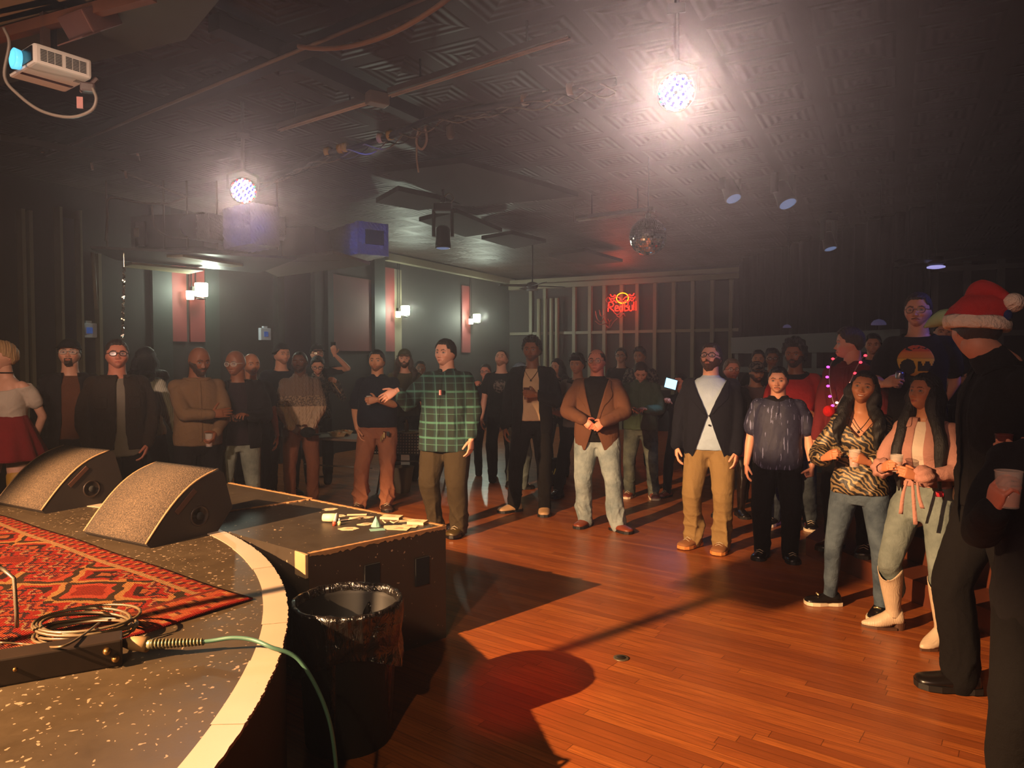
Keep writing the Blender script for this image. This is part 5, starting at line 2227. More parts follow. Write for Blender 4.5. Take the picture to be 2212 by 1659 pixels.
    if hat:
        kind, hmat = hat[0], hat[1]
        if kind == 'beanie':
            m = np.where(Y_ < 0, Z > .20 - .1 * sstep(Y_, -.3, 0), Z > .04)
            shell('beanie', m, .065 + .05 * sstep(Z, .3, .5), hmat, thick=.055)
        elif kind in ('cap', 'capback'):
            m = np.where(Y_ < 0, Z > .18 - .06 * sstep(Y_, -.3, 0), Z > .10)
            shell('cap_crown', m, .055 + .04 * sstep(Z, .1, .4), hmat, thick=.045)
            s_ = -1 if kind == 'cap' else 1
            nb_ = 14
            V, Fc = [], []
            for i in range(nb_ + 1):
                an = -1.05 + 2.1 * i / nb_
                for q, rr_, zz in ((0, .40, .20), (1, .56, .19), (2, .66 if abs(an) < .8 else .60, .165)):
                    V.append((math.sin(an) * rr_ * .85, s_ * math.cos(an) * rr_ * (1 if q else .98), zz - .05 * abs(an) * q * .4))
            for i in range(nb_):
                for q in range(2):
                    k_ = 3 * i + q
                    Fc.append((k_, k_ + 1, k_ + 4, k_ + 3))
            o = mesh_np('cap_brim', head_xf(np.array(V)), Fc, hat[2] if len(hat) > 2 else hmat, root, True)
            o.modifiers.new('t', 'SOLIDIFY').thickness = .004
        elif kind == 'bucket':
            m = np.where(Y_ < 0, Z > .20, Z > .12)
            shell('hat_crown', m, .06 + .03 * sstep(Z, .1, .4), hmat, thick=.05)
            lb = MB().lathe([(.40, .22), (.54, .10), (.55, .10), (.42, .24)], (0, .02, 0), 36, cap=False)
            mesh_np('hat_brim', head_xf(np.array([tuple(v) for v in lb.V])), lb.F, hmat, root, True)
    if glasses:
        gb = MB()
        gw, gh, rr_ = (.105, .075, .011) if glasses[0] != 'round' else (.095, .088, .009)
        for s_ in (-1, 1):
            ring_ = []
            for j in range(20):
                an = 2 * PI * j / 20
                ca, sa = math.cos(an), math.sin(an)
                ring_.append(Vector((s_ * .150 + gw * math.copysign(abs(ca) ** .75, ca), -.415 + .05 * (abs(s_ * .150 + gw * ca) / .25) ** 2, .005 + gh * math.copysign(abs(sa) ** .8, sa))))
            gb.tube(ring_ + [ring_[0]], rr_, 6)
            gb.tube([(s_ * .25, -.375, .03), (s_ * .335, -.18, .03), (s_ * .345, .05, .01)], rr_ * .9, 6)
        gb.tube([(-.05, -.425, .02), (0, -.44, .03), (.05, -.425, .02)], rr_, 6)
        GV = head_xf(np.array([tuple(v) for v in gb.V]))
        mesh_np('glasses_frame', GV, gb.F, glasses[1], root, True)
        for s_ in (-1, 1):
            lb = MB()
            V = [(s_ * .150 + gw * .97 * math.copysign(abs(math.cos(an)) ** .75, math.cos(an)), -.413 + .05 * (abs(s_ * .150 + gw * math.cos(an)) / .25) ** 2, .005 + gh * .97 * math.copysign(abs(math.sin(an)) ** .8, math.sin(an))) for an in np.linspace(0, 2 * PI, 21)[:-1]]
            lb.add(V, [tuple(range(20))])
            mesh_np('lens', head_xf(np.array(lb.V)), lb.F, M_LENS, root, True)

    # ---------------- clothes
    zref = {}

    def torso_rings(gr, z_lo, z_hi=.845, flare=0., gather=0.):
        prof = [(.44, .100, .066), (.50, .103, .070), (.55, .101, .070), (.60, .096, .068), (.66, .099, .070), (.72, .104, .074), (.77, .101, .070), (.80, .092, .061), (.824, .074, .054), (.842, .054, .046), (.856, .043, .040)]
        if fem:
            prof = [(z, rx * (1.0 if z < .57 else .87 if z < .70 else .86), ry * (.98 if z < .57 else .92)) for z, rx, ry in prof]
        out = []
        zs_ = [z for z, _, _ in prof]
        for z in sorted(set([z_lo] + [q for q in zs_ if q > z_lo])):
            if z > z_hi + 1e-6:
                break
            rx = np.interp(z, zs_, [p[1] for p in prof])
            ry = np.interp(z, zs_, [p[2] for p in prof])
            kx_, ky_ = .62 + .38 * W, .55 + .45 * W
            if z > .80:
                kx_, ky_ = .8 + .2 * W, .85 + .15 * W
            bl = belly * .035 * math.exp(-((z - .60) / .075) ** 2)
            fl_ = flare * max(0, (.60 - z) / .12)
            bust = (.012 * fem * math.exp(-((z - .735) / .03) ** 2))
            out.append((0, (.004 if z > .75 else 0) * K - bl * .6 * K - bust * .7 * K + (.004 * K if z > .8 else 0), z * K, rx * kx_ * K + gr * K + bl * .5 * K + fl_ * K, ry * ky_ * K + gr * K + bl * K + fl_ * K + bust * K))
        return out

    def sleeves(b_, gr, frac, loose=1.):
        for s_ in (-1, 1):
            A = arms[s_]
            sc = (1 - .15 * fem) * (.70 + .30 * W)
            S0 = Sh[s_] + U((-s_ * .022, .0, -.008))
            S1, E1_ = Sh[s_], A['el']
            r1, r2, r3, r4 = (.036 * sc + gr) * K, (.035 * sc + gr) * K, (.030 * sc + gr) * K * loose, (.021 * sc + gr * 1.2) * K * loose
            b_.ball(Sh[s_] + U((-s_ * .010, 0, -.010)), (.036 * sc + gr) * K, sub=3)
            if frac <= 1:
                e = S1 + (E1_ - S1) * frac
                limb(b_, [S0, S1 + (e - S1) * .5, e], [r1, r2, r2 * 1.04], 16)
            else:
                limb(b_, [S0, S1 + (E1_ - S1) * .5, E1_], [r1, r2, r3 * 1.05], 16)
                f2_ = min(frac - 1, 1)
                w2 = E1_ + (A['wr'] - E1_) * f2_ * .97
                limb(b_, [E1_, E1_ + (w2 - E1_) * .5, w2], [r3 * 1.05, (r3 + r4) / 2, r4], 16)

    def cloth(name, b_, mat, amp, freq=24, zs=None, cut=None, it=4, vx=.011, thick=None, seed_=0):
        V, Fc, N_ = grow(b_, vx * K / 1.75, it)
        V = folds(V, N_, amp * K / 1.75, freq, seed + seed_, zs)
        if cut is not None:
            cen = np.array([V[list(f)].mean(axis=0) for f in Fc])
            keep = ~cut(cen / K)
            Fc = [f for f, k_ in zip(Fc, keep) if k_]
            used = np.unique(np.concatenate([np.array(f) for f in Fc]))
            mp = -np.ones(len(V), int)
            mp[used] = np.arange(len(used))
            V = V[used]
            Fc = [tuple(mp[list(f)]) for f in Fc]
            V = relax_rim(V, Fc)
        o = mesh_np(name, V, Fc, mat, root, True)
        if thick:
            md = o.modifiers.new('t', 'SOLIDIFY')
            md.thickness = thick
            md.offset = -1
        return o, V, Fc, N_

    def band(name, V, Fc, sel, offd, mat):
        """raised strip copied off a garment (lapel, placket, collar)"""
        cen = np.array([V[list(f)].mean(axis=0) for f in Fc])
        keep = sel(cen / K)
        fs = [f for f, k_ in zip(Fc, keep) if k_]
        if not fs:
            return None
        used = np.unique(np.concatenate([np.array(f) for f in fs]))
        mp = -np.ones(len(V), int)
        mp[used] = np.arange(len(used))
        P = V[used].copy()
        d = P.copy()
        d[:, 2] = 0
        d /= np.linalg.norm(d, axis=1)[:, None] + 1e-9
        fs = [tuple(mp[list(f)]) for f in fs]
        P = relax_rim(P + d * offd, fs, 5)
        o = mesh_np(name, P, fs, mat, root, True)
        md = o.modifiers.new('t', 'SOLIDIFY')
        md.thickness = .004
        return o

    top = top or {}
    tk = top.get('kind', 'tee')
    zhem = top.get('hem', .50)
    cfold = lambda V: .6 + .8 * np.exp(-((V[:, 2] / K - .58) / .08) ** 2)
    if 'inner' in top or tk in ('jacket', 'blazer'):
        ib = MB()
        V, Fc = ring_solid(interp_rings(torso_rings(.004, top.get('ihem', .49))), 30)
        ib.add(V, Fc)
        if top.get('ineck'):
            V, Fc = ring_solid([(0, .008 * K, .82 * K, .05 * K, .045 * K), (0, .006 * K, .858 * K, .040 * K, .038 * K)], 20)
            ib.add(V, Fc)
        cloth('shirt', ib, top['inner'], .003, 22, cfold, vx=.011, seed_=3, cut=(lambda c: (c[:, 2] > .838 + c[:, 1] * .25)) if not top.get('ineck') else (lambda c: c[:, 2] > .852))
    sl = top.get('sleeve', .6 if tk in ('tee', 'polo') else 2.0)
    tb = MB()
    gr = top.get('gr', .004 if tk in ('tee', 'polo', 'sweater', 'shirt') else .014)
    V, Fc = ring_solid(interp_rings(torso_rings(gr, zhem, flare=top.get('flare', .0))), 32)
    tb.add(V, Fc)
    sleeves(tb, .004 if gr < .01 else .008, sl, top.get('loose', 1.))
    if tk in ('polo', 'shirt', 'sweater') and top.get('collar', True):
        V, Fc = ring_solid([(0, .006 * K, .815 * K, .056 * K, .050 * K), (0, .010 * K, (.862 if tk != 'sweater' else .872) * K, .041 * K, .041 * K)], 20)
        tb.add(V, Fc)
    cutf = None
    if tk in ('jacket', 'blazer'):
        ow = top.get('open', .035)
        btn = top.get('button', .60)

        def cutf(c, ow=ow, btn=btn):
            x, y, z = c.T
            if tk == 'blazer':
                wv = np.where(z > btn, (z - btn) / (.83 - btn) * ow * 1.25 + .003, .004 + (btn - z) * .35)
            else:
                wv = ow * (1 - .25 * sstep(z, .75, .84)) + .01 * sstep(.60 - z, 0, .1)
            return ((np.abs(x - top.get('ox', 0)) < wv) & (y < -.012) & (z < .86)) | (z > .846)
    elif tk == 'tee':
        nk = top.get('neck', .843)
        cutf = lambda c: (c[:, 2] > nk + .0 + c[:, 1] * .35)
    else:
        vn = top.get('vneck', .0)
        cutf = lambda c: (c[:, 2] > (.855 if tk != 'sweater' else .862)) | ((np.abs(c[:, 0]) < np.maximum(.0, (c[:, 2] - (.835 - vn))) * .9) & (c[:, 1] < -.01) & (c[:, 2] > .835 - vn))
    amp = top.get('amp', .0045 if tk not in ('blazer',) else .003)
    to, TV, TF, TN = cloth(top.get('name', {'tee': 't_shirt', 'polo': 'polo_shirt', 'shirt': 'button_shirt', 'sweater': 'sweater', 'jacket': 'jacket', 'blazer': 'blazer'}[tk]), tb, top.get('mat'), amp, top.get('freq', 22), cfold, cutf,
                           vx=.0095 if near else .011, thick=.006 if tk in ('jacket', 'blazer') else .004)
    if tk in ('jacket', 'blazer'):
        if tk == 'blazer':
            def lap(c):
                x, y, z = c.T
                inner_ = (z - btn) / (.83 - btn) * ow * 1.25
                wd = .020 + .030 * np.exp(-((z - .745) / .045) ** 2)
                return (z > btn + .004) & (z < .825) & (y < -.005) & (np.abs(x) > inner_ - .004) & (np.abs(x) < inner_ + wd)
            band('lapel', TV, TF, lap, .006, top['mat'])
            band('collar', TV, TF, lambda c: (c[:, 2] > .822) & (c[:, 2] < .846) & (c[:, 1] > -.02), .006, top['mat'])
            for q in (btn, btn - .045):
                p = U((.006, -.075 - .03 * belly, q))
                fy = TV[(np.abs(TV[:, 0] - p.x) < .03) & (np.abs(TV[:, 2] - p.z) < .02) & (TV[:, 1] < 0)]
                if len(fy):
                    p.y = fy[:, 1].min() - .001
                    MB().lathe([(.009, 0), (.009, .004)], n=12, M4=Matrix.Translation(p) @ Matrix.Rotation(PI / 2, 4, 'X')).obj('button', M_BLACKG, root, True)
        else:
            band('collar', TV, TF, lambda c: (c[:, 2] > .808) & (c[:, 2] < .848) & (np.hypot(c[:, 0], c[:, 1]) < .068) & ~((np.abs(c[:, 0]) < .03) & (c[:, 1] < 0)), .010, top['mat'])
            if top.get('pockets'):
                for s_ in (-1, 1):
                    band('pocket', TV, TF, lambda c, s_=s_: (np.abs(c[:, 0] - s_ * .066) < .026) & (np.abs(c[:, 2] - .715) < .028) & (c[:, 1] < -.02), .005, top['mat'])
    if tk == 'polo' or top.get('placket'):
        band('collar', TV, TF, lambda c: (c[:, 2] > .826) & (c[:, 2] < .857) & (np.hypot(c[:, 0], c[:, 1] - .008) < .066), .007, top.get('collar_mat', top['mat']))
        band('placket', TV, TF, lambda c: (np.abs(c[:, 0]) < .010) & (c[:, 2] > (.76 if tk == 'polo' else .52)) & (c[:, 2] < .83) & (c[:, 1] < -.01), .003, top['mat'])
    if top.get('trim'):
        band('neck_trim', TV, TF, lambda c: (c[:, 2] > .820 + c[:, 1] * .35) & (np.hypot(c[:, 0], c[:, 1]) < .075), .002, top['trim'])

    bt = bottom or {}
    bk = bt.get('kind', 'trousers')
    if bk == 'trousers':
        pb_ = MB()
        gr = bt.get('gr', .006)
        r_ = torso_rings(.0, .44)
        wz = bt.get('waist', .575)
        rr = [(0, 0, .455 * K, .070 * K * (.6 + .4 * W), .055 * K * (.6 + .4 * W))]
        rr += [(x, y, z, (rx * .955), (ry * .94)) for x, y, z, rx, ry in r_ if .49 * K < z < wz * K]
        rr += [(0, -belly * .012 * K, wz * K, np.interp(wz, [.5, .6], [.098, .092]) * K * (.62 + .38 * W) + belly * .012 * K, .064 * K * (.55 + .45 * W) + belly * .025 * K)]
        V, Fc = ring_solid(interp_rings(rr, 2), 28)
        pb_.add(V, Fc)
        th_, kn_, hm_ = bt.get('r', (.059, .043, .036))
        for s_ in (-1, 1):
            h0 = hip[s_] + U((0, 0, -.01))
            an = ank[s_] + U((0, 0, bt.get('hem', -.020)))
            k2 = (.55 + .45 * W)
            limb(pb_, [h0, h0 + (knee[s_] - h0) * .5, knee[s_]], [th_ * K * k2, (th_ * .55 + kn_ * .45) * K * k2, kn_ * K * (.8 + .2 * W)], 18)
            limb(pb_, [knee[s_], knee[s_] + (an - knee[s_]) * .5 + U((0, .006, 0)), an], [kn_ * K * (.8 + .2 * W), (kn_ + hm_) / 2 * K * 1.02, hm_ * K], 18)
        kz = knee[1].z

        def lz(V):
            z = V[:, 2] / K
            return .35 + 1.5 * np.exp(-((z - .10) / .07) ** 2) * bt.get('stack', 1.) + .7 * np.exp(-((z - .28) / .05) ** 2) + .7 * np.exp(-((z - .46) / .05) ** 2)
        zc = bt.get('cutz')
        po, PV, PF, _ = cloth('trousers', pb_, bt['mat'], bt.get('amp', .0052), bt.get('freq', 26), lz, vx=.0105 if near else .012, seed_=5)
        if bt.get('belt'):
            band('belt', PV, PF, lambda c: (c[:, 2] > wz - .018) & (c[:, 2] < wz + .004), .004, bt['belt'])
    elif bk == 'skirt':
        V, Fc = [], []
        n_, m_ = 96, 14
        z1, z2 = bt.get('z', (.60, .38))
        for i in range(m_ + 1):
            q = i / m_
            z = (z1 + (z2 - z1) * q) * K
            for j in range(n_):
                an = 2 * PI * j / n_
                w_ = 1 + .075 * q * math.sin(an * 11 + math.sin(an * 3))
                V.append(((.088 + .085 * q ** .9) * K * w_ * math.cos(an), (.066 + .085 * q ** .9) * K * w_ * math.sin(an), z))
        for i in range(m_):
            for j in range(n_):
                Fc.append((i * n_ + j, i * n_ + (j + 1) % n_, (i + 1) * n_ + (j + 1) % n_, (i + 1) * n_ + j))
        o = mesh_np('skirt', V, Fc, bt['mat'], root, True)
        o.modifiers.new('t', 'SOLIDIFY').thickness = .004
        if bt.get('socks'):
            sb_ = MB()
            for s_ in (-1, 1):
                h0 = hip[s_] + (knee[s_] - hip[s_]) * .55
                limb(sb_, [h0, knee[s_], knee[s_] + (ank[s_] - knee[s_]) * .4, ank[s_]], [.045 * K, .034 * K, .035 * K, .024 * K], 16)
            cloth('boots', sb_, bt['socks'], .002, 60, vx=.011)
    # shoes
    if shoes:
        kind, sm_ = shoes[0], shoes[1]
        for s_ in (-1, 1):
            toe = shoes[3][s_] if len(shoes) > 3 else s_ * .25      # toe-out angle
            an = ank[s_]
            fz = an.z - .042 * K
            Mf = Matrix.Translation((an.x, an.y, fz)) @ Matrix.Rotation(toe, 4, 'Z')
            L = .152 * K
            sb_ = MB()
            rings = []
            prof = [(.30, .018, .5, .9), (.26, .034, .95, 1.25), (.12, .038, 1.0, 1.4), (-.05, .036, .92, 1.15), (-.25, .039, .62, .78), (-.45, .042, .5, .58), (-.60, .036, .42, .46), (-.68, .020, .30, .30)]
            n_ = 16
            V, Fc = [], []
            pt = 1.25 if kind in ('dress', 'loafer') else 1.0
            for yy, wd, hh2, _ in prof:
                for j in range(n_):
                    a_ = 2 * PI * j / n_
                    ca, sa = math.cos(a_), math.sin(a_)
                    zt = max(sa, -.35)
                    V.append((wd * K * .92 * (1 if yy > -.4 else 1 / pt ** .5) * ca, yy * L * (1.03 if yy < 0 else 1), (.012 + .047 * hh2 * (zt + .35) / 1.35 * (1.0 if kind != 'hi' else 1.1)) * K))
            for i in range(len(prof) - 1):
                for j in range(n_):
                    Fc.append((i * n_ + j, i * n_ + (j + 1) % n_, (i + 1) * n_ + (j + 1) % n_, (i + 1) * n_ + j))
            Fc += [tuple(range(n_))[::-1], tuple((len(prof) - 1) * n_ + j for j in range(n_))]
            k0 = len(sb_.V)
            sb_.add(V, Fc)
            if kind in ('hi', 'boot', 'sneaker', 'shoe', 'dress'):
                sb_.tube([(0, .10 * L, .03 * K), (0, .08 * L, (.07 if kind in ('hi', 'boot') else .052) * K)], [.030 * K, .027 * K], 14)
            sb_.xf(Mf, k0)
            so = sb_.obj('shoe', sm_, root, True)
            sd = so.modifiers.new('s', 'SUBSURF')
            sd.levels = 1
            sd.render_levels = 1
            ob_ = MB()
            ol = [(.028, .29), (.034, .15), (.030, -.1), (.039, -.35), (.036, -.55), (.022, -.68), (0, -.71)]
            poly = [(x * K, y * L) for x, y in ol] + [(-x * K, y * L) for x, y in ol[::-1][1:]] + [(0, .33 * L)]
            ob_.prism(poly, .002, .016 * K, M4=Mf)
            ob_.obj('sole', shoes[2] if len(shoes) > 2 and shoes[2] else M_BLACK, root)
            if kind in ('sneaker', 'hi', 'shoe'):
                lc = MB()
                for q in range(4):
                    y0 = (-.12 - .09 * q) * L
                    zz = (.062 - .007 * q) * K
                    lc.tube([(-.018 * K, y0, zz - .006 * K), (0, y0 - .004, zz + .003 * K), (.018 * K, y0, zz - .006 * K)], .003, 5)
                lc.xf(Mf, 0)
                lc.obj('laces', shoes[4] if len(shoes) > 4 else M_LACE, root, True)
    info = dict(root=root, H=H, K=K, arms=arms, grip=gripw, head_xf=head_xf, TV=TV, TF=TF, band=band, U=U, ank=ank, knee=knee, hip=hip, HV=HV, HF=HFa, shell=shell, cloth=cloth, Sh=Sh)
    PEOPLE.append(info)
    if extra:
        extra(info)
    return info


def world(info, v):
    r = info['root']
    return Matrix.Translation(r.location) @ Matrix.Rotation(r.rotation_euler.z, 4, 'Z') @ Vector(v)


def world_dir(info, v):
    return Matrix.Rotation(info['root'].rotation_euler.z, 3, 'Z') @ Vector(v)


M_LACE = plain('pale_lace', '#b8a88c', .8)
t = NT('spectacle_lens')
t.p('Base Color', (.9, .95, 1))
t.p('Roughness', .05)
t.p('Alpha', .10)
t.p('Specular IOR Level', 1.0)
M_LENS = t.m


def cup(info, side, lab, mat, h=.12, r=.036, liquid=None, name='plastic_cup', off=(0, 0, 0)):
    g, Fm = info['grip'][side]
    p = world(info, g) + Vector(off)
    t = empty(name, p - Vector((0, 0, h / 2)))
    tag(t, lab, 'cup')
    MB().lathe([(r * .78, 0), (r, h), (r * .96, h), (r * .75, .004), (.001, .004)], n=28, cap=False).obj('cup_body', mat, t, True)
    if liquid:
        MB().lathe([(r * .74, .006), (r * .88, h * .6), (.001, h * .6)], n=24, cap=False).obj('drink', liquid, t, True)
    MB().tube([(r * math.cos(x), r * math.sin(x), h) for x in np.linspace(0, 2 * PI, 25)], .002, 5, cap=False).obj('rim', mat, t, True)
    return t


def phone(info, side, lab, lit=None, off=(0, 0, 0), tilt=(-.6, 0, 0)):
    g, Fm = info['grip'][side]
    p = world(info, g) + Vector(off)
    t = empty('phone', p, rot=(tilt[0], tilt[1], info['root'].rotation_euler.z + tilt[2]))
    tag(t, lab, 'phone')
    MB().box((0, 0, 0), (.075, .009, .15), bev=.004).obj('phone_body', M_BLACKG, t)
    MB().box((0, .0052, 0), (.068, .001, .138)).obj('screen', lit or plain('phone_screen', '#20242a', .2), t)
    return t


def watch(info, side, strap, face, name='watch'):
    A = info['arms'][side]
    d = (A['wr'] - A['el']).normalized()
    p = A['wr'] - d * .02 * info['K']
    Fm = frame(d, -A['palm'])
    M4 = Matrix.Translation(p) @ Fm.to_4x4()
    MB().lathe([(.030, -.011), (.031, 0), (.030, .011)], n=20, M4=M4, cap=False).obj(name + '_strap', strap, info['root'], True)
    M5 = Matrix.Translation(p + Vector(Fm.col[1]) * .030) @ Fm.to_4x4() @ Matrix.Rotation(-PI / 2, 4, 'X')
    MB().lathe([(.019, 0), (.019, .008), (.001, .009)], n=20, M4=M5, cap=False).obj(name + '_face', face, info['root'], True)
# ------------------------------------------------------------------ clothes materials
def plaid_mat():
    t = NT('green_plaid')
    v = t.coords()
    x, y, z = t.sep(v)
    an = t.math('ADD', x, t.math('MULTIPLY', y, .6))

    def st(a, p_, w_, o=0.):
        return t.math('LESS_THAN', t.math('FRACT', t.math('DIVIDE', t.math('ADD', a, 5 + o), p_)), w_)
    c = srgb('#1b2a26')
    c1 = t.mix(st(z, .15, .45), c, srgb('#16241f'))
    c1 = t.mix(st(an, .11, .35, .02), c1, srgb('#1a3434'))
    l1 = t.mix(st(z, .15, .13, .03), c1, srgb('#3c6c5c'))
    l2 = t.mix(t.math('MULTIPLY', st(an, .11, .10), .55), l1, srgb('#4f7c6e'))
    l3 = t.mix(t.math('MULTIPLY', st(z, .15, .05, .09), .6), l2, srgb('#44705f'))
    t.p('Base Color', l3)
    t.p('Roughness', .9)
    t.bump(t.noise(v, 200, 2), .2, .01)
    return t.m


def zebra_mat():
    t = NT('zebra_blouse')
    v = t.coords(scale=(1, 1, 1.25))
    w_ = t.n('TexWave', wave_type='BANDS', bands_direction='DIAGONAL', wave_profile='SIN')
    t.set(w_.inputs['Vector'], v)
    w_.inputs['Scale'].default_value = 13
    w_.inputs['Distortion'].default_value = 9
    w_.inputs['Detail'].default_value = 1.5
    w_.inputs['Detail Scale'].default_value = 1.1
    m_ = t.math('GREATER_THAN', w_.outputs['Fac'], .60)
    t.p('Base Color', t.mix(m_, srgb('#0c0908'), srgb('#86704c')))
    t.p('Roughness', .55)
    t.p('Metallic', t.math('MULTIPLY', m_, .35))
    t.bump(t.noise(v, 14, 3), .4, .02)
    return t.m


def knit_mat():
    t = NT('two_tone_knit')
    v = t.coords()
    x, y, z = t.sep(v)
    up = t.math('GREATER_THAN', z, 1.325)
    mid = t.math('GREATER_THAN', z, 1.20)
    n = t.noise(v, 60, 3)
    c = t.mix(mid, srgb('#b79a7c'), t.mix(t.math('GREATER_THAN', n, .5), srgb('#8f7860'), srgb('#5f4f42')))
    c = t.mix(up, c, srgb('#6e5a4c'))
    t.p('Base Color', c)
    t.p('Roughness', .95)
    cb = t.math('MULTIPLY', t.math('SINE', t.math('MULTIPLY', x, 190)), t.math('SINE', t.math('ADD', t.math('MULTIPLY', z, 120), t.math('MULTIPLY', t.math('SINE', t.math('MULTIPLY', x, 60)), 2))))
    t.bump(t.math('ADD', t.math('SINE', t.math('MULTIPLY', x, 160)), cb), .5, .006)
    return t.m


def rib_mat(name, col, f=230):
    t = NT(name)
    v = t.coords()
    x, y, z = t.sep(v)
    c = srgb(col)
    s_ = t.math('SINE', t.math('MULTIPLY', t.math('ADD', x, y), f))
    t.p('Base Color', t.mix(t.math('MULTIPLY_ADD', s_, .5, .5), tuple(q * .75 for q in c), c))
    t.p('Roughness', .95)
    t.bump(s_, .5, .005)
    return t.m


def streak_mat():
    t = NT('navy_streaked_shirt')
    v = t.coords(scale=(1, .6, .07))
    n = t.noise(v, 75, 2, .5)
    v2 = t.coords(scale=(1, .6, .25))
    n2 = t.noise(v2, 30, 3)
    m_ = t.math('MULTIPLY', t.math('GREATER_THAN', n, .635), t.math('GREATER_THAN', n2, .46))
    t.p('Base Color', t.mix(m_, t.mix(n2, srgb('#15162a'), srgb('#232642')), srgb('#6f7496')))
    t.p('Roughness', .7)
    t.bump(t.noise(t.coords(), 14, 3), .35, .02)
    return t.m


def denim(name, col, col2):
    t = NT(name)
    v = t.coords()
    n = t.noise(v, 6, 4, .6)
    f = t.noise(t.coords(scale=(1, 1, .3)), 160, 2)
    x, y, z = t.sep(v)
    c = t.mix(t.ramp(n, [(.35, '#000000'), (.65, '#ffffff')]), srgb(col), srgb(col2))
    t.p('Base Color', t.mix(t.math('MULTIPLY', f, .35), c, srgb(col2)))
    t.p('Roughness', .9)
    t.p('Specular IOR Level', .2)
    t.bump(t.math('ADD', t.math('MULTIPLY', t.noise(v, 16, 3, .5, dist=.5), 1.4), t.math('MULTIPLY', f, .2)), .4, .02)
    return t.m


def floral_mat():
    t = NT('faded_pattern_top')
    v = t.coords()
    n = t.noise(v, 26, 3, .6)
    t.p('Base Color', t.mix(t.math('GREATER_THAN', n, .52), srgb('#1c1817'), srgb('#6c5e54')))
    t.p('Roughness', .9)
    return t.m


F = fabric
T_BLK = F('black_cloth', '#0e0c0c')
T_BLK2 = F('charcoal_cloth', '#151314')
T_BLKT = F('black_tee', '#100e0f')
T_NAVY = F('navy_tee', '#121825')
T_NAVP = F('navy_polo_cloth', '#141a26')
T_BRN = F('brown_tee', '#5a3420')
T_DEN = F('dark_brown_denim', '#2b2119', scale=180)
T_GRY = F('grey_tee', '#7d7468')
T_TAN = F('tan_henley', '#75593e')
T_ORT = F('rust_chino', '#8c5a40')
T_BRT = F('brown_chino', '#7a4a32')
T_OLV = F('olive_tee', '#4a4630')
T_DKT = F('dark_olive_trousers', '#3a3020')
T_CRM = F('cream_tee', '#c8a884')
T_BLZ = F('brown_tweed', '#5c3c2c', bump=.25)
T_GRN = F('green_fleece', '#4b5c4a')
T_NBZ = F('navy_blazer_cloth', '#10121b', bump=.2)
T_LBL = F('pale_blue_shirt', '#9fb2c4')
T_KHK = F('khaki_chino', '#806842')
T_RED = F('red_tee', '#b42a24')
T_MAR = F('maroon_shirt_cloth', '#5c1f22')
T_PNK = F('pink_knit', '#a07468', scale=120)
T_WHT = F('white_rib_top', '#bfae9e')
T_SKT = F('maroon_skirt', '#7c1a1e')
T_CJK = F('cream_jacket', '#9c9078')
D_BLU = denim('blue_denim', '#263240', '#4c5a66')
D_LGT = denim('light_denim', '#4c5654', '#707a76')
D_GRY = denim('washed_grey_denim', '#5e6258', '#8a8c7c')
D_WB = denim('washed_blue_denim', '#5d6c72', '#8d999a')
L_ORG = plain('orange_leather', '#6e3018', .45, var=.2, bump=.1)
L_TAN = plain('tan_suede', '#80522c', .8, var=.15, bump=.3)
L_CRM = plain('cream_leather', '#cdb798', .45, var=.08, bump=.15, bs=40)
L_BLK = plain('black_leather', '#120e0d', .28, var=.2, bump=.1)
L_GOLD = plain('bronze_boot_leather', '#4a3a1c', .35, .2, var=.3)
L_PALE = plain('pale_tan_leather', '#9c7a56', .5)
L_WSOLE = plain('cream_sole', '#cfc0a4', .6)
G_BLK = plain('black_frame', '#0e0c0c', .25)
G_WIRE = plain('wire_frame', '#8a7a60', .25, .9)
G_CLR = plain('pale_frame', '#c8c0b0', .2)
C_CLEAR = plain('clear_plastic', '#e8ddd0', .08, var=0)
C_CLEAR.node_tree.nodes['Principled BSDF'].inputs['Alpha'].default_value = .3
C_AMB = plain('amber_drink', '#b45a2c', .1, var=0)
C_RED = plain('red_drink', '#a83224', .1, var=0)
BRN, BLK, DBR = '#2a1a10', '#0b0807', '#1a110b'

# ------------------------------------------------------------------ the crowd, left to right
TR = dict(mat=T_BLK, r=(.056, .040, .033))


def walk(*a): return {-1: a[0], 1: a[1]}


def ex_blonde(i):
    MB().tube([i['U']((.040 * math.cos(x), .004 + .038 * math.sin(x), .862)) for x in np.linspace(0, 2 * PI, 21)], .005, 6, cap=False).obj('choker', T_BLK, i['root'], True)


person('blonde woman at the left edge in a cream crop top and maroon skirt', 8, 741, 6.3, 0, -35, fem=1, skin='pale', hair=('medium', 'blonde', '#b08a5c'), head=(-30, 5),
       a='down', b='back', top=dict(kind='tee', mat=T_WHT, hem=.635, sleeve=.55, neck=.80, gr=.003), bottom=dict(kind='skirt', mat=T_SKT, z=(.66, .455), socks=plain('mustard_boot', '#b8862c', .55, bump=.3)), extra=ex_blonde, near=True)

person('man in a dark cap, glinting glasses and open black jacket over a brown tee', 150, 737, 6.9, 0, 0, 1.05, skin='fair', hair=('short', 'black', BLK), head=(-8, 12), beard=('goatee', '#3a2416'), glasses=('sq', G_CLR),
       a='down', b='down', top=dict(kind='jacket', mat=T_BLK2, inner=T_BRN, open=.042, hem=.47, ihem=.51), bottom=TR, hat=('cap', T_BLK), near=True)


def ex_denim(i):
    MB().box(i['U']((-.155, -.03, .43)), (.016, .008, .05), .2).obj('tag', M_CABLEW, i['root'])


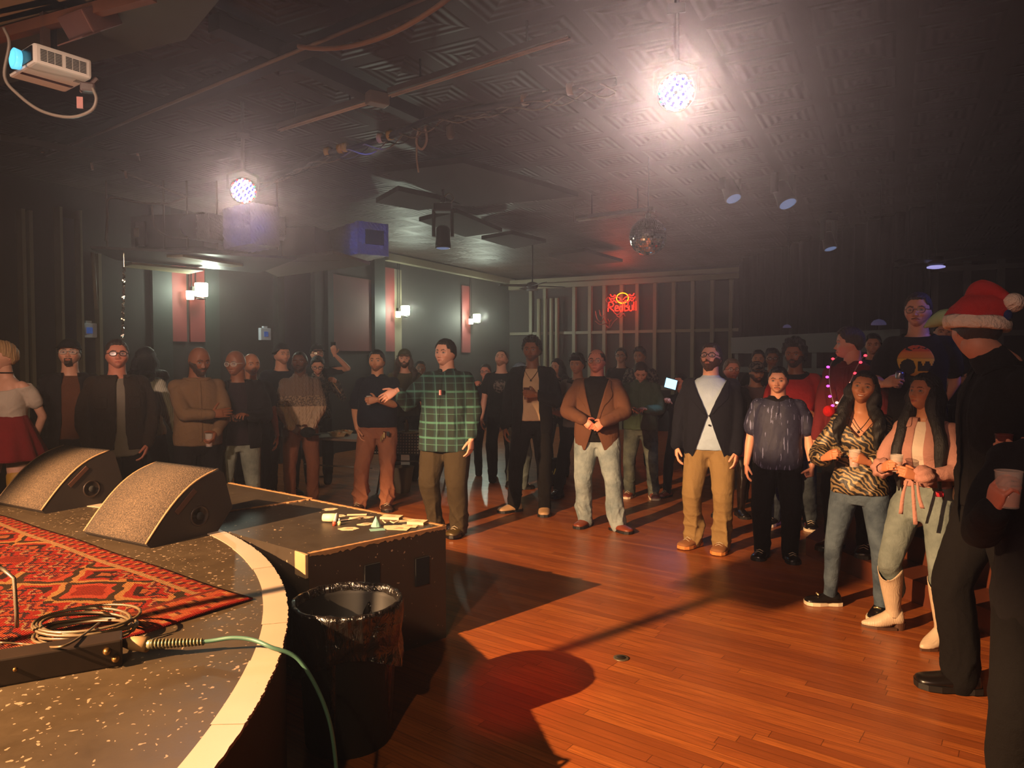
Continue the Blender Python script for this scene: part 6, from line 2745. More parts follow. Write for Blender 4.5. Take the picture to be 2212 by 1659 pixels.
person('young man with glasses in a dark brown denim jacket, thumbs in his pockets', 252, 737, 6.4, 0, 0, 1.08, skin='red', hair=('short', 'brown', BRN), head=(4, 8), glasses=('sq', G_BLK),
       a='pocket', b='pocket', top=dict(kind='jacket', mat=T_DEN, inner=T_GRY, open=.019, hem=.495, ihem=.46, ox=.01, pockets=True, gr=.016, amp=.006), bottom=TR, near=True, extra=ex_denim)

person('dark-haired person turned away behind the denim jacket man, white ribbed sleeve showing', 312, 752, 7.3, 0, 150, 1.0, skin='tan', hair=('long', 'black', BLK, .12), fem=.6, a={'base': 'down', 'w': (-.20, .02, .54)}, b='down',
       top=dict(kind='sweater', mat=rib_mat('white_ribbed_knit', '#cfc8b4', 260), hem=.52, sleeve=1.95, collar=False, loose=1.25), bottom=TR)

i_ = person('bald man with a long black beard and tan henley, looking down at his hands', 425, 748, 6.75, 0, 8, 1.12, belly=.5, skin='brown', hair=('bald', 'black', BLK), head=(18, -14), beard=('long', '#0c0807'),
            a={'base': 'cross', 'w': (.035, -.165, .665), 'hand': 'flat'}, b={'base': 'belly', 'w': (-.055, -.155, .575), 'hand': 'grip', 'hd': (.3, -.5, -.7), 'palm': (1, .2, 0)},
            top=dict(kind='sweater', mat=T_TAN, hem=.50, collar=False, placket=True), bottom=TR, near=True)
cup(i_, 1, 'clear cup of amber drink in the lowered hand of the bald bearded man', C_CLEAR, .12, .035, C_AMB)

i_ = person('bald man with glasses in a black jacket and washed grey jeans, phone in hand', 513, 757, 7.1, 0, -4, 1.08, skin='brown', hair=('bald', 'black', BLK), head=(-28, -6), glasses=('sq', G_CLR),
            a='phone', b='phone', top=dict(kind='jacket', mat=T_BLK2, inner=F('plum_tee', '#241a1e'), open=.05, hem=.47), bottom=dict(mat=D_GRY, r=(.057, .040, .034)), shoes=('shoe', L_BLK), near=True)
phone(i_, 1, 'dark phone held flat by the bald man in the black jacket', off=(-.03, 0, .01), tilt=(-1.2, 0, 0))

person('bald man mostly hidden behind the bald man with glasses', 541, 764, 7.9, 0, 10, 1, skin='tan', hair=('bald', 'black', BLK), head=(10, 0), top=dict(kind='tee', mat=T_BLK), bottom=TR, beard=('stubble', '#2a1a12'))
person('tall man in a black beanie and navy tee behind the two bald men', 607, 745, 9.1, 0, 12, 1.08, skin='fair', hair=('short', 'black', BLK), head=(18, 6), hat=('beanie', T_BLK), top=dict(kind='tee', mat=T_NAVY), bottom=TR, shoes=('shoe', L_BLK), beard=('stubble', '#5a3a2a'))


def ex_knit(i):
    p = i['U']((.035, -.155, .505))
    b_ = MB().ball(p, (.085, .05, .055), sub=3)
    b_.box(p + Vector((.07, -.03, -.03)), (.10, .10, .008), .3, bev=.003)
    pass


i_ = person('bearded man in a two-tone cream knit sweater and brown chinos, hands clasped', 648, 760, 8.35, 0, 2, 1.0, skin='dark', hair=('buzz', 'black', BLK), head=(-14, 6), beard=('full', '#0d0907'),
            a='clasp', b='clasp', top=dict(kind='sweater', mat=knit_mat(), hem=.50, placket=False, loose=1.12), bottom=dict(mat=T_BRT, r=(.060, .041, .034)), shoes=('shoe', T_BRT), near=True)
t = empty('baseball_cap', world(i_, i_['U']((.035, -.175, .50))), .4)
tag(t, 'black baseball cap held in front by the man in the knit sweater', 'cap')
MB().ball((0, 0, 0), (.085, .07, .06), sub=3).obj('cap_crown', T_BLK, t, True)
MB().lathe([(.001, 0), (.07, .0), (.068, .008), (.001, .008)], (.07, -.04, -.03), 20).obj('cap_brim', T_BLK, t, True)

i_ = person('person in a black cap at the back holding a phone up high', 684, 746, 10.6, 0, 0, .95, fem=.6, skin='fair', hair=('medium', 'black', BLK), hat=('cap', T_BLK), glasses=('sq', G_BLK), head=(10, 4),
            a='down', b={'base': 'raise', 'w': (-.13, -.13, .93), 'hd': (.2, -.1, 1)}, top=dict(kind='tee', mat=T_BLKT), bottom=TR)
phone(i_, 1, 'phone raised overhead by the person in the black cap', off=(0, 0, .03))
i_ = person('woman with dark hair and glasses looking down, holding a pale stick', 686, 768, 9.85, 0, 5, .9, fem=1, skin='fair', hair=('medium', 'black', BLK), glasses=('sq', G_BLK), head=(-6, -22),
            a='belly', b={'base': 'cup', 'w': (-.13, -.12, .80)}, top=dict(kind='sweater', mat=floral_mat(), hem=.52), bottom=TR)
p = world(i_, i_['grip'][1][0])
tag(MB().tube([p + Vector((-.02, 0, .03)), p + Vector((.14, -.03, -.18))], .009, 8).obj('light_stick', L_PALE, smooth=True), 'thin pale stick slanting down from the hand of the woman in glasses', 'stick')


def ex_polo(i):
    watch(i, 1, plain('red_strap', '#b0402a', .5), M_BLACKG)
    o = i['root']
    b_ = MB()
    k = i['U']((.04, -.10, .50))
    b_.tube([k, k + Vector((.05, -.02, .0))], .004)
    b_.box(k + Vector((.055, -.02, -.02)), (.035, .015, .05), bev=.004)
    b_.obj('keys', M_BLACKG, o)
    b_ = MB()
    for q in range(3):
        b_.box(k + Vector((.01 - .018 * q, -.015, -.035 - .022 * q)), (.012, .004, .06), .2 * q, M4=None)
    b_.obj('key_tags', plain('brass_key', '#b8a468', .35, .7), o)
    c = i['U']((.055, -.0, .735))
    TV = i['TV']
    fy = TV[(np.abs(TV[:, 0] - c.x) < .02) & (np.abs(TV[:, 2] - c.z) < .02)][:, 1].min()
    MB().box((c.x, fy - .002, c.z), (.008, .003, .016)).obj('chest_logo', M_CABLEW, o)


i_ = person('stocky man in a navy polo shirt and rust chinos holding a small glass', 815, 758, 8.25, 0, -4, 1.22, belly=.9, skin='olive', hair=('short', 'black', BLK), head=(-12, 6), beard=('stubble', '#2a1a12'),
            a='pocket', b={'base': 'belly', 'w': (-.012, -.165, .705)}, top=dict(kind='polo', mat=T_NAVP, hem=.525, sleeve=.85, loose=1.2), bottom=dict(mat=T_ORT, r=(.062, .045, .040), stack=2.2, amp=.009, freq=20, belt=L_BLK),
            legs=walk((-.115, .0, .042), (.045, -.02, .042)), shoes=('shoe', plain('brown_shoe', '#3a2418', .5)), near=True, extra=ex_polo)
cup(i_, 1, 'small clear glass in the hand of the man in the navy polo', C_CLEAR, .10, .030, C_AMB, 'glass')

person('bearded long-haired man in an olive tee behind the polo man', 874, 757, 10.2, 0, 2, 1.05, skin='fair', hair=('long', 'dark_brown', '#3a281a', .16), head=(-6, 6), beard=('full', '#4a3422'), hat=('cap', T_OLV), top=dict(kind='tee', mat=T_OLV), bottom=TR)
person('fair-faced person in black between the olive tee man and the plaid man', 908, 782, 11.2, 0, -6, .9, fem=.7, skin='pale', hair=('medium', 'brown', BRN), head=(10, 12), top=dict(kind='tee', mat=T_BLK), bottom=TR)


def ex_plaid(i):
    o = i['root']
    c = i['U']((.0, 0, .735))
    TV = i['TV']
    fy = TV[(np.abs(TV[:, 0] - .0) < .03) & (np.abs(TV[:, 2] - c.z) < .02)][:, 1].min()
    MB().box((.01, fy - .003, c.z), (.026, .006, .05), bev=.002).obj('badge', plain('pink_white_badge', '#d8a09a', .5), o)
    MB().box((.018, fy - .007, c.z), (.008, .004, .045)).obj('badge_stripe', plain('badge_red', '#a02a30', .5), o)
    MB().box((.045, fy - .001, c.z), (.03, .006, .04), bev=.002).obj('badge_dark', T_BLK, o)


person('big man in an untucked green plaid shirt, one forearm raised, in bronze boots', 958, 735, 7.1, 0, -22, 1.28, belly=.6, skin='pale', hair=('short', 'dark', DBR), head=(-14, 4), sx=-.03, jaw=1.15,
       a={'base': 'cross', 'w': (-.175, -.19, .745), 'hd': (-.75, -.45, -.45), 'palm': (0, 1, 0), 'pole': (-.3, .5, -1), 'hand': 'relax'}, b={'base': 'down', 'w': (-.150, -.06, .50)},
       top=dict(kind='shirt', mat=plaid_mat(), hem=.435, sleeve=1.85, placket=True, gr=.012, amp=.006, flare=.02), bottom=dict(mat=T_DKT, r=(.068, .052, .043), amp=.008, freq=18, stack=1.6),
       legs=walk((-.075, .03, .05), (.075, -.03, .05)), shoes=('hi', L_GOLD, L_BLK, {-1: -.8, 1: -.1}), near=True, extra=ex_plaid)

person('glasses-wearing person in dark clothes peering from behind the plaid man', 1050, 788, 10.6, 0, -6, .9, skin='red', hair=('short', 'brown', BRN), glasses=('sq', G_BLK), head=(-10, 4), top=dict(kind='tee', mat=T_NAVY), bottom=TR,
       a={'base': 'cup', 'w': (-.10, -.16, .82)})


def chest_print(w_, h_, zc, mat, name='shirt_print', xc=0., off=.0035):
    def f(i):
        K = i['K']
        i['band'](name, i['TV'], i['TF'], lambda c: (((c[:, 0] - xc) / w_) ** 2 + ((c[:, 2] - zc) / h_) ** 2 < 1) & (c[:, 1] < 0), off, mat)
    return f


i_ = person('balding man in a black tee with a grey print, gazing up, at the back', 1083, 757, 10.0, 0, -8, 1.0, skin='pale', hair=('buzz', 'brown', BRN), head=(-14, 24), beard=('stubble', '#6a4a38'), a='down', b='down',
            top=dict(kind='tee', mat=T_BLKT), bottom=TR, extra=chest_print(.05, .05, .735, floral_mat()))
i_ = person('hunched person in a pale hat, cream jacket and light grey jeans turned away', 1116, 783, 9.6, 0, 130, .95, fem=.5, skin='fair', hair=('medium', 'brown', BRN), head=(-20, -25), hat=('bucket', F('pale_blue_hat', '#7f94a8')),
            a={'base': 'belly', 'w': (-.07, -.15, .66)}, b='belly', top=dict(kind='jacket', mat=T_CJK, inner=T_BLK, hem=.53, gr=.02), bottom=dict(mat=D_LGT, r=(.055, .043, .042)), shoes=('shoe', L_BLK))


def ex_neck(i):
    U_ = i['U']
    pts = []
    TV = i['TV']
    for s_ in np.linspace(-1, 1, 15):
        z = .842 - .075 * (1 - abs(s_) ** 1.3)
        y = -.045 - .030 * (1 - abs(s_)) - (.01 if abs(s_) < .8 else -.02)
        pts.append(U_((.05 * s_, y, z)))
    MB().tube(pts, .0025, 5).obj('necklace_cord', M_BLACKG, i['root'], True)
    MB().ball(pts[7] + Vector((0, -.005, -.01)), .010, sub=2).obj('pendant', M_BLACKG, i['root'], True)


i_ = person('tall man in an open black jacket over a cream tee, holding a brown cup', 1150, 731, 8.1, 0, -6, 1.02, skin='brown', hair=('curly', 'black', BLK), head=(-8, 2), beard=('stubble', '#1c120c'),
            a={'base': 'down', 'w': (-.165, .02, .48)}, b={'base': 'belly', 'w': (-.035, -.15, .685), 'hd': (.9, -.3, .1)}, top=dict(kind='jacket', mat=T_BLK, inner=T_CRM, open=.047, hem=.46, ihem=.53, gr=.016),
            bottom=dict(mat=T_BLK, r=(.060, .044, .036)), legs=walk((-.105, .0, .042), (.075, -.04, .042)), shoes=('dress', L_PALE, None, {-1: -.9, 1: .05}), near=True, extra=ex_neck)
cup(i_, 1, 'brown drink cup held at the chest of the man in the open black jacket', plain('brown_cup', '#5c3222', .3), .13, .036, C_AMB)
watch(i_, 1, G_WIRE, G_WIRE, 'bracelet')

person('woman with wavy dark hair in a patterned top behind the tall jacket man', 1206, 776, 10.6, 0, -15, .9, fem=1, skin='fair', hair=('long', 'black', BLK, .14, 1.5), head=(-25, 0), top=dict(kind='sweater', mat=floral_mat(), collar=False), bottom=TR)
i_ = person('person in a backwards black cap and grey raglan tee behind the brown blazer man', 1248, 767, 8.9, 0, -14, .95, fem=.4, skin='tan', hair=('curly', 'black', BLK), head=(-8, 0), hat=('capback', T_BLK),
            a={'base': 'belly', 'w': (-.15, -.06, .60)}, top=dict(kind='tee', mat=F('grey_raglan', '#5e5650'), trim=T_BLK, sleeve=.9), bottom=TR, legs=walk((-.14, .0, .042), (.04, 0, .042)), shoes=('shoe', L_BLK))


def ex_blazer(i):
    watch(i, -1, L_BLK, M_BLACKG)


person('man in a brown tweed blazer, wire glasses and faded jeans, hands clasped', 1290, 755, 7.35, 0, -8, 1.2, belly=.3, skin='red', hair=('recede', 'brown', BRN), head=(-6, 4), glasses=('round', G_WIRE),
       a={'base': 'clasp', 'w': (-.050, -.150, .618), 'pole': (-1, .35, -.4)}, b={'base': 'clasp', 'w': (-.062, -.150, .610), 'pole': (-1, .35, -.4)}, top=dict(kind='blazer', mat=T_BLZ, inner=T_BLK, open=.052, hem=.44, button=.585, gr=.014, ineck=True),
       bottom=dict(mat=D_WB, r=(.066, .047, .041), amp=.007, stack=2), legs=walk((-.065, .02, .042), (.125, -.05, .042)), shoes=('dress', L_ORG, None, {-1: -.35, 1: .9}), near=True, extra=ex_blazer)

person('thin person with glasses and shoulder-length hair in black, at the back wall', 1342, 754, 12.3, 0, -5, .9, skin='fair', hair=('medium', 'brown', BRN), glasses=('sq', G_BLK), head=(-8, 6), top=dict(kind='tee', mat=T_BLK), bottom=TR)
person('person with tousled brown hair behind the green pullover man', 1384, 752, 11.6, 0, -10, .95, skin='tan', hair=('tuft', 'brown', BRN), head=(-14, -4), top=dict(kind='tee', mat=floral_mat()), bottom=TR)

i_ = person('man in a green fleece pullover looking down at his phone', 1385, 778, 8.95, 0, -6, 1.18, belly=.5, skin='pale', hair=('short', 'brown', DBR), head=(4, -34), jaw=1.1,
            a='phone', b='phone', top=dict(kind='sweater', mat=T_GRN, hem=.50, placket=True, gr=.010), bottom=dict(mat=denim('faded_dark_denim', '#1e2830', '#5a6058'), r=(.060, .043, .038), stack=1.5), legs=walk((-.075, 0, .042), (.095, -.0, .042)),
            shoes=('shoe', L_ORG, L_WSOLE), near=True)
phone(i_, 1, 'phone held in both hands by the man in the green pullover', off=(-.055, 0, .0), tilt=(-1.0, 0, 1.57))

i_ = person('man in black leaning his face on his hand behind the navy blazer man', 1473, 808, 8.9, 0, -20, 1.0, skin='red', hair=('short', 'black', BLK), head=(-15, -4), a={'base': 'phone', 'w': (-.085, -.13, .795)}, b='down',
            top=dict(kind='sweater', mat=T_BLK), bottom=TR, legs=walk((-.12, 0, .042), (.06, 0, .042)), shoes=('shoe', L_ORG))
q = at_y(1449, 829, 8.68)
t = empty('tablet', q, rot=(0, .25, .3))
tag(t, 'glowing pale blue screen held up in the crowd left of the navy blazer', 'tablet')
MB().box((0, .006, 0), (.17, .012, .13), bev=.004).obj('tablet_body', M_BLACKG, t)
MB().box((0, -.002, 0), (.155, .003, .115)).obj('screen', plain('bright_screen', '#bfe6ff', .3, var=0, emit='#9fdcff', es=2.2), t)
spot('screen_light', q + Vector((0, -.05, 0)), q + Vector((-.2, -1, -2.2)), 12, (.35, .6, 1.0), 90, .5, .1)


def ex_navy(i):
    for s_ in (-1, 1):
        A = i['arms'][s_]
        d = (A['wr'] - A['el']).normalized()
        MB().tube([A['wr'] - d * .035, A['wr'] + d * .004], [.034, .033], 16).obj('shirt_cuff', T_LBL, i['root'], True)


person('tall man in a navy blazer, pale blue shirt and khaki chinos, chin up', 1536, 745, 6.55, 0, -6, 1.15, belly=.25, skin='pale', hair=('side', 'brown', DBR), head=(-12, 18), glasses=('sq', G_BLK), beard=('full', '#4a2c1a'),
       a={'base': 'down', 'w': (-.155, -.02, .50)}, b={'base': 'down', 'w': (-.125, -.05, .49)}, top=dict(kind='blazer', mat=T_NBZ, inner=T_LBL, open=.060, hem=.455, button=.66, gr=.015, ineck=True),
       bottom=dict(mat=T_KHK, r=(.062, .046, .043), amp=.009, freq=18, stack=2, belt=L_ORG), legs=walk((-.075, .0, .045), (.065, -.04, .045)), shoes=('shoe', L_TAN, plain('gum_sole', '#c07a3c', .6), {-1: -.5, 1: -.15}), near=True, extra=ex_navy)

person('grey-haired woman with glasses in a coral skirt and shiny boots behind the navy blazer', 1580, 778, 7.9, 0, 6, .9, fem=1, skin='red', hair=('medium', 'grey', '#6a5648'), glasses=('round', G_WIRE), head=(10, 6), a='down', b='down',
       top=dict(kind='sweater', mat=T_BLK, collar=False), bottom=dict(kind='skirt', mat=F('coral_skirt', '#b8644c'), z=(.60, .40), socks=plain('shiny_black_boot', '#17100c', .2)), shoes=('loafer', L_BLK))
person('bearded man in a light checked cap and grey tee behind the streaked shirt man', 1632, 783, 8.6, 0, 8, 1.1, skin='tan', hair=('short', 'brown', BRN), head=(15, -8), beard=('full', '#4a2c1c'), hat=('cap', floral_mat()),
       top=dict(kind='tee', mat=F('mauve_grey_tee', '#6a5450')), bottom=TR)
person('dark-haired woman behind the checked cap, in the dim back row', 1638, 758, 10.6, 0, 0, .9, fem=1, skin='tan', hair=('medium', 'black', BLK), top=dict(kind='tee', mat=T_BLK), bottom=TR)
person('dark curly-haired person left of the red tee man in the dim back row', 1668, 756, 10.2, 0, 4, .95, fem=.5, skin='brown', hair=('curly', 'black', BLK), glasses=('sq', G_BLK), top=dict(kind='tee', mat=T_BLK), bottom=TR)

person('short man with moustache in a navy streaked shirt and black trousers', 1672, 794, 6.2, 0, -2, 1.12, belly=.35, skin='fair', hair=('short', 'black', BLK), head=(-4, 0), beard=('mous', '#2a1c14'), sx=-.04, jaw=1.12,
       a='down', b={'base': 'down', 'w': (-.165, -.05, .50), 'hand': 'fist'}, top=dict(kind='polo', mat=streak_mat(), hem=.475, sleeve=.72, gr=.012, loose=1.25, collar_mat=T_BLKT), bottom=dict(mat=T_BLK, r=(.066, .050, .042)),
       shoes=('shoe', L_BLK), near=True, extra=lambda i: watch(i, 1, L_BLK, M_BLACKG))


def ex_red(i):
    K = i['K']
    TV = i['TV']
    for txt, xx, zz, sz, m in (('ICE', -.035, .745, .042, T_BLKT), ('PRINCE', -.0, .720, .040, F('print_white', '#c8b0a8'))):
        p = i['U']((xx, 0, zz))
        fy = TV[(np.abs(TV[:, 0] - p.x) < .05) & (np.abs(TV[:, 2] - p.z) < .02)][:, 1].min()
        o = text_obj('shirt_lettering', txt, sz * K / 1.75 * 1.6, m, .001, 0, i['root'])
        o.location = (p.x, fy - .003, p.z)
        o.rotation_euler = (PI / 2, 0, 0)
    b_ = MB()
    c = i['U']((.062, 0, .742))
    fy = TV[(np.abs(TV[:, 0] - c.x) < .04) & (np.abs(TV[:, 2] - c.z) < .02)][:, 1].min()
    for q in range(6):
        a = PI * q / 6
        b_.tube([Vector((c.x - .03 * math.cos(a), fy - .003, c.z - .03 * math.sin(a))), Vector((c.x + .03 * math.cos(a), fy - .003, c.z + .03 * math.sin(a)))], .003, 5)
    b_.obj('snowflake_print', F('print_white', '#c8b0a8'), i['root'])


person('man with afro hair in a red tee with black collar and snowflake lettering', 1718, 739, 7.4, 0, -8, 1.05, skin='brown', hair=('afro', 'black', BLK), head=(-6, 0), beard=('full', '#120b08'), a='down', b={'base': 'belly', 'w': (-.13, -.12, .60)},
       top=dict(kind='tee', mat=T_RED, hem=.50, sleeve=.9, trim=T_BLKT, loose=1.2), bottom=dict(mat=denim('dark_jeans', '#141820', '#3a4248'), r=(.056, .042, .036)), legs=walk((-.10, 0, .042), (.085, 0, .042)), shoes=('shoe', L_BLK, L_WSOLE), near=True)

# man with light necklace
LED_C = {'m': ('magenta_bulb', '#e040e0'), 'r': ('red_bulb', '#ff3040'), 'w': ('warm_bulb', '#ffb0a0')}


def ex_lights(i):
    root = i['root']
    U_ = i['U']
    pts = [(-.050, -.035, .875), (-.062, -.075, .845), (-.058, -.105, .80), (-.052, -.115, .76), (-.045, -.118, .72), (-.030, -.122, .67), (-.020, -.122, .655),
           (.0, -.120, .69), (.022, -.115, .735), (.038, -.110, .775), (.050, -.095, .82), (.062, -.06, .865), (.060, -.01, .885)]
    P_ = smooth_path([U_(p) for p in pts], 5)
    MB().tube(P_, .0035, 6).obj('necklace_wire', plain('grey_wire', '#8a7c7c', .5), root, True)
    n = len(P_)
    cols = ['r', 'm', 'm', 'm', 'm', 'm', 'w', 'w', 'w', 'r', 'r', 'r']
    for k_ in range(12):
        p = P_[int((k_ + .5) * n / 12)]
        c = LED_C[cols[k_]]
        MB().ball(p + Vector((.012 if k_ > 6 else -.012, -.010, 0)), (.013, .010, .010), sub=2).obj('bulb', plain(c[0], c[1], .3, var=0, emit=c[1], es=4), root, True)
    b_ = U_((-.045, -.135, .635))
    MB().ball(b_, .046, sub=3).obj('pompom', F('red_pompom', '#c01c1c', bump=1.0), root, True)
    for k_, (dx, dz) in enumerate(((.03, -.0), (.045, -.05), (.05, -.115))):
        MB().ball(U_((-.03 + dx, -.125, .635 + dz)), (.009, .008, .007), sub=2).obj('bulb', plain('warm_bulb', '#ffb0a0'), root, True)


person('man in a maroon shirt in profile, wearing a coloured bulb necklace with red pompom', 1842, 709, 5.85, .16, -20, 1.0, skin='pale', hair=('side', 'brown', BRN), head=(-62, 0), a='down', b='down',
       top=dict(kind='shirt', mat=T_MAR, hem=.48, sleeve=1.9, placket=True), bottom=TR, shoes=('shoe', L_BLK), near=True, extra=ex_lights)

person('person in dim blue light behind the necklace man', 1886, 722, 8.0, .36, 10, .95, skin='fair', hair=('medium', 'black', BLK), head=(-10, -6), top=dict(kind='tee', mat=T_NAVY), bottom=TR)


def sunset_mat():
    t = NT('sunset_print')
    v = t.coords()
    x, y, z = t.sep(v)
    K = 1.89
    zz = t.math('DIVIDE', t.math('SUBTRACT', z, .672 * K), .122 * K)     # 0 at the foot, 1 at the top
    c = t.ramp(zz, [(0, '#b87a28'), (.20, '#d8a838'), (.52, '#e0b03a'), (.54, '#b06a24'), (.56, '#d89030'), (.74, '#d87a2c'), (.77, '#c8551e'), (1, '#c04c1c')], 'LINEAR')
    xx = t.math('DIVIDE', x, .062 * K)
    # rounded hill at left, blocky roofs at right, clouds on top
    r1 = t.math('SQRT', t.math('ADD', t.math('POWER', t.math('MULTIPLY', t.math('ADD', xx, .42), 1.15), 2.), t.math('POWER', t.math('MULTIPLY', t.math('SUBTRACT', zz, .24), 1.9), 2.)))
    n = t.noise(v, 60, 3)
    s1 = t.math('LESS_THAN', r1, t.math('ADD', .42, t.math('MULTIPLY', n, .2)))
    ht = t.math('ADD', .30, t.math('MULTIPLY', t.math('SNAP', t.math('ABSOLUTE', t.math('SINE', t.math('MULTIPLY', xx, 7))), .34), .20))
    s2 = t.math('MULTIPLY', t.math('LESS_THAN', zz, ht), t.math('GREATER_THAN', xx, .15))
    s2 = t.math('MULTIPLY', s2, t.math('GREATER_THAN', zz, .12))
    cl = t.math('MULTIPLY', t.math('GREATER_THAN', t.noise(t.coords(scale=(1, 1, 3)), 14, 2), .54), t.math('GREATER_THAN', zz, .78))
    m_ = t.math('MAXIMUM', t.math('MAXIMUM', s1, s2), cl)
    t.p('Base Color', t.mix(m_, c, srgb('#0e0c0c')))
    t.p('Roughness', .8)
    return t.m


def ex_sunset(i):
    chest_print(.064, .061, .733, sunset_mat(), 'sunset_print')(i)


i_ = person('moustached man in a black tee with a round sunset print, holding a can', 1985, 636, 5.45, .36, -6, 1.02, skin='pale', hair=('short', 'brown', DBR), head=(-4, 2), glasses=('round', G_WIRE), beard=('mous', '#3a2012'),
            a={'base': 'cup', 'w': (-.095, -.18, .640), 'hd': (.55, -.5, .2)}, b='back', top=dict(kind='tee', mat=T_BLKT, hem=.50, sleeve=.7, loose=1.1), bottom=TR, shoes=('shoe', L_BLK), near=True, extra=ex_sunset)
g = world(i_, i_['grip'][-1][0])
t = empty('drink_can', g - Vector((0, 0, .04)), rot=(.15, .1, 0))
tag(t, 'silver drink can in the hand of the man with the sunset tee', 'can')
MB().lathe([(.024, 0), (.029, .008), (.029, .11), (.024, .122), (.022, .12), (.001, .118)], n=28, cap=False).obj('can_body', plain('printed_can', '#a8a8b4', .25, .8, var=.3, vs_=30), t, True)
MB().box((0, 0, .1215), (.012, .02, .002)).obj('pull_tab', M_METAL, t)

person('person in blue light with folded arms between the sunset tee man and the elf hat', 2036, 690, 7.6, .36, -14, 1.0, skin='pale', hair=('short', 'brown', BRN), head=(25, -8), a='cup', b='belly', top=dict(kind='tee', mat=T_NAVY), bottom=TR)


# woman in zebra blouse
def ex_zebra(i):
    ex_neck(i)
    for s_ in (-1, 1):
        p = i['head_xf'](np.array([[s_ * .345, .03, -.14]]))[0]
        MB().ball(tuple(p), .008, sub=2).obj('earring', plain('pale_gold', '#d8c08c', .3, .8), i['root'], True)


i_ = person('smiling woman with long dark wavy hair in a zebra-striped blouse and blue jeans', 1888, 805, 4.88, 0, -6, .98, fem=1, skin='tan', hair=('long', 'black', '#120b09', .24, 1.6), head=(-2, 12), roll=8, smile=1.,
            a={'base': 'cup', 'w': (-.115, -.15, .655)}, b={'base': 'cup', 'w': (-.045, -.19, .655)}, top=dict(kind='shirt', mat=zebra_mat(), hem=.50, sleeve=1.72, loose=1.4, collar=False, vneck=.10, gr=.012, amp=.007, freq=18),
            bottom=dict(mat=D_BLU, r=(.059, .036, .026), waist=.56, amp=.0035), legs=walk((-.115, .03, .042), (.085, .0, .042)), shoes=('loafer', L_BLK, L_WSOLE, {-1: -1.05, 1: -.15}), near=True, extra=ex_zebra, sx=.08)
cup(i_, 1, 'clear cup of red drink in the hands of the woman in the zebra blouse', C_CLEAR, .11, .036, C_RED)
root = i_['root']
for s_ in (-1, 1):
    an = i_['ank'][s_]
    Mf = Matrix.Translation((an.x, an.y, an.z - .042 * i_['K'])) @ Matrix.Rotation({-1: -1.05, 1: -.15}[s_], 4, 'Z')
    b_ = MB()
    b_.tube([Vector((-.022, -.085, .072)), Vector((0, -.092, .080)), Vector((.022, -.085, .072))], .006, 8)
    b_.xf(Mf)
    b_.obj('gold_chain', plain('pale_gold', '#d8c08c', .3, .8), root, True)


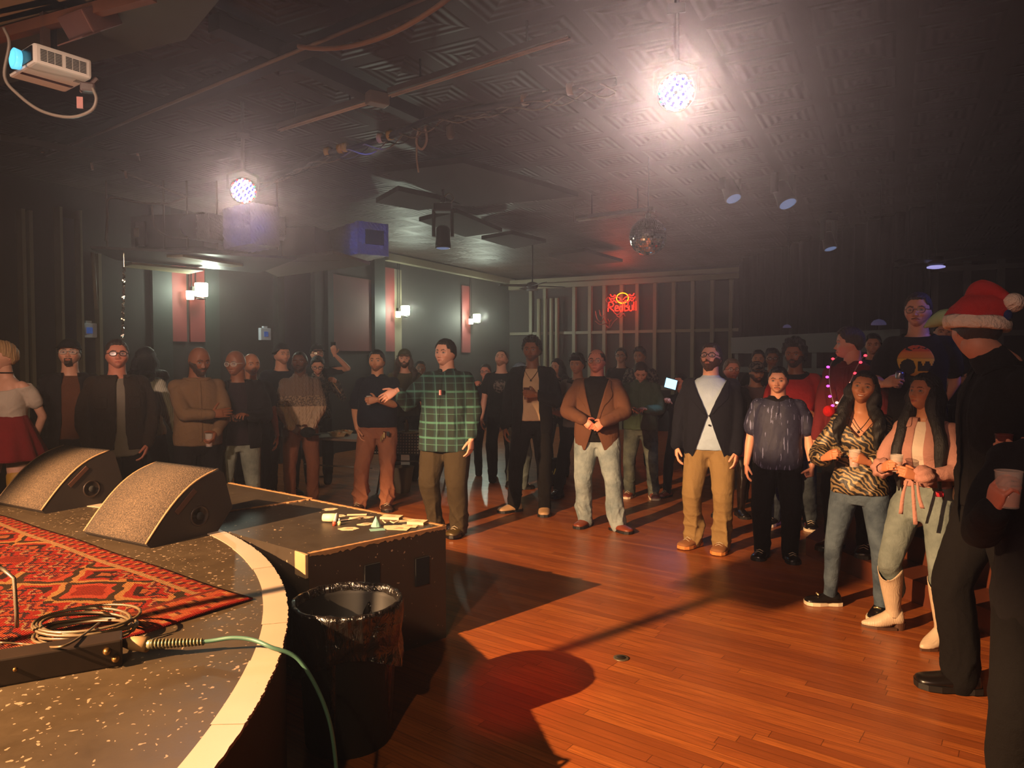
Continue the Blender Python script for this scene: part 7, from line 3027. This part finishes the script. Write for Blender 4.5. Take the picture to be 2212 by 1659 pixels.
# woman with cowboy boots
def ex_boots(i):
    K, root = i['K'], i['root']
    for s_, toe in ((-1, -1.0), (1, -.35)):
        an, kn = i['ank'][s_], i['knee'][s_]
        fz = an.z - .055 * K
        up = (kn - an)
        topc = an + up * .80
        b_ = MB()
        P_ = [an + Vector((0, 0, -.01)), an + up * .12, an + up * .35, an + up * .6, topc]
        rad = [.027, .0265, .033, .040, .045]
        n = 36
        V, Fc = [], []
        m_ = len(P_)
        SP = smooth_path(P_, 5)
        RR = np.interp(np.linspace(0, 1, len(SP)), np.linspace(0, 1, m_), rad)
        for k_, (p, r) in enumerate(zip(SP, RR)):
            q = k_ / (len(SP) - 1)
            for j in range(n):
                a_ = 2 * PI * j / n
                dip = .030 * K * (abs(math.cos(a_ + toe * .0)) ** 2 * -1 + .4) * (q ** 6)
                V.append((p.x + r * K * math.cos(a_), p.y + r * K * math.sin(a_), p.z - .0 + (.022 * K * math.cos(2 * a_)) * -(q ** 8) * -1))
        for k_ in range(len(SP) - 1):
            for j in range(n):
                Fc.append((k_ * n + j, k_ * n + (j + 1) % n, (k_ + 1) * n + (j + 1) % n, (k_ + 1) * n + j))
        b_.add(V, Fc)
        Mf = Matrix.Translation((an.x, an.y, fz)) @ Matrix.Rotation(toe, 4, 'Z')
        L = .155 * K
        prof = [(.22, .020, .040, .020), (.18, .027, .046, .04), (.05, .028, .046, .05), (-.10, .026, .040, .042), (-.25, .031, .030, .030), (-.42, .031, .020, .024), (-.58, .022, .014, .018), (-.70, .011, .012, .012), (-.74, .004, .012, .008)]
        V, Fc = [], []
        nn = 18
        for yy, wd, zc, hz_ in prof:
            for j in range(nn):
                a_ = 2 * PI * j / nn
                V.append((wd * K * math.cos(a_), yy * L, max((zc + hz_ * math.sin(a_)) * K, .010 * K + (.018 * K if yy > -.05 else 0))))
        for k_ in range(len(prof) - 1):
            for j in range(nn):
                Fc.append((k_ * nn + j, k_ * nn + (j + 1) % nn, (k_ + 1) * nn + (j + 1) % nn, (k_ + 1) * nn + j))
        Fc += [tuple(range(nn))[::-1], tuple((len(prof) - 1) * nn + j for j in range(nn))]
        k0 = len(b_.V)
        b_.add(V, Fc)
        b_.xf(Mf, k0)
        bo_ = b_.obj('boot', M_BOOT, root, True)
        md = bo_.modifiers.new('t', 'SOLIDIFY')
        md.thickness = .003
        so = MB()
        ol = [(.026, .05), (.031, -.25), (.031, -.42), (.020, -.60), (.004, -.75)]
        poly = [(x * K, y * L) for x, y in ol] + [(-x * K, y * L) for x, y in ol[::-1]]
        so.prism(poly, .0, .010 * K, M4=Mf)
        so.lathe([(.020 * K, 0), (.024 * K, .030 * K)], n=16, M4=Mf @ Matrix.Translation((0, .13 * L, 0)))
        so.obj('boot_sole', plain('brown_heel', '#4a3020', .5), root)
    # sleeve ruffles and ties
    for s_ in (-1, 1):
        A = i['arms'][s_]
        d = (A['wr'] - A['el']).normalized()
        b_ = MB()
        n = 40
        V, Fc = [], []
        Fm = frame(d, (0, 1, 0))
        M4 = Matrix.Translation(A['wr']) @ Fm.to_4x4()
        for k_, (zz, r) in enumerate(((-.10, .040), (-.06, .060), (-.02, .062), (.012, .045), (.02, .034))):
            for j in range(n):
                a_ = 2 * PI * j / n
                rr = r * (1 + .10 * math.sin(a_ * 7 + k_) * (1 if k_ < 4 else .3))
                V.append(M4 @ Vector((rr * math.cos(a_), rr * math.sin(a_), zz)))
        for k_ in range(4):
            for j in range(n):
                Fc.append((k_ * n + j, k_ * n + (j + 1) % n, (k_ + 1) * n + (j + 1) % n, (k_ + 1) * n + j))
        b_.add(V, Fc)
        b_.obj('sleeve_ruffle', T_PNK, root, True).modifiers.new('t', 'SOLIDIFY').thickness = .003
    w_ = i['arms'][1]['wr']
    for dx, ln, sl in ((-.035, .20, -.03), (-.005, .25, .02), (.02, .15, .03)):
        b_ = MB()
        P_ = smooth_path([w_ + Vector((dx, -.06, -.02)), w_ + Vector((dx + sl * .5, -.075, -.10)), w_ + Vector((dx + sl, -.06, -.02 - ln))], 6)
        V, Fc = [], []
        for k_, p in enumerate(P_):
            wd = .006 + .006 * k_ / len(P_)
            V += [p + Vector((-wd, 0, 0)), p + Vector((wd, .006, 0))]
        for k_ in range(len(P_) - 1):
            Fc.append((2 * k_, 2 * k_ + 1, 2 * k_ + 3, 2 * k_ + 2))
        b_.add(V, Fc)
        b_.obj('tie_ribbon', T_PNK, root, True).modifiers.new('t', 'SOLIDIFY').thickness = .002
    for s_ in (1,):
        p = i['head_xf'](np.array([[s_ * .345, .03, -.15]]))[0]
        MB().ball(tuple(p), .009, sub=2).obj('earring', plain('pearl', '#e8d8b8', .3), root, True)
    MB().box(i['U']((.075, -.085, .572)), (.045, .02, .035), .5, bev=.008).obj('red_charm', plain('red_berry', '#a81c2c', .5), root)


t = NT('tooled_cream_leather')
v = t.coords()
vo = t.n('TexWave', wave_type='RINGS', rings_direction='Z')
t.set(vo.inputs['Vector'], t.coords(scale=(1, 1, .6)))
vo.inputs['Scale'].default_value = 9
vo.inputs['Distortion'].default_value = 6
vo.inputs['Detail'].default_value = 1
nb_ = t.noise(v, 30, 3)
t.p('Base Color', t.mix(nb_, srgb('#ac9880'), srgb('#c0ac92')))
t.p('Roughness', .5)
t.bump(t.math('ADD', t.math('SINE', t.math('MULTIPLY', vo.outputs['Fac'], 9)), nb_), .2, .004)
M_BOOT = t.m

i_ = person('woman in a pink knit top, light jeans and cream cowboy boots', 2008, 811, 4.42, 0, -16, .95, fem=1, skin='tan', hair=('long', 'black', '#0e0908', .36, .5), head=(-26, 10),
            a={'base': 'cup', 'w': (-.095, -.16, .655)}, b={'base': 'cup', 'w': (-.030, -.185, .640), 'pole': (-1, .3, -.9)}, top=dict(kind='jacket', mat=T_PNK, inner=T_WHT, open=.020, hem=.585, ihem=.60, gr=.007, name='knit_top'),
            bottom=dict(mat=D_LGT, r=(.062, .042, .040), waist=.60, hem=.10, amp=.005), legs=walk((-.105, .02, .055), (.080, -.03, .055)), near=True, extra=ex_boots, sx=.02)
cup(i_, -1, 'short clear cup held in both hands by the woman in the pink top', C_CLEAR, .10, .036, C_AMB, off=(.02, 0, .02))
# shoulder bag
bp = world(i_, i_['U']((.165, .03, .575)))
t = empty('shoulder_bag', bp, i_['root'].rotation_euler.z + .25)
tag(t, 'cream leather shoulder bag hanging behind the woman in the pink top', 'bag')
M_BAG = plain('cream_bag_leather', '#c8a878', .45, bump=.1)
b_ = MB().prism([(-.13, -.06), (.13, -.02), (.12, .06), (.02, .045), (-.12, .03)], -.03, .03, M4=Matrix.Rotation(PI / 2, 4, 'X'))
o = b_.obj('bag_body', M_BAG, t)
md = o.modifiers.new('b', 'BEVEL')
md.width = .015
md.segments = 3
sp = [Vector((-.12, 0, .03)), Vector((-.14, -.0, .22)), Vector((-.09, .01, .40)), Vector((-.02, .05, .30)), Vector((.11, .02, .05))]
MB().tube(smooth_path(sp, 6), .007, 6).obj('strap', M_BAG, t, True)


# man in the elf hat, seen from behind
def ex_elf(i):
    root, hx0 = i['root'], i['head_xf']
    Rz = np.array([list(r) for r in Matrix.Rotation(math.radians(48), 3, 'Z')])

    def hx(P): return hx0(P @ Rz.T)
    b_ = MB()
    limb(b_, [i['U']((0, .012, .815)), i['U']((0, -.014, .845)), i['U']((0, -.034, .868))], [.052 * i['K'], .046 * i['K'], .041 * i['K']], 18)
    i['cloth']('coat_collar', b_, T_BLK, .002, 30)
    M_R, M_G, M_F = F('red_felt', '#b8201c', bump=.6), F('green_felt', '#93b48a', bump=.5), F('white_fur', '#e8dccb', bump=1.2, scale=120)
    # fur band
    pts = [(.40 * math.cos(a), .50 * math.sin(a) + .02, .10 - .10 * math.sin(a)) for a in np.linspace(0, 2 * PI, 33)]
    b_ = MB()
    V, Fc = [], []
    n, m_ = 40, 8
    for k_ in range(n):
        a = 2 * PI * k_ / n
        for j in range(m_):
            c = 2 * PI * j / m_
            r = 1 + .10 * math.cos(c)
            V.append((.47 * r * math.cos(a), .49 * r * math.sin(a) + .02, .12 - .06 * math.sin(a) + .125 * math.sin(c) * (1 + .04 * math.sin(a * 9))))
    for k_ in range(n):
        for j in range(m_):
            Fc.append((k_ * m_ + j, ((k_ + 1) % n) * m_ + j, ((k_ + 1) % n) * m_ + (j + 1) % m_, k_ * m_ + (j + 1) % m_))
    mesh_np('fur_band', hx(np.array(V)), Fc, M_F, root, True)
    # crown with folds
    b_ = MB()
    V, Fc = [], []
    rows = [(.48, .50, .18), (.48, .50, .32), (.42, .44, .46), (.29, .32, .58), (.12, .15, .64), (.01, .01, .65)]
    for k_, (rx, ry, z) in enumerate(rows):
        for j in range(n):
            a = 2 * PI * j / n
            f_ = 1 + .04 * math.sin(a * 5 + k_ * 1.3) * (1 if k_ < 5 else 0)
            V.append((rx * f_ * math.cos(a), ry * f_ * math.sin(a) + .02 + .04 * k_ * .5, z + .02 * math.sin(a * 3 + k_)))
    for k_ in range(len(rows) - 1):
        for j in range(n):
            Fc.append((k_ * n + j, k_ * n + (j + 1) % n, (k_ + 1) * n + (j + 1) % n, (k_ + 1) * n + j))
    mesh_np('hat_crown', hx(np.array(V)), Fc, M_R, root, True)
    # folded red roll across the top towards the pompom
    P_ = smooth_path([(-.1, -.05, .60), (.02, .1, .70), (.05, .30, .64), (.03, .50, .50)], 6)
    b2 = MB()
    b2.tube(P_, list(np.interp(np.linspace(0, 1, len(P_)), [0, .4, 1], [.16, .20, .10])), 14)
    mesh_np('hat_fold', hx(np.array([tuple(q) for q in b2.V])), b2.F, M_R, root, True)
    for nm, P0 in (('elf_ear', [(.0, -.36, .30), (.0, -.52, .29), (.0, -.70, .22), (.0, -.86, .14)]),):
        b2 = MB()
        P_ = smooth_path(P0, 5)
        b2.tube(P_, list(np.interp(np.linspace(0, 1, len(P_)), [0, .35, .7, 1], [.17, .19, .12, .02])), 14, squash=.8)
        k0 = 0
        mesh_np('elf_ear', hx(np.array([tuple(q) for q in b2.V])), b2.F, M_G, root, True)
    b2 = MB()
    b2.ball((.02, .60, .42), .17, sub=4)
    mesh_np('pompom', hx(np.array([tuple(q) for q in b2.V])), b2.F, M_F, root, True)
    b2 = MB()
    b2.ball((.1, .53, .20), (.10, .07, .10), sub=2)
    mesh_np('hat_patch', hx(np.array([tuple(q) for q in b2.V])), b2.F, F('blue_patch', '#20346c'), root, True)


i_ = person('man in a red elf hat with white pompom and black coat, turned away', 2166, 650, 3.55, 0, -64, .98, skin='fair', hair=('short', 'brown', BRN), head=(-90, -6), hsh=(0, -.055),
            a={'base': 'down', 'w': (-.14, .02, .47)}, b={'base': 'cup', 'w': (-.150, -.02, .625), 'pole': (-.2, 1, -.4), 'hd': (.2, -.7, .6)}, top=dict(kind='jacket', mat=T_BLK, inner=T_BLKT, open=.02, hem=.44, gr=.012, amp=.006), bottom=dict(mat=T_BLK, r=(.064, .048, .042), hem=-.024),
            legs=walk((-.07, -.045, .045), (.06, .10, .045)), shoes=('dress', L_BLK, None, {-1: -.1, 1: .2}), near=True, extra=ex_elf)
cup(i_, 1, 'brown cup held low by the man in the elf hat', plain('dark_red_cup', '#5a241c', .35), .12, .036, C_AMB)

i_ = person('person in a black coat with maroon cuffs cut by the right edge, holding a cup', 2300, 790, 2.55, 0, 10, .95, skin='red', hair=('short', 'brown', BRN), head=(-12, 0),
            a={'base': 'cup', 'w': (-.140, -.19, .72), 'hd': (.1, -.4, .9), 'pole': (-.2, .4, -1)}, b='down', top=dict(kind='jacket', mat=T_BLK2, inner=T_MAR, open=.03, hem=.38, gr=.018), bottom=dict(mat=T_BLK, r=(.068, .055, .052)), shoes=('shoe', L_BLK), near=True,
            extra=lambda i: MB().tube([i['arms'][-1]['el'] * .4 + i['arms'][-1]['wr'] * .6, i['arms'][-1]['wr'] * 1.0], [.050, .042], 16).obj('maroon_cuff', T_MAR, i['root'], True))
cup(i_, -1, 'clear ribbed cup in the hand at the right edge of the picture', C_CLEAR, .12, .040, C_AMB)

# ------------------------------------------------------------------ tables behind the front row
M_CLOTHC = NT('checked_black_cloth')
v = M_CLOTHC.coords()
x, y, z = M_CLOTHC.sep(v)
fx = M_CLOTHC.math('FRACT', M_CLOTHC.math('MULTIPLY', x, 26))
fz = M_CLOTHC.math('FRACT', M_CLOTHC.math('MULTIPLY', z, 26))
ck = M_CLOTHC.math('MULTIPLY', M_CLOTHC.math('LESS_THAN', fx, .45), M_CLOTHC.math('LESS_THAN', fz, .45))
M_CLOTHC.p('Base Color', M_CLOTHC.mix(ck, srgb('#14100e'), srgb('#a89c88')))
M_CLOTHC.p('Roughness', .9)


def table(p, rz, w_, d_, lab, cloth=None):
    t = empty('folding_table', p, rz)
    tag(t, lab, 'table', 'snack tables behind the front row')
    MB().box((0, 0, .735), (w_, d_, .03), bev=.006).obj('table_top', plain('grey_table_top', '#6e5c4e', .5), t)
    for sx_ in (-1, 1):
        for sy in (-1, 1):
            MB().tube([(sx_ * (w_ / 2 - .12), sy * (d_ / 2 - .06), .72), (sx_ * (w_ / 2 - .12), sy * (d_ / 2 - .06), .42), (sx_ * (w_ / 2 - .2), sy * (d_ / 2 - .06), 0)], .013, 8).obj('leg', plain('table_leg_grey', '#6a6258', .4, .5), t, True)
    MB().tube([(-w_ / 2 + .13, 0, .35), (w_ / 2 - .13, 0, .35)], .010, 8).obj('brace', MATS['table_leg_grey'], t, True)
    return t


tp = at_y(722, 945, 9.1)
table((tp.x, 9.25, 0), -.35, 1.3, .6, 'folding table with food trays between the knit sweater man and the polo man')
tp = at_y(900, 925, 9.4)
t2 = table((tp.x, 9.7, 0), -.1, 1.15, .6, 'snack table under a black checked cloth beside the plaid shirt man')
c_ = empty('tablecloth', (tp.x, 9.7, 0), -.1)
tag(c_, 'black cloth with small pale checks hanging over the snack table', 'tablecloth')
V, Fc = [], []
for k_, (x0, y0, zz) in enumerate(((.60, .32, .48), (.59, .31, .60), (.585, .305, .745), (.56, .28, .757), (.0, .0, .757))):
    for j in range(60):
        a = 2 * PI * j / 60
        ca, sa = math.cos(a), math.sin(a)
        q = max(abs(ca), abs(sa))
        w_ = 1 + (.012 * math.sin(j * 2.1) if k_ < 2 else 0)
        V.append((x0 * ca / q * w_, y0 * sa / q * w_, zz))
for k_ in range(4):
    for j in range(60):
        Fc.append((k_ * 60 + j, k_ * 60 + (j + 1) % 60, (k_ + 1) * 60 + (j + 1) % 60, (k_ + 1) * 60 + j))
mesh_np('cloth', V, Fc, M_CLOTHC.m, c_, False)
for px_, py_, D_, lab in ((728, 915, 9.15, 'foil food tray with pastries left of the polo man'), (742, 905, 9.35, 'second food tray with its lid folded back, behind the first')):
    q = at_y(px_, py_, D_)
    t = empty('food_tray', (q.x, D_, .752), -.3)
    tag(t, lab, 'food tray', 'food trays on the folding table')
    MB().lathe([(.10, 0), (.14, .05), (.15, .052), (.13, .05), (.09, .004), (.001, .004)], n=4, cap=False).obj('tray', plain('kraft_tray', '#a88c64', .6), t)
    b_ = MB()
    for k_ in range(9):
        b_.ball((random.uniform(-.07, .07), random.uniform(-.06, .06), .045), (.03, .022, .02), sub=2)
    b_.obj('food', plain('baked_food', '#9c6a34', .8, var=.3), t, True)
q = at_y(927, 918, 9.55)
t = empty('bowl', (q.x, 9.55, .76))
tag(t, 'small pale bowl on the checked cloth beside the plaid shirt', 'bowl')
MB().lathe([(.04, 0), (.075, .055), (.07, .055), (.035, .006), (.001, .006)], n=28, cap=False).obj('bowl_body', plain('pale_bowl', '#a8a890', .4), t, True)
q = at_y(905, 922, 9.5)
t = empty('snack_plate', (q.x - .12, 9.5, .76))
tag(t, 'wide plate of chips on the checked cloth left of the bowl', 'plate')
MB().lathe([(.10, 0), (.16, .015), (.155, .02), (.09, .006), (.001, .006)], n=28, cap=False).obj('plate', plain('pale_bowl', '#a8a890'), t, True)
b_ = MB()
for k_ in range(16):
    a, r = random.random() * 6.28, random.random() * .1
    b_.ball((r * math.cos(a), r * math.sin(a), .02), (.022, .018, .006), sub=1)
b_.obj('chips', plain('pale_chips', '#b0a880', .8), t, True)
q = at_y(878, 905, 9.6)
t = empty('bottle', (q.x, 9.6, .76))
tag(t, 'small amber bottle standing on the checked cloth behind the polo man', 'bottle')
MB().lathe([(.03, 0), (.03, .10), (.014, .14), (.014, .17)], n=20).obj('bottle_body', plain('amber_glass', '#8a6a3c', .15), t, True)
q = at_y(862, 1020, 9.0)
t = empty('waste_bin', (q.x, 9.3, 0))
tag(t, 'small beige tapered bin standing under the checked cloth', 'bin')
MB().lathe([(.09, 0), (.15, .34), (.14, .34), (.08, .01), (.001, .01)], n=28, cap=False).obj('bin_body', plain('beige_bin', '#6c5f48', .6), t, True)
# bag with yellow markings on the floor
q = at_y(1200, 1005, 9.6)
t = empty('backpack', (q.x, 9.8, 0), .3)
tag(t, 'black backpack with yellow markings on the floor behind the tall jacket man', 'backpack')
MB().box((0, 0, .19), (.30, .18, .38), bev=.05).obj('bag_body', T_BLK, t, True)
b_ = MB()
for k_ in range(4):
    b_.tube([(-.10 + .05 * k_, -.095, .14 + .03 * (k_ % 2)), (-.07 + .05 * k_, -.095, .22 + .03 * (k_ % 2))], .009, 6)
b_.obj('yellow_trim', plain('yellow_trim', '#b8a83c', .5), t, True)
# speaker on a pole on the stage, left of the frame: it throws the long soft shadow across the dance floor
t = empty('speaker_on_pole', (-2.80, 1.80, STZ), .7)
tag(t, 'black loudspeaker on a tripod pole standing on the stage outside the left edge', 'speaker')
MB().tube([(0, 0, 0), (0, 0, 1.75)], .022, 10).obj('pole', M_DK, t, True)
for k_ in range(3):
    a = k_ * 2.09
    MB().tube([(0, 0, .5), (.4 * math.cos(a), .4 * math.sin(a), .01)], .012, 6).obj('leg', M_DK, t, True)
MB().box((0, 0, 1.90), (.27, .27, .32), bev=.03).obj('cabinet', M_CAB, t)
